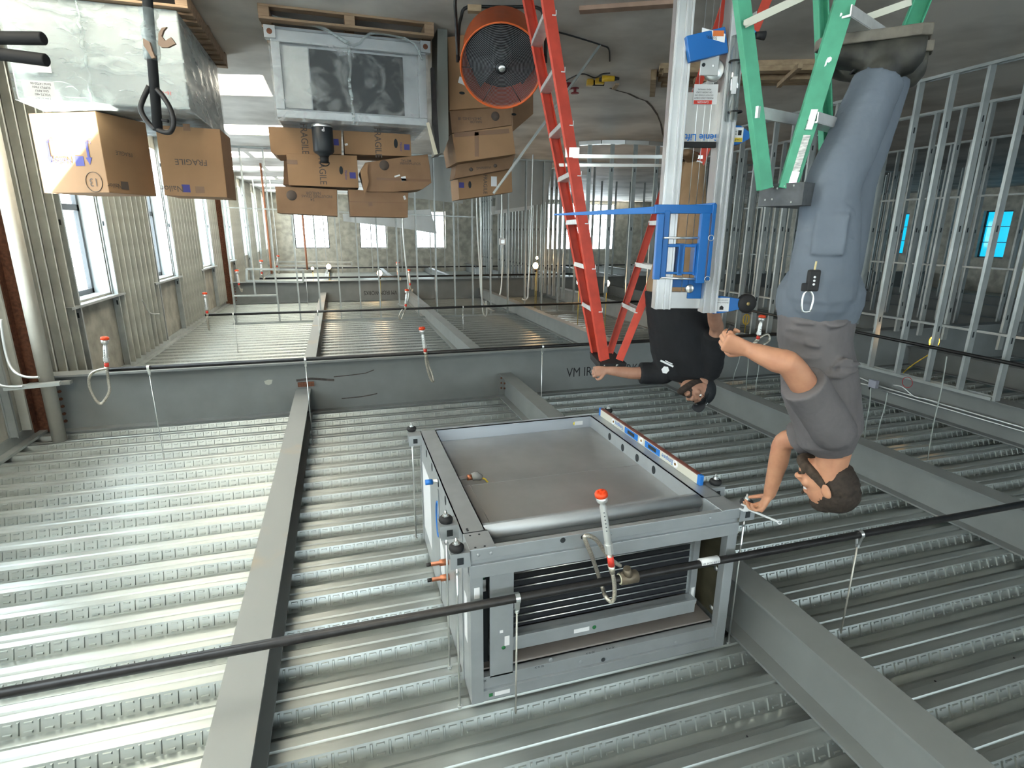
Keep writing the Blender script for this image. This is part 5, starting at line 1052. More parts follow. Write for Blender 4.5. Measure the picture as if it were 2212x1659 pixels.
# ================================================================ LADDERS AND LIFT
def hp(x, y, h): return at_h(x, y, h)
def to_z(a, b, z): a = Vector(a); b = Vector(b); return a + (b - a) * ((z - a.z) / (b.z - a.z))
def chan(mb, a, b, w, d, Xd, side, mi=0, t=0.005):
    """channel rail from a to b; w along Xd (lean direction), d depth toward -side (open side faces side)"""
    a = Vector(a); b = Vector(b); Z = (b - a).normalized(); X = Vector(Xd); X = (X - Z * X.dot(Z)).normalized(); Y = Z.cross(X)
    if Y.dot(Vector(side)) < 0: Y = -Y
    m = (a + b) / 2; L = (b - a) / 2
    mb.obox(m, X * w / 2, Y * t / 2, L, mi)
    for s in (-1, 1): mb.obox(m + X * s * (w / 2 - t / 2) + Y * d / 2, X * t / 2, Y * d / 2, L, mi)
def ladder(name, label, tops, bots, mrail, mstep, wrail, nsteps, zstep0, dz, cap, steps_on=(0, 1), spreader=None, stickers=()):
    """tops/bots: [[near, far] of front section, [near, far] of rear section]"""
    base = (bots[0][0] + bots[0][1] + bots[1][0] + bots[1][1]) / 4
    t = thing(name, (base.x, base.y, 0), label, 'ladder')
    for sec in (0, 1):
        lean = (bots[sec][0] - tops[sec][0]); lean.z = 0; lean.normalize()
        for k in (0, 1):
            a = tops[sec][k]; b = bots[sec][k]; other = tops[sec][1 - k] - a
            mb = MB(); chan(mb, a, b, wrail * (1.0 if sec == 0 else 0.74), 0.028, lean, other); r = mb.build('side_rail', mrail, t, bevel=0.0015)
            d = (a - b).normalized(); MB().obox(b + d * 0.03 + UZ * 0.0, lean * wrail * 0.6, lean.cross(UZ) * 0.025, d * 0.029).build('foot', M_RUBBER, t, bevel=0.004)
        if sec in steps_on:
            for i in range(nsteps):
                z = zstep0 + i * dz
                if z > tops[sec][0].z - 0.12: break
                p = to_z(tops[sec][0], bots[sec][0], z); q = to_z(tops[sec][1], bots[sec][1], z)
                d = (q - p).normalized(); n = UZ.cross(d); hw = wrail * (0.48 if sec == 0 else 0.36)
                mb = MB(); mb.obox((p + q) / 2, (q - p) / 2, n * hw, UZ * 0.003); mb.obox((p + q) / 2 + n * hw - UZ * 0.014, (q - p) / 2, n * 0.002, UZ * 0.015); mb.obox((p + q) / 2 - n * hw - UZ * 0.014, (q - p) / 2, n * 0.002, UZ * 0.015)
                mb.build('step', mstep, t)
    return t, base
M_RED = mat('red_fibreglass', (0.52, 0.055, 0.03), 0.5, var=0.10, scale=14); M_ALU = mat('brushed_aluminium', (0.66, 0.67, 0.66), 0.42, 0.6, var=0.07, scale=20)
M_GRN = mat('green_fibreglass', (0.06, 0.30, 0.18), 0.55, var=0.10, scale=16); M_CAPK = mat('paint_spotted_black', (0.03, 0.03, 0.03), 0.6, col2=(0.03, 0.03, 0.03)); M_CAPG = mat('dark_grey_ladder_cap', (0.06, 0.065, 0.07), 0.6, var=0.2, scale=30)
rt_n, rt_f = hp(1307, 778, 4.05), hp(1289, 778, 4.38); rb_n, rb_f = to_z(rt_n, hp(1187, 20, 3.88), 0.0), to_z(rt_f, hp(1150, 60, 4.50), 0.0)
st_n, st_f = hp(1338, 778, 4.02), hp(1315, 768, 4.35); sb_n, sb_f = to_z(st_n, hp(1655, 5, 3.88), 0.0), to_z(st_f, hp(1567, 5, 4.48), 0.0)
t, base = ladder('stepladder', 'tall red fibreglass stepladder gripped by the black-shirted worker', [[rt_n, rt_f], [st_n, st_f]], [[rb_n, rb_f], [sb_n, sb_f]], M_RED, M_ALU, 0.074, 9, 0.3, 0.305, None)
mb = MB(); c = (rt_n + rt_f + st_n + st_f) / 4; wd = (rt_f - rt_n + st_f - st_n).normalized(); wd.z = 0; ld = UZ.cross(wd).normalized()
mb.obox(c + UZ * 0.015, wd * 0.21, ld * 0.10, UZ * 0.028, top=0.93); r = random.Random(3)
for k in range(16): q = hp(r.uniform(1296, 1340), r.uniform(777, 797), 3.93); mb.sphere(c - wd * 0.212 + ld * r.uniform(-0.09, 0.09) + UZ * r.uniform(-0.01, 0.04), 0.006, 0.003, 0.004, 6, 4, 1)
mb.build('top_cap', [M_RUBBER, mat('paint_specks', (0.4, 0.42, 0.4), 0.7)], t)
for (za, side) in ((1.40, 0), (1.40, 1)):
    p = to_z([rt_n, rt_f][side], [rb_n, rb_f][side], za); q = to_z([st_n, st_f][side], [sb_n, sb_f][side], za); MB().bar(p, q, 0.022, 0.005, x=UZ).build('spreader_bar', M_ZINC, t)
for (x, y, w_, h_) in ((1490, 335, 0.04, 0.07), (1474, 428, 0.045, 0.09)):
    lean = (sb_n - st_n).normalized(); s_ = ((y - 778) / (5 - 778)); p = st_n.lerp(hp(1655, 5, 3.88), s_); 
    mb = MB(); out = -(st_f - st_n).normalized(); X = out.cross(lean).normalized(); mb.obox(p + out * 0.004, lean * h_, X * 0.028, out * 0.001); mb.build('warning_sticker', M_WHITE, t)
p = to_z(rt_n, rb_n, hp(1245, 330, 3.95).z); MB().obox(p, (RH * 0.045), FH * 0.01, UZ * 0.03).build('rail_clip', M_ZINC, t)
# green stepladder
gt_n, gt_f = hp(1702, 408, 1.97), hp(1826, 400, 2.22); gb_n, gb_f = to_z(gt_n, hp(1827, 0, 1.95), 0.0), to_z(gt_f, hp(1982, 20, 2.34), 0.0)
ht_n, ht_f = hp(1657, 408, 1.97), hp(1783, 400, 2.22); hb_n, hb_f = to_z(ht_n, hp(1607, 0, 1.95), 0.0), to_z(ht_f, hp(1768, 0, 2.32), 0.0)
SZ = hp(1895, 66, 2.06).z
t, base = ladder('stepladder', 'green fibreglass stepladder with stickers under the gray-shirted worker', [[gt_n, gt_f], [ht_n, ht_f]], [[gb_n, gb_f], [hb_n, hb_f]], M_GRN, M_ALU, 0.058, 5, SZ - 3 * 0.295, 0.295, None, steps_on=(0,))
GREEN = t
c = (gt_n + gt_f + ht_n + ht_f) / 4; wd = (gt_f - gt_n); wd.z = 0; wd.normalize(); ld = UZ.cross(wd).normalized()
mb = MB(); mb.obox(c + UZ * 0.034, wd * 0.185, ld * 0.078, UZ * 0.036, top=0.96); 
for k in range(7): mb.sphere(c - wd * 0.186 + ld * r.uniform(-0.06, 0.06) + UZ * r.uniform(0.005, 0.06), 0.004, 0.002, 0.004, 6, 4, 1)
mb.build('top_cap', [M_CAPG, MATS['paint_specks']], t, bevel=0.006)
# stickers and paint on the near rail, spreaders
lean = (gb_n - gt_n).normalized(); out = -(gt_f - gt_n); out = (out - lean * out.dot(lean)).normalized(); X = out.cross(lean).normalized()
tot = hp(1827, 0, 1.95)
def onrail(x, y, off=0.0): s_ = (y - 408) / (0 - 408.0); return gt_n.lerp(tot, s_) + out * (0.0035 + off)
M_STK = mat('worn_white_sticker', (0.60, 0.60, 0.58), 0.6, col2=(0.28, 0.28, 0.28), scale=45, stretch=(1, 1, 3)); M_HOLO = mat('pink_foil_sticker', (0.65, 0.42, 0.55), 0.3, 0.3, col2=(0.85, 0.85, 0.9), scale=60)
MB().obox(onrail(0, 340), lean * 0.075, X * 0.022, out * 0.0006).build('worn_sticker', M_STK, t)
b = MB(); b.obox(onrail(0, 250), lean * 0.030, X * 0.021, out * 0.0006); b.text('DANGER', onrail(0, 262, 0.001), lean, -X if X.dot(UZ) > 0 else X, 0.008, 1); b.build('warning_sticker', [M_WHITE, M_INK], t)
MB().obox(onrail(0, 384), lean * 0.022, X * 0.024, out * 0.0008).build('foil_sticker', M_HOLO, t)
mb = MB()
for (yy, s_) in ((130, 0.012), (122, 0.008), (188, 0.006), (60, 0.004), (30, 0.005), (215, 0.004)): mb.lathe(onrail(0, yy) + X * r.uniform(-0.02, 0.02), out, [(0, 0.001), (s_, 0.001), (s_ * 1.1, 0)], 7)
mb.build('paint_splashes', M_WHITE, t, label='white paint splashes')
M_SPR = mat('cream_painted_steel', (0.50, 0.50, 0.42), 0.5, 0.3)
p = onrail(0, 0) * 0 + to_z(ht_n, hb_n, hp(1611, 52, 1.95).z); q = to_z(gt_n, gb_n, p.z + 0.0); p2 = hp(1700, 8, 1.93)
MB().bar(hp(1609, 52, 1.93), hp(1745, -12, 1.93), 0.022, 0.006, x=UZ).tube([hp(1609, 52, 1.93) - FH * 0.006, hp(1609, 52, 1.93) - FH * 0.012], 0.008, 8).build('spreader_bar', M_SPR, t)
MB().bar(hp(1816, 58, 2.16), hp(1968, 4, 2.13), 0.022, 0.006, x=UZ).build('spreader_bar', M_SPR, t)
zb_ = hp(1780, 258, 2.15).z; p = to_z(ht_n, hb_n, zb_ + 0.015); q = to_z(ht_f, hb_f, zb_); MB().bar(p + (p - q) * 0.02, q, 0.035, 0.012, x=UZ).bar(p, hp(1640, 232, 2.0), 0.02, 0.006, x=UZ).build('rear_brace', M_ALU, t)
p = hp(2030, 2, 2.6); 
# ---------------------------------------------------------------- material lift
HL = 2.80
M_LBLUE = mat('lift_blue_paint', (0.010, 0.13, 0.42), 0.38); M_MAST = mat('mast_aluminium', (0.56, 0.57, 0.57), 0.36, 0.7, var=0.05, scale=10)
def fx(x, y, h=HL): p = hp(x, y, h); return p
xl = (fx(1457, 335) - CO).dot(RH); xr = (fx(1566, 335) - CO).dot(RH); O = CO * 0
def LP(r_, h_, z_): return RH * r_ + FH * h_ + UZ * z_
ztl = fx(1427, 668).z; ztr = fx(1530, 676).z
t = thing('material_lift', LP((xl + xr) / 2, HL + 0.1, 0), 'silver and blue hand-crank material lift mast standing between the red and green ladders', 'material lift')
def mast(rc, w, h0, h1, z1, name='mast_column', ribs=True):
    mb = MB(); a, b = rc - w / 2, rc + w / 2; tt = 0.004
    mb.obox(LP(rc, h0 + tt, (z1 + 0.06) / 2), RH * w / 2, FH * tt, UZ * (z1 - 0.06) / 2)
    for s in (-1, 1): mb.obox(LP(rc + s * (w / 2 - tt), (h0 + h1) / 2, (z1 + 0.06) / 2), RH * tt, FH * (h1 - h0) / 2, UZ * (z1 - 0.06) / 2)
    if ribs:
        for u in (-0.40, -0.08, 0.40): mb.obox(LP(rc + u * w, h0 - 0.004, (z1 + 0.06) / 2), RH * w * 0.06, FH * 0.006, UZ * (z1 - 0.06) / 2)
    return mb.build(name, M_MAST, t, bevel=0.001)
mast(xl, 0.080, HL, HL + 0.07, ztl); mast(xr, 0.072, HL, HL + 0.07, ztr); mast(xr + 0.002, 0.045, HL + 0.08, HL + 0.13, ztr - 0.02, ribs=False); mast(xl, 0.045, HL + 0.08, HL + 0.13, ztl - 0.03, ribs=False)
MB().obox(LP((xl + xr) / 2, HL + 0.06, ztl + 0.0 - 0.04), RH * (abs(xr - xl) / 2 - 0.02), FH * 0.012, UZ * 0.042).build('top_plate', M_MAST, t, bevel=0.002)
MB().lathe(LP((xl + xr) / 2 - 0.02, HL + 0.03, ztl - 0.10), FH, [(0, 0), (0.018, 0), (0.022, 0.003), (0.016, 0.010), (0.022, 0.017), (0, 0.017)], 20).build('top_pulley', M_ZINC, t)
MB().obox(LP((xl + xr) / 2 + 0.01, HL + 0.055, ztl - 0.125), RH * 0.11, FH * 0.01, UZ * 0.02).obox(LP(xr + 0.07, HL + 0.05, ztl - 0.10), RH * 0.035, FH * 0.012, UZ * 0.05).build('top_bracket', M_LBLUE, t, bevel=0.003)
for dx_ in (0.10, 0.135, 0.165): MB().tube([LP(xl - dx_, HL + 0.045, 0.4), LP(xl - dx_, HL + 0.045, ztl - 0.08)], 0.0016, 6).build('lift_cable', M_ZINC, t)
# carriage
cz0 = fx(1480, 452).z; cz1 = fx(1480, 606).z; hc = HL - 0.06
def ubar(x, y0, y1, w, dep=0.035, m=M_LBLUE, hh=hc, nm='carriage_tube'):
    a = fx(x, y0, hh); b = fx(x, y1, hh); r_ = (a.dot(RH) + b.dot(RH)) / 2; z0_, z1_ = sorted((a.z, b.z)); MB().obox(LP(r_, hh + dep / 2, (z0_ + z1_) / 2), RH * w / 2, FH * dep / 2, UZ * (z1_ - z0_) / 2).build(nm, m, t, bevel=0.003)
ubar(1424, 462, 604, 0.030); ubar(1519, 460, 612, 0.042); ubar(1437, 455, 600, 0.026, 0.10, hh=hc + 0.01); ubar(1537, 440, 606, 0.018, 0.10, hh=hc + 0.005)
for (x0, y0, x1, y1) in ((1432, 514, 1508, 514), (1428, 600, 1502, 603)):
    MB().tube([fx(x0, y0, hc + 0.01), fx(x1, y1, hc + 0.01)], 0.0055, 10).build('roller_pin', M_ZINC, t)
mb = MB(); a = fx(1436, 527, hc + 0.02); b = fx(1504, 593, hc + 0.02); r0, r1 = a.dot(RH), b.dot(RH); z0_, z1_ = a.z, b.z
for (u0, u1, v0, v1) in ((0, 1, 0, 0.10), (0, 1, 0.92, 1), (0, 0.12, 0, 1), (0.90, 1, 0, 1), (0.44, 0.62, 0, 1)):
    mb.obox(LP(r0 + (r1 - r0) * (u0 + u1) / 2, hc + 0.03, z0_ + (z1_ - z0_) * (v0 + v1) / 2), RH * abs(r1 - r0) * (u1 - u0) / 2, FH * 0.005, UZ * abs(z1_ - z0_) * (v1 - v0) / 2)
mb.build('carriage_plate', M_LBLUE, t, bevel=0.003)
for x, y in ((1466, 560), (1500, 560)): p = fx(x, y, hc + 0.06); MB().obox(p, RH * 0.012, FH * 0.035, UZ * 0.075).build('carriage_web', M_LBLUE, t, bevel=0.002)
for x, y in ((1536, 514), (1528, 603)):
    c = fx(x, y, hc - 0.005); MB().tube([c + (RH * cos(a) + UZ * sin(a)) * 0.013 for a in np.linspace(0, 2 * pi, 16, endpoint=False)], 0.0016, 6, closed=True).build('pin_ring', M_ZINC, t)
# forks pointing away to the left
fa = fx(1545, 449, hc + 0.02); fb = hp(1242, 463, 3.35); d = (fb - fa).normalized(); 
MB().bar(fa, fb, 0.012, 0.046, x=UZ.cross(d), w2=0.012, h2=0.010).build('fork', M_LBLUE, t, bevel=0.002)
fa2 = fx(1424, 455, hc + 0.10); fb2 = fa2 + d * 0.0 + (fb - fa) * 0.78 + FH * 0.14; MB().bar(fa2 + UZ * -0.003, Vector((fb2.x, fb2.y, fb.z)), 0.012, 0.036, x=UZ.cross(d), h2=0.010).build('fork', M_LBLUE, t, bevel=0.002)
MB().obox(fx(1480, 452, hc + 0.03), RH * 0.145, FH * 0.016, UZ * 0.020).build('carriage_tube', M_LBLUE, t, bevel=0.003)
# lower blue crossbar with sticker, pulley hanger, name plate
MB().bar(fx(1484, 108, HL - 0.02), fx(1567, 88, HL - 0.0), 0.03, 0.105, x=FH).build('winch_crossbar', M_LBLUE, t, bevel=0.003)
b = MB(); b.obox(fx(1541, 76, HL - 0.021) , RH * 0.052 + UZ * -0.012, FH * 0.001, UZ * 0.017); b.text('SUPERLIFT', fx(1531, 80, HL - 0.0235), RH * 1 + UZ * -0.12, UZ, 0.016, 1); b.obox(fx(1552, 72, HL - 0.0225), RH * 0.024, FH * 0.0006, UZ * 0.011, 2)
b.build('maker_sticker', [M_WHITE, M_INK, mat('orange_print', (0.6, 0.15, 0.03), 0.5)], t)
mb = MB(); a = fx(1533, 134, HL + 0.0); mb.obox(a, RH * 0.042, FH * 0.003, UZ * 0.055); mb.tube([fx(1520, 140, HL - 0.002), fx(1520, 140, HL - 0.008)], 0.008, 10, 1); mb.tube([fx(1541, 142, HL - 0.002), fx(1541, 142, HL - 0.007)], 0.006, 10, 0); mb.build('pulley_bracket', [M_MAST, M_DARK], t, bevel=0.003)
MB().lathe(fx(1544, 150, HL + 0.015), FH, [(0, 0), (0.040, 0), (0.046, 0.004), (0.038, 0.012), (0.046, 0.02), (0.040, 0.024), (0, 0.024)], 28).build('pulley_wheel', M_ZINC, t)
a = fx(1483, 200, HL + 0.05); b_ = fx(1553, 308, HL + 0.05); mb = MB(); rc = (a.dot(RH) + b_.dot(RH)) / 2; zc2 = (a.z + b_.z) / 2; hw, hz2 = abs(a.dot(RH) - b_.dot(RH)) / 2 + 0.015, abs(a.z - b_.z) / 2
mb.obox(LP(rc, HL + 0.05, zc2), RH * hw, FH * 0.006, UZ * hz2); MBn = MB()
b = MB(); b.text('Genie Lift', LP(rc - 0.005, HL + 0.0425, a.z + 2 * hz2 - 0.022), RH, UZ, 0.042, 0, bold=0.02); mb.build('name_plate', mat('plate_stainless', (0.52, 0.51, 0.49), 0.35, 0.6, var=0.06, scale=4), t); b.build('plate_lettering', M_BLUE, t)
mb = MB(); sp = fx(1524, 204, HL + 0.04); mb.obox(sp, RH * 0.055, FH * 0.0012, UZ * 0.042); mb.obox(sp + UZ * 0.033 - FH * 0.0016 + RH * 0.010, RH * 0.042, FH * 0.0008, UZ * 0.008, 1)
for k in range(4): mb.text(('MODEL LOAD CHART', 'DO NOT STAND ON', 'OR UNDER LOAD', 'READ MANUAL')[k], sp - FH * 0.003 + UZ * (0.016 - k * 0.012) + RH * 0.008, RH, UZ, 0.009, 2)
mb.text('DANGER', sp - FH * 0.003 + UZ * 0.033 + RH * 0.010, RH, UZ, 0.013, 0); mb.build('warning_sticker', [M_WHITE, M_REDT, M_INK], t)
MB().obox(fx(1513, 313, HL + 0.04), RH * 0.10, FH * 0.01, UZ * 0.013).build('rubber_stop', M_RUBBER, t)
# clear document tube
M_ACR = clear('clear_tube', (0.80, 0.83, 0.83), 0.72)
ta, tb = fx(1593, 78, HL - 0.02), fx(1584, 262, HL - 0.02); tb = Vector((ta.x, ta.y, tb.z)) * 0.5 + Vector((tb.x, tb.y, tb.z)) * 0.5
MB().tube([ta, tb], 0.026, 20).build('document_tube', M_ACR, t)
for (x, y) in ((1590, 133), (1588, 242)): c = fx(x, y, HL - 0.02); MB().tube([c + Vector((cos(a), sin(a), 0)) * 0.028 for a in np.linspace(0, 2 * pi, 20, endpoint=False)], 0.004, 6, closed=True).build('tube_band', M_RUBBER, t)
MB().obox(fx(1586, 184, HL - 0.048), RH * 0.011, FH * 0.0008, UZ * 0.035).build('tube_label', M_WHITE, t)
# blue brackets on the far side of the mast
pl = [(1570, 269), (1600, 271), (1620, 285), (1619, 300), (1596, 312), (1571, 315)]; P3 = [fx(x, y, HL + 0.01) for x, y in pl]
MB().prism(P3[0], RH, UZ, FH, [((v - P3[0]).dot(RH), (v - P3[0]).z) for v in P3], 0.05).build('leg_bracket', M_LBLUE, t, bevel=0.002, fix=True)
sp = fx(1590, 291, HL + 0.008); mb = MB(); mb.obox(sp, RH * 0.032, FH * 0.001, UZ * 0.031); mb.obox(sp + UZ * 0.022 - FH * 0.0015, RH * 0.030, FH * 0.0006, UZ * 0.009, 1); mb.text('! CAUTION', sp + UZ * 0.022 - FH * 0.0025, RH, UZ, 0.011, 2)
mb.text('PINCH', sp - FH * 0.0015 + RH * 0.012 - UZ * 0.002, RH, UZ, 0.009, 2); mb.text('POINT', sp - FH * 0.0015 + RH * 0.012 - UZ * 0.014, RH, UZ, 0.009, 2); mb.obox(sp - RH * 0.016 - UZ * 0.008 - FH * 0.0015, RH * 0.008, FH * 0.0006, UZ * 0.011, 2)
mb.build('warning_sticker', [M_WHITE, mat('caution_yellow', (0.72, 0.55, 0.05), 0.5), M_INK], t)
pl = [(1590, 34), (1618, 50), (1636, 70), (1628, 84), (1606, 92), (1590, 80)]; P3 = [fx(x, y, HL + 0.01) for x, y in pl]
MB().prism(P3[0], RH, UZ, FH, [((v - P3[0]).dot(RH), (v - P3[0]).z) for v in P3], 0.05).build('leg_bracket', M_LBLUE, t, bevel=0.002, fix=True)
MB().tube([fx(1632, 76, HL - 0.0), fx(1652, 77, HL - 0.0)], [0.014, 0.019], 12).build('locking_knob', M_RUBBER, t)
# top wheel arm
pl = [(1540, 640), (1562, 640), (1600, 646), (1600, 668), (1562, 676), (1540, 678)]; P3 = [fx(x, y, HL + 0.02) for x, y in pl]
MB().prism(P3[0], RH, UZ, FH, [((v - P3[0]).dot(RH), (v - P3[0]).z) for v in P3], 0.035).build('wheel_arm', M_LBLUE, t, bevel=0.002, fix=True)
sp = fx(1559, 658, HL + 0.018); mb = MB(); mb.obox(sp, RH * 0.037, FH * 0.001, UZ * 0.034); mb.text('Load Instructions', sp - FH * 0.0015 - UZ * 0.022, RH, UZ, 0.008, 1); mb.text('Mechanical Systems', sp - FH * 0.0015 - UZ * 0.010, RH, UZ, 0.008, 1)
mb.prism(sp - FH * 0.001 + UZ * 0.016, RH, UZ, -FH, [(-0.010, 0.010), (-0.010, -0.004), (0, -0.012), (0.010, -0.004), (0.010, 0.010)], 0.0006, 1); mb.build('wheel_arm_sticker', [M_WHITE, M_INK], t)
wc = fx(1612, 655, HL + 0.03); MB().lathe(wc - FH * 0.025, FH, [(0, 0), (0.012, 0), (0.040, 0.004), (0.046, 0.012), (0.046, 0.038), (0.040, 0.046), (0, 0.046)], 28).build('loading_wheel', M_RUBBER, t)
MB().lathe(wc - FH * 0.026, FH, [(0, -0.002), (0.009, -0.002), (0.009, 0.0)], 12).build('wheel_hub', mat('brass_hub', (0.35, 0.27, 0.12), 0.4, 0.7), t)
# lift base (below the frame)
MB().obox(LP((xl + xr) / 2, HL + 0.05, 0.10), RH * 0.20, FH * 0.06, UZ * 0.04).build('base_frame', M_LBLUE, t, bevel=0.006)
for s in (-1, 1):
    MB().obox(LP((xl + xr) / 2 + s * 0.24, HL - 0.35, 0.10), RH * 0.025, FH * 0.45, UZ * 0.03).build('base_leg', M_LBLUE, t, bevel=0.004)
    for f in (-0.75, 0.12): MB().lathe(LP((xl + xr) / 2 + s * 0.24 - 0.018, HL + f, 0.045), RH, [(0, 0), (0.045, 0), (0.045, 0.036), (0, 0.036)], 18).build('base_wheel', M_RUBBER, t)
# ================================================================ PEOPLE
def skin_mat(name, col, col2):
    m = mat(name, col, 0.55, col2=col2, scale=14, bump=0.05, bscale=120, lo=0.35, hi=0.7); b = m.node_tree.nodes['Principled BSDF']
    b.inputs['Subsurface Weight'].default_value = 0.08; b.inputs['Subsurface Radius'].default_value = (0.012, 0.005, 0.003); return m
M_SKIN1 = skin_mat('fair_skin', (0.50, 0.255, 0.15), (0.40, 0.185, 0.11)); M_SKIN2 = skin_mat('warm_skin', (0.40, 0.22, 0.15), (0.32, 0.165, 0.11))
def fuse(mb, name, m, parent, voxel, smooth=6, fac=0.6, disp=0.0, dscale=0.06, label=None, dec=0.0):
    """fuse overlapping closed shapes into one continuous skin"""
    off = wloc(parent); o = bpy.data.objects.new(name, mb.mesh(name, m, off)); COL.objects.link(o)
    bm = bmesh.new(); bm.from_mesh(o.data); bmesh.ops.recalc_face_normals(bm, faces=bm.faces); bm.to_mesh(o.data); bm.free()
    r = o.modifiers.new('r', 'REMESH'); r.mode = 'VOXEL'; r.voxel_size = voxel; r.use_smooth_shade = True
    s = o.modifiers.new('s', 'SMOOTH'); s.iterations = smooth; s.factor = fac
    if disp:
        tx = bpy.data.textures.new(name, 'CLOUDS'); tx.noise_scale = dscale; tx.noise_depth = 3; d = o.modifiers.new('d', 'DISPLACE'); d.texture = tx; d.strength = disp; d.mid_level = 0.5; d.texture_coords = 'LOCAL'
    dg = bpy.context.evaluated_depsgraph_get(); me = bpy.data.meshes.new_from_object(o.evaluated_get(dg)); o.modifiers.clear(); old = o.data; o.data = me; bpy.data.meshes.remove(old); me.name = name
    for p in me.polygons: p.use_smooth = True
    o.parent = parent
    if label: o['label'] = label
    return o
def limb(mb, pts, rad, n=16, flat=1.0, up=None, sub=4, e0=1, e1=1):
    P = smooth_path(pts, sub); k = len(pts); R = []
    for i in range(k - 1):
        for j in range(sub): t = j / sub; R.append(rad[i] * (1 - t) + rad[i + 1] * t)
    R.append(rad[-1]); mb.tube(P, R, n, flat=flat, up=up)
    if e0: mb.sphere(P[0], R[0] * 0.98, n=12, k=8)
    if e1: mb.sphere(P[-1], R[-1] * 0.98, n=12, k=8)
def loft(mb, rings, n=24, capz=True):
    """rings: (centre, half-width vector, half-depth vector)"""
    V = []; F = []
    for c, a, b in rings:
        for j in range(n): t = 2 * pi * j / n; V.append(Vector(c) + Vector(a) * cos(t) + Vector(b) * sin(t))
    for i in range(len(rings) - 1):
        for j in range(n): F.append((i * n + j, i * n + (j + 1) % n, (i + 1) * n + (j + 1) % n, (i + 1) * n + j))
    F.append(tuple(reversed(range(n)))); F.append(tuple((len(rings) - 1) * n + j for j in range(n))); mb.add(V, F, 0, True)
def hand(mb, w, d, pn, curl, thumb=1, s=1.0, spread=0.10, thumb_curl=0.5):
    """w wrist, d pointing direction, pn back-of-hand normal; curl per finger (bend per joint)"""
    d = Vector(d).normalized(); pn = Vector(pn); pn = (pn - d * pn.dot(d)).normalized(); sd = d.cross(pn) * thumb     # towards the thumb side
    W = Vector(w); K = W + d * 0.088 * s
    loft(mb, [(W - d * 0.01 * s, sd * 0.027 * s, pn * 0.020 * s), (W + d * 0.02 * s, sd * 0.032 * s, pn * 0.019 * s), (W + d * 0.06 * s, sd * 0.040 * s, pn * 0.016 * s), (K, sd * 0.040 * s, pn * 0.013 * s), (K + d * 0.006 * s, sd * 0.034 * s, pn * 0.009 * s)], 16)
    L = ((0.045, 0.026, 0.020), (0.050, 0.030, 0.021), (0.046, 0.028, 0.020), (0.036, 0.021, 0.018))
    for i in range(4):
        c = curl[i] if isinstance(curl, (list, tuple)) else curl; u = (1.5 - i) / 1.5; p = K + sd * u * 0.029 * s - d * (abs(u) ** 2) * 0.005 * s - d * 0.012 * s
        dd = (d + sd * u * spread).normalized(); pts = [p]; rr = [0.0098 * s]; a = 0
        for q, l in enumerate(L[i]):
            a += c * (0.9, 1.15, 0.7)[q]; v = dd * cos(a) - pn * sin(a); p = p + v * l * s; pts.append(p); rr.append((0.0092, 0.0083, 0.0070)[q] * s)
        limb(mb, pts, rr, 10, sub=2)
    p = W + d * 0.022 * s + sd * 0.026 * s; pts = [p - sd * 0.01 * s]; rr = [0.014 * s]; a = 0
    v0 = (d * 0.72 + sd * 0.62 - pn * 0.28).normalized()
    for q, l in enumerate((0.040, 0.032, 0.026)):
        v = (v0 * cos(a) - (sd * 0.55 + pn * 0.65).normalized() * sin(a)).normalized(); p = p + v * l * s; pts.append(p); rr.append((0.0122, 0.0105, 0.0085)[q] * s); a += thumb_curl
    limb(mb, pts, rr, 10, sub=2)
    return K, d, pn, sd
def head(mb, c, f, u, s=1.0):
    """head shape into mb: c centre (between the ears), f face direction, u up"""
    f = Vector(f).normalized(); u = Vector(u); u = (u - f * u.dot(f)).normalized(); r = f.cross(u)
    E = lambda x, y, z, a, b, d, n=20, k=14: mb.sphere(Vector(c) + (r * x + f * y + u * z) * s, a * s, b * s, d * s, n, k, 0, r, f, u)
    E(0, -0.008, 0.035, 0.076, 0.095, 0.083); E(0, 0.015, -0.01, 0.066, 0.080, 0.085); E(0, 0.030, -0.055, 0.052, 0.058, 0.050); E(0, 0.066, -0.092, 0.024, 0.020, 0.018)
    E(0, 0.078, 0.028, 0.045, 0.016, 0.014); E(-0.038, 0.070, -0.018, 0.022, 0.018, 0.020); E(0.038, 0.070, -0.018, 0.022, 0.018, 0.020)
    limb(mb, [Vector(c) + (f * 0.088 + u * 0.012) * s, Vector(c) + (f * 0.100 - u * 0.010) * s, Vector(c) + (f * 0.108 - u * 0.028) * s], [0.008 * s, 0.010 * s, 0.014 * s], 10, sub=2)
    for sx in (-1, 1):
        E(sx * 0.012, 0.098, -0.031, 0.009, 0.010, 0.007, 10, 8)
        E(sx * 0.078, -0.008, -0.004, 0.008, 0.018, 0.032, 12, 10); E(sx * 0.083, -0.014, 0.010, 0.006, 0.014, 0.018, 12, 8)
    E(0, 0.088, -0.060, 0.024, 0.012, 0.006, 14, 8); E(0, 0.085, -0.071, 0.020, 0.012, 0.007, 14, 8)
    return f, u, r
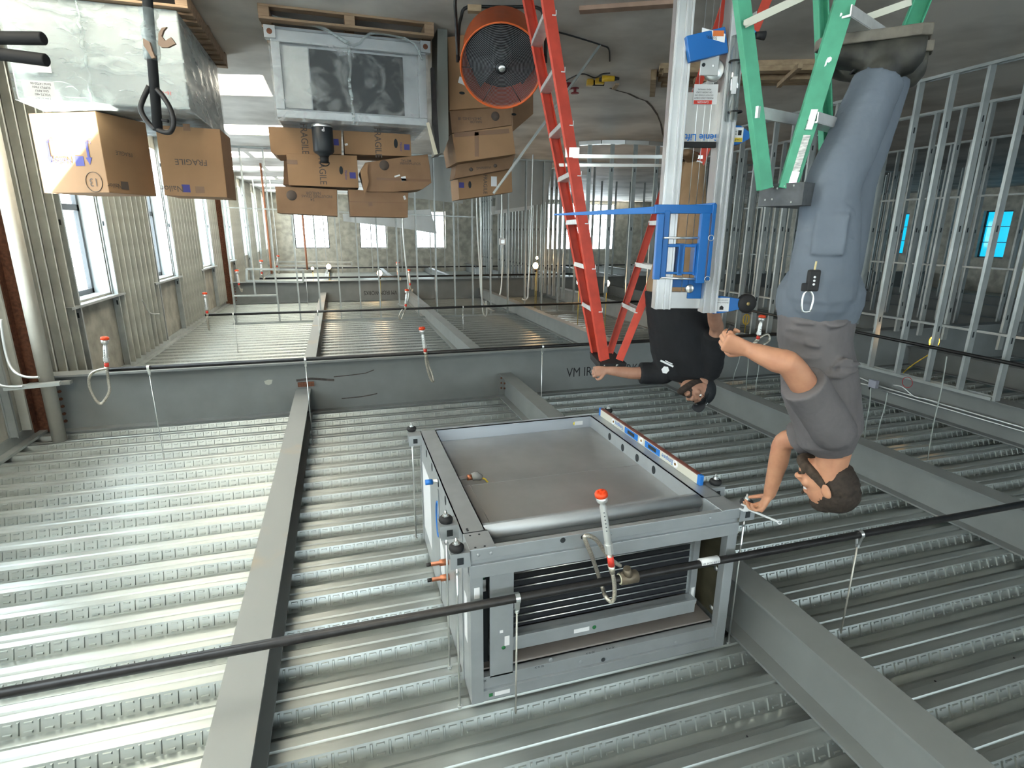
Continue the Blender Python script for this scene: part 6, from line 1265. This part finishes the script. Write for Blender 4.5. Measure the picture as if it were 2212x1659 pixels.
def eyes(parent, c, f, u, s, iris):
    r = f.cross(u)
    for sx in (-1, 1):
        e = Vector(c) + (r * sx * 0.031 + f * 0.0745 + u * 0.010) * s; o = MB().sphere(e, 0.0120 * s, n=14, k=10).build('eye', mat('eye_white', (0.75, 0.72, 0.70), 0.3), parent)
        MB().lathe(e + f * 0.0115 * s, f, [(0, 0.0016), (0.0055 * s, 0.001), (0.0058 * s, 0)], 12).build('iris', iris, o)
        MB().sphere(e + u * 0.0065 * s - f * 0.0005, 0.0142 * s, 0.0135 * s, 0.0075 * s, 14, 8, 0, r, f, u).build('eyelid', parent.get('_skin') and bpy.data.materials[parent['_skin']] or M_SKIN1, parent)
        MB().sphere(Vector(c) + (r * sx * 0.032 + f * 0.090 + u * 0.030) * s, 0.020 * s, 0.007 * s, 0.0045 * s, 12, 6, 0, r, f, u).build('eyebrow', mat('dark_hair', (0.025, 0.017, 0.012), 0.8, var=0.3, scale=60), parent)
def beard(c, cc, f, u, s):
    r_ = f.cross(u); Q = lambda x, y, z: Vector(cc) + (r_ * x + f * y + u * z) * s
    for sx in (-1, 1): limb(c, [Q(sx * 0.070, -0.006, 0.005), Q(sx * 0.066, 0.006, -0.030), Q(sx * 0.052, 0.034, -0.068), Q(sx * 0.024, 0.070, -0.096), Q(0, 0.080, -0.104)], [0.008 * s, 0.014 * s, 0.020 * s, 0.022 * s, 0.022 * s], 12)
    limb(c, [Q(-0.030, 0.074, -0.060), Q(-0.016, 0.094, -0.048), Q(0, 0.100, -0.046), Q(0.016, 0.094, -0.048), Q(0.030, 0.074, -0.060)], [0.008 * s, 0.006 * s, 0.005 * s, 0.006 * s, 0.008 * s], 8)
    for sx in (-1, 1): limb(c, [Q(sx * 0.030, 0.074, -0.060), Q(sx * 0.030, 0.070, -0.085)], [0.010 * s, 0.014 * s], 8)
M_HAIR = mat('dark_hair', (0.025, 0.017, 0.012), 0.8, var=0.3, scale=60); M_IRIS = mat('dark_iris', (0.03, 0.02, 0.015), 0.2)
def mix(a, b, t): return Vector(a).lerp(Vector(b), t)
# ---------------------------------------------------------------- gray-shirted worker
H0 = 2.06
J = dict(ankN=hp(1912, 138, 2.06), kneeN=hp(1800, 405, 2.00), hipN=hp(1772, 640, 2.03), ankF=hp(1926, 138, 2.22), kneeF=hp(1838, 395, 2.21), hipF=hp(1776, 640, 2.19),
         pelvis=hp(1768, 655, 2.11), waist=hp(1760, 715, 2.12), chest=hp(1772, 850, 2.13), upch=hp(1790, 925, 2.12), neckb=hp(1802, 975, 2.12), neck=hp(1797, 1000, 2.12),
         shN=hp(1800, 925, 1.95), elN=hp(1708, 790, 1.86), wrN=hp(1622, 757, 1.90), shF=hp(1765, 935, 2.27), elF=hp(1693, 955, 2.37), wrF=hp(1662, 1068, 2.44), head=hp(1788, 1042, 2.14))
W1 = thing('person', (J['ankN'].x, J['ankN'].y, SZ), 'bearded dark-haired worker in gray T-shirt and gray trousers on the green ladder, wrench raised', 'person')
W1['_skin'] = 'fair_skin'
side = (J['hipF'] - J['hipN']).normalized(); side.z = 0; side.normalize()     # across the body, away from the camera
front = UZ.cross(side); front = front if front.dot(RH) > 0 else -front
b = MB()
limb(b, [J['ankN'] - UZ * 0.02, mix(J['ankN'], J['kneeN'], 0.65), J['kneeN'], mix(J['kneeN'], J['hipN'], 0.5), J['hipN']], [0.042, 0.058, 0.056, 0.075, 0.085])
limb(b, [J['ankF'] - UZ * 0.02, mix(J['ankF'], J['kneeF'], 0.65), J['kneeF'], mix(J['kneeF'], J['hipF'], 0.5), J['hipF']], [0.042, 0.058, 0.056, 0.075, 0.085])
def ring(c, w_, d_, tilt=0.0): return (Vector(c), side * w_, (front * cos(tilt) + UZ * sin(tilt)) * d_)
loft(b, [ring(J['pelvis'] - UZ * 0.05, 0.15, 0.11), ring(J['waist'], 0.145, 0.11), ring(J['chest'], 0.165, 0.12), ring(J['upch'], 0.15, 0.10), ring(J['neckb'], 0.07, 0.06), ring(J['neckb'] + UZ * 0.02, 0.05, 0.05)])
limb(b, [J['shN'], mix(J['shN'], J['elN'], 0.5), J['elN'], mix(J['elN'], J['wrN'], 0.35), J['wrN']], [0.058, 0.050, 0.043, 0.043, 0.028])
limb(b, [J['shF'], mix(J['shF'], J['elF'], 0.5), J['elF'], mix(J['elF'], J['wrF'], 0.35), J['wrF']], [0.056, 0.050, 0.043, 0.043, 0.027])
hf = (RH * 0.74 + FH * 0.62 + UZ * 0.24).normalized(); hu = (UZ * 0.95 - RH * 0.28).normalized(); hc_ = J['head']
limb(b, [J['neckb'] - UZ * 0.03, mix(J['neckb'], hc_, 0.45), hc_ - hu * 0.03 - hf * 0.02], [0.066, 0.060, 0.062])
f1, u1, r1 = head(b, hc_, hf, hu, 1.02)
dN = (J['wrN'] - mix(J['elN'], J['wrN'], 0.5)).normalized(); KN = hand(b, J['wrN'], (dN + RH * 0.2).normalized(), (-FH * 0.75 + UZ * 0.45).normalized(), [1.05, 1.1, 1.1, 1.15], -1, 1.0, thumb_curl=0.7)
dF = (J['wrF'] - mix(J['elF'], J['wrF'], 0.5)).normalized(); KF = hand(b, J['wrF'], (dF * 0.75 + RH * 0.25 + UZ * 0.1).normalized(), (-FH * 0.25 - RH * 0.75).normalized(), [0.75, 0.8, 0.9, 0.95], -1, 0.98, thumb_curl=0.5)
body1 = fuse(b, 'body', M_SKIN1, W1, 0.0042, 4, 0.5)
eyes(W1, hc_, f1, u1, 1.02, M_IRIS)
# clothing
M_TEE1 = mat('gray_cotton', (0.115, 0.106, 0.108), 0.9, var=0.10, scale=6, bump=0.15, bscale=45); M_TR1 = mat('slate_trousers', (0.115, 0.138, 0.168), 0.85, var=0.08, scale=5, bump=0.12, bscale=40)
c = MB()
loft(c, [ring(J['pelvis'] + UZ * 0.035, 0.165, 0.135), ring(J['waist'] + UZ * 0.02, 0.163, 0.130), ring(mix(J['waist'], J['chest'], 0.5), 0.172, 0.135, 0.0), ring(J['chest'], 0.185, 0.14, 0.1), ring(J['upch'], 0.178, 0.122, 0.2), ring(J['upch'] + UZ * 0.05, 0.138, 0.112, 0.25), ring(J['neckb'] + UZ * 0.008, 0.072, 0.070, 0.3)], 32)
for sh, el in (('shN', 'elN'), ('shF', 'elF')):
    e = mix(J[sh], J[el], 0.74 if sh == 'shN' else 0.60); limb(c, [mix(J[sh], J['upch'], 0.35), J[sh] + UZ * 0.005, mix(J[sh], J[el], 0.4), e], [0.078, 0.078, 0.077, 0.078], 20, e1=0)
r = random.Random(5)
for k in range(16):      # pulled folds across the waist and under the arm
    t0 = r.uniform(0.05, 0.5); cc = mix(J['pelvis'] + UZ * 0.03, J['upch'], t0); a0 = r.uniform(-0.9, 0.9); ln = r.uniform(0.5, 1.0); P_ = []
    for q in range(5): a_ = a0 + ln * (q / 4 - 0.5); P_.append(cc - side * cos(a_) * 0.172 + front * sin(a_) * 0.137 + UZ * (0.02 * (q / 4 - 0.5) * r.uniform(-1, 1)))
    c.tube(P_, [0.003, 0.009, 0.012, 0.009, 0.003], 6)
fuse(c, 't_shirt', M_TEE1, W1, 0.0065, 4, 0.5, 0.006, 0.05, label='gray cotton T-shirt')
c = MB()
for s_, w_ in (('N', 0), ('F', 0)):
    A, K_, Hh = J['ank' + s_], J['knee' + s_], J['hip' + s_]; top_ = mix(A, K_, 0.13)
    limb(c, [top_, mix(A, K_, 0.3), mix(A, K_, 0.65), K_ + front * 0.004, mix(K_, Hh, 0.3), mix(K_, Hh, 0.65), Hh], [0.078, 0.080, 0.085, 0.088, 0.097, 0.108, 0.114], 24, sub=3, e0=0)
loft(c, [ring(J['pelvis'] - UZ * 0.12, 0.150, 0.115), ring(J['pelvis'] - UZ * 0.05, 0.175, 0.148), ring(J['pelvis'], 0.175, 0.148), ring(J['waist'] - UZ * 0.02, 0.160, 0.128)], 28)
for k in range(18):
    A, B_ = (J['kneeN'], J['hipN']) if k < 8 else (J['ankN'], J['kneeN']); t0 = r.uniform(0.1, 0.95); cc = mix(A, B_, t0); rad = (0.092 + 0.018 * t0) if k < 8 else (0.074 + 0.012 * t0); a0 = r.uniform(-1.0, 1.0); P_ = []
    for q in range(5): a_ = a0 + 0.9 * (q / 4 - 0.5); P_.append(cc - side * cos(a_) * rad + front * sin(a_) * rad + UZ * (0.05 * (q / 4 - 0.5) * (1 if k % 2 else -1)))
    c.tube(P_, [0.002, 0.006, 0.008, 0.006, 0.002], 6)
c.obox(mix(J['kneeN'], J['hipN'], 0.42) - side * 0.100 - front * 0.01, front * 0.05, side * 0.0075, UZ * 0.065)
fuse(c, 'trousers', M_TR1, W1, 0.007, 4, 0.5, 0.006, 0.06, label='slate gray work trousers with thigh pocket')
# boots on the ladder step
M_BOOT = mat('scuffed_dark_boot', (0.07, 0.068, 0.055), 0.6, col2=(0.012, 0.012, 0.010), scale=10); M_SOLE = mat('worn_grey_sole', (0.15, 0.135, 0.11), 0.8, var=0.25, scale=18)
for s_ in ('N', 'F'):
    A = J['ank' + s_]; bz = SZ + 0.004; g = Vector((A.x, A.y, bz)) - front * 0.02; c = MB()
    loft(c, [(g - front * 0.085 + UZ * 0.06, side * 0.036, UZ * 0.036), (g - front * 0.06 + UZ * 0.072, side * 0.046, UZ * 0.060), (g + UZ * 0.078, side * 0.050, UZ * 0.068), (g + front * 0.06 + UZ * 0.070, side * 0.052, UZ * 0.056), (g + front * 0.12 + UZ * 0.058, side * 0.055, UZ * 0.044), (g + front * 0.18 + UZ * 0.050, side * 0.050, UZ * 0.036), (g + front * 0.222 + UZ * 0.042, side * 0.034, UZ * 0.025)], 18)
    limb(c, [g + UZ * 0.06, A + UZ * 0.0, mix(A, J['knee' + s_], 0.08)], [0.050, 0.056, 0.058])
    bo = fuse(c, 'boot', M_BOOT, W1, 0.006, 3, 0.5)
    sl = MB(); ptsS = [(-0.095, 0.030), (-0.065, 0.047), (0.02, 0.046), (0.10, 0.055), (0.17, 0.055), (0.222, 0.038), (0.238, 0.0)]; poly = ptsS + [(a, -b_) for a, b_ in reversed(ptsS[:-1])]
    sl.prism(g - UZ * 0.003, front, side, UZ, poly, 0.034); sl.build('sole', M_SOLE, bo, bevel=0.004, fix=True)
    lc = MB()
    for k in range(6): q = g + front * (0.105 - k * 0.014) + UZ * (0.105 + k * 0.008); lc.tube([q - side * 0.026, q + front * 0.012 + UZ * 0.006, q + side * 0.026], 0.0035, 6)
    lc.build('laces', M_RUBBER, bo)
# hair, beard
def shell(mb, c, f, u, s, parts):
    r_ = f.cross(u)
    for (x, y, z, a, b_, d_) in parts: mb.sphere(Vector(c) + (r_ * x + f * y + u * z) * s, a * s, b_ * s, d_ * s, 22, 14, 0, r_, f, u)
c = MB(); shell(c, hc_, f1, u1, 1.02, [(0, -0.022, 0.046, 0.082, 0.092, 0.084), (0, -0.040, 0.010, 0.078, 0.074, 0.082), (0, 0.020, 0.085, 0.066, 0.062, 0.042), (0, -0.055, -0.03, 0.062, 0.048, 0.06)])
fuse(c, 'hair', M_HAIR, W1, 0.0055, 2, 0.5, 0.007, 0.012, label='short dark brown hair')
c = MB(); beard(c, hc_, f1, u1, 1.02)
fuse(c, 'beard', mat('brown_beard', (0.045, 0.03, 0.02), 0.85, var=0.3, scale=60), W1, 0.0045, 2, 0.5, 0.004, 0.010, label='short brown beard')
# keys on the belt, phone in the hand, wrench
kp = hp(1746, 640, 1.895); t = thing('key_ring', kp, 'black car key fob and keys hanging from a carabiner on the gray trousers', 'keys')
mb = MB(); mb.tube(smooth_path([kp + RH * x + UZ * z for x, z in ((-0.014, 0.05), (-0.018, 0.01), (-0.006, -0.016), (0.012, -0.014), (0.018, 0.012), (0.012, 0.05), (-0.014, 0.05))], 4), 0.0034, 8); mb.build('carabiner', M_ZINC, t)
MB().obox(kp - UZ * 0.052 - RH * 0.008, RH * 0.021, FH * 0.008, UZ * 0.036).build('key_fob', M_RUBBER, t, bevel=0.006); MB().obox(kp - UZ * 0.030 + RH * 0.014, RH * 0.013, FH * 0.006, UZ * 0.014).build('small_fob', M_RUBBER, t, bevel=0.004)
mb = MB()
for q in (-1, 0, 1): mb.lathe(kp - UZ * (0.052 + q * 0.012) - RH * 0.008 - FH * 0.0055, -FH, [(0, 0.004), (0.004, 0.004), (0.004, 0)], 8)
mb.build('fob_buttons', M_WHITE, t); MB().bar(kp - UZ * 0.08 - RH * 0.008, kp - UZ * 0.115 - RH * 0.010, 0.006, 0.002).build('key_blade', mat('brass_key', (0.5, 0.4, 0.2), 0.35, 0.8), t)
K_, d_, pn_, sd_ = KN; ph = K_ - pn_ * 0.028 + d_ * 0.0; t = MB().bar(ph - sd_ * 0.055, ph + sd_ * 0.05, 0.016, 0.012, x=d_).build('socket_tool', M_RUBBER, bevel=0.003); tag(t, 'small black tool held in the lowered fist of the gray-shirted worker', 'tool')
wa = hp(1606, 1096, 2.49); wb = hp(1684, 1128, 2.42); d = (wb - wa).normalized(); t = thing('wrench', (wa + wb) / 2, 'chrome combination wrench held on the hanging nut by the gray-shirted worker', 'wrench')
X = (RH * 0 - FH + d * FH.dot(d)).normalized(); Yw = d.cross(X); M_CHR = mat('chrome', (0.80, 0.81, 0.82), 0.3, 0.5)
MB().bar(wa + d * 0.014, wb - d * 0.010, 0.010, 0.006, x=Yw).build('shank', M_CHR, t, bevel=0.001)
MB().prism(wa, d, Yw, X, [(0.024, -0.008), (0.024, 0.008), (0.008, 0.018), (-0.016, 0.016), (-0.016, 0.009), (0.002, 0.008), (0.002, -0.008), (-0.016, -0.009), (-0.016, -0.016), (0.008, -0.018)], 0.007).build('open_jaw', M_CHR, t, fix=True)
MB().lathe(wb, X, [(0.006, 0), (0.011, 0), (0.011, 0.006), (0.006, 0.006), (0.006, 0)], 14).build('ring_end', M_CHR, t)
# ---------------------------------------------------------------- black-shirted worker (looks up, one arm on the red ladder)
G = dict(pelvis=hp(1458, 630, 3.92), waist=hp(1462, 680, 3.92), chest=hp(1470, 765, 3.93), upch=hp(1472, 805, 3.93), neckb=hp(1480, 822, 3.92), head=hp(1503, 838, 3.84),
         shR=hp(1532, 800, 3.86), elR=hp(1548, 712, 3.70), wrR=hp(1537, 655, 3.50), shL=hp(1410, 806, 3.98), elL=hp(1365, 806, 3.98), wrL=hp(1312, 800, 3.98),
         hipR=hp(1485, 625, 3.88), kneeR=hp(1496, 490, 3.72), ankR=hp(1500, 352, 4.02), hipL=hp(1430, 625, 3.98), kneeL=hp(1462, 492, 3.90), ankL=hp(1478, 352, 4.18))
zst = 0.3 + 0.305 * 4 - 0.0
zf = G['ankR'].z
W2 = thing('person', (G['pelvis'].x, G['pelvis'].y, zf - 0.08), 'worker in black T-shirt and black cap looking up, hand on the red stepladder top', 'person'); W2['_skin'] = 'warm_skin'
s2 = (G['hipR'] - G['hipL']); s2.z = 0; s2.normalize(); fr2 = UZ.cross(s2); fr2 = fr2 if fr2.dot(FH) < 0 else -fr2
def ring2(c, w_, d_): return (Vector(c), s2 * w_, fr2 * d_)
b = MB()
for q in ('R', 'L'): limb(b, [G['ank' + q] - UZ * 0.03, mix(G['ank' + q], G['knee' + q], 0.65), G['knee' + q], mix(G['knee' + q], G['hip' + q], 0.5), G['hip' + q]], [0.042, 0.056, 0.056, 0.078, 0.09])
loft(b, [ring2(G['pelvis'] - UZ * 0.05, 0.15, 0.11), ring2(G['waist'], 0.15, 0.12), ring2(G['chest'], 0.17, 0.12), ring2(G['upch'], 0.14, 0.09), ring2(G['neckb'], 0.06, 0.06)])
limb(b, [G['shR'], mix(G['shR'], G['elR'], 0.5), G['elR'], mix(G['elR'], G['wrR'], 0.35), G['wrR']], [0.058, 0.052, 0.045, 0.045, 0.03])
limb(b, [G['shL'], mix(G['shL'], G['elL'], 0.5), G['elL'], mix(G['elL'], G['wrL'], 0.35), G['wrL']], [0.058, 0.048, 0.044, 0.042, 0.029])
h2f = (-FH * 0.80 + RH * 0.22 + UZ * 0.56).normalized(); h2u = (-RH * 0.86 + UZ * 0.45 + FH * 0.1).normalized()
limb(b, [G['neckb'] - UZ * 0.03, mix(G['neckb'], G['head'], 0.5), G['head'] - h2u * 0.03], [0.065, 0.062, 0.060]); f2, u2, r2 = head(b, G['head'], h2f, h2u, 1.12)
hand(b, G['wrL'], RH + UZ * 0.1, UZ * -0.35 - FH * 0.9, [0.95, 1.0, 1.0, 1.0], -1 if True else 1, 1.0, thumb_curl=0.6); hand(b, G['wrR'], (G['wrR'] - G['elR']).normalized(), -FH * 0.5 - RH * 0.8, [0.6] * 4, 1, 1.0)
fuse(b, 'body', M_SKIN2, W2, 0.0048, 3, 0.5); eyes(W2, G['head'], f2, u2, 1.12, M_IRIS)
M_TEE2 = mat('black_cotton', (0.008, 0.009, 0.011), 0.88, var=0.2, scale=8); M_TAN = mat('tan_trousers', (0.26, 0.165, 0.09), 0.85, var=0.10, scale=6, bump=0.1, bscale=40)
c = MB(); loft(c, [ring2(G['pelvis'] - UZ * 0.0, 0.215, 0.155), ring2(G['waist'], 0.215, 0.165), ring2(mix(G['waist'], G['chest'], 0.5), 0.215, 0.165), ring2(G['chest'], 0.215, 0.155), ring2(G['upch'] + UZ * 0.0, 0.185, 0.125), ring2(G['upch'] + UZ * 0.04, 0.125, 0.095), ring2(G['neckb'] + UZ * 0.005, 0.074, 0.072)], 30)
limb(c, [mix(G['shL'], G['upch'], 0.4), G['shL'], mix(G['shL'], G['elL'], 0.45), mix(G['shL'], G['elL'], 0.62)], [0.082, 0.080, 0.079, 0.080], 18, e1=0); limb(c, [mix(G['shR'], G['upch'], 0.4), G['shR'], mix(G['shR'], G['elR'], 0.5), mix(G['shR'], G['elR'], 0.90)], [0.082, 0.084, 0.083, 0.084], 18, e1=0)
fuse(c, 't_shirt', M_TEE2, W2, 0.008, 4, 0.5, 0.008, 0.06, label='black cotton T-shirt')
# chest print on the shirt
pc = hp(1437, 799, 3.755); xd = (RH * 0.90 - UZ * 0.42).normalized(); nn = Vector((-FH.x, -FH.y, 0.0)); yd = nn.cross(xd).normalized(); mb = MB()
mb.prism(pc, xd, yd, nn, [(cos(a) * 0.027, sin(a) * 0.027) for a in np.linspace(0.3, 0.3 + 2 * pi, 6, endpoint=False)], 0.004); mb.build('printed_emblem', M_WHITE, W2, fix=True)
for k, (dx_, dy_, w_) in enumerate(((0.012, -0.044, 0.050), (0.004, -0.057, 0.028))): MB().obox(pc + xd * dx_ + yd * dy_, xd * w_, yd * (0.006 if k == 0 else 0.003), nn * 0.003).build('printed_band', M_WHITE, W2)
c = MB()
for q in ('R', 'L'): limb(c, [mix(G['ank' + q], G['knee' + q], 0.06), mix(G['ank' + q], G['knee' + q], 0.5), G['knee' + q], mix(G['knee' + q], G['hip' + q], 0.5), G['hip' + q]], [0.070, 0.078, 0.086, 0.10, 0.115], 20)
loft(c, [ring2(G['pelvis'] - UZ * 0.12, 0.17, 0.12), ring2(G['pelvis'] - UZ * 0.03, 0.195, 0.145), ring2(G['pelvis'] + UZ * 0.04, 0.19, 0.14)], 24)
fuse(c, 'trousers', M_TAN, W2, 0.009, 4, 0.5, 0.008, 0.07, label='tan work trousers')
for q in ('R', 'L'):
    A = G['ank' + q]; g = Vector((A.x, A.y, A.z - 0.075)) ; c = MB()
    loft(c, [(g - fr2 * 0.07 + UZ * 0.045, s2 * 0.035, UZ * 0.04), (g + UZ * 0.055, s2 * 0.044, UZ * 0.05), (g + fr2 * 0.08 + UZ * 0.045, s2 * 0.048, UZ * 0.038), (g + fr2 * 0.17 + UZ * 0.035, s2 * 0.045, UZ * 0.028), (g + fr2 * 0.205 + UZ * 0.03, s2 * 0.03, UZ * 0.02)], 16); limb(c, [g + UZ * 0.06, A + UZ * 0.04], [0.05, 0.055])
    fuse(c, 'boot', mat('brown_boot', (0.12, 0.07, 0.035), 0.7, var=0.2, scale=14), W2, 0.009, 3)
# cap and beard
M_CAPB = mat('black_cap_cloth', (0.008, 0.010, 0.013), 0.8); c = MB(); shell(c, G['head'], f2, u2, 1.12, [(0, -0.008, 0.060, 0.086, 0.103, 0.072)])
fuse(c, 'cap', M_CAPB, W2, 0.0055, 3, 0.5, label='black baseball cap')
mb = MB(); rr_ = r2; V = []; F = []; hc2 = G['head']
for j in range(2):
    for i in range(13):
        a = -1.15 + 2.3 * i / 12
        for q, (e0, e1) in enumerate(((0.085, 0.0), (0.085, 0.085))): 
            x = sin(a) * 0.076; y = 0.048 + cos(a) * 0.045 + (0.072 * cos(a * 0.9) if q else 0.0); z = 0.058 - 0.022 * (x / 0.076) ** 2 - (0.012 if q else 0) + j * 0.004
            V.append(hc2 + (rr_ * x + f2 * y + u2 * z) * 1.12)
n_ = 26
for i in range(12):
    a = i * 2; F += [(a, a + 2, a + 3, a + 1), (n_ + a, n_ + a + 1, n_ + a + 3, n_ + a + 2), (a + 1, a + 3, n_ + a + 3, n_ + a + 1), (a, n_ + a, n_ + a + 2, a + 2)]
F += [(0, 1, n_ + 1, n_), (24, n_ + 24, n_ + 25, 25)]; mb.add(V, F, 0, True); mb.build('cap_brim', M_CAPB, W2, fix=True)
mb = MB()
for k in (-1, 0, 1): mb.sphere(hc2 + (f2 * 0.090 + u2 * 0.082 + rr_ * (k * 0.014)) * 1.12, 0.0045, n=8, k=6)
mb.build('cap_dots', M_WHITE, W2, label='three small white dots on the cap')
c = MB(); beard(c, hc2, f2, u2, 1.12)
fuse(c, 'beard', mat('black_beard', (0.03, 0.02, 0.015), 0.85, var=0.3, scale=60), W2, 0.0055, 2, 0.5, 0.004, 0.010, label='short black beard')
for w_ in (W1, W2):
    if '_skin' in w_: del w_['_skin']
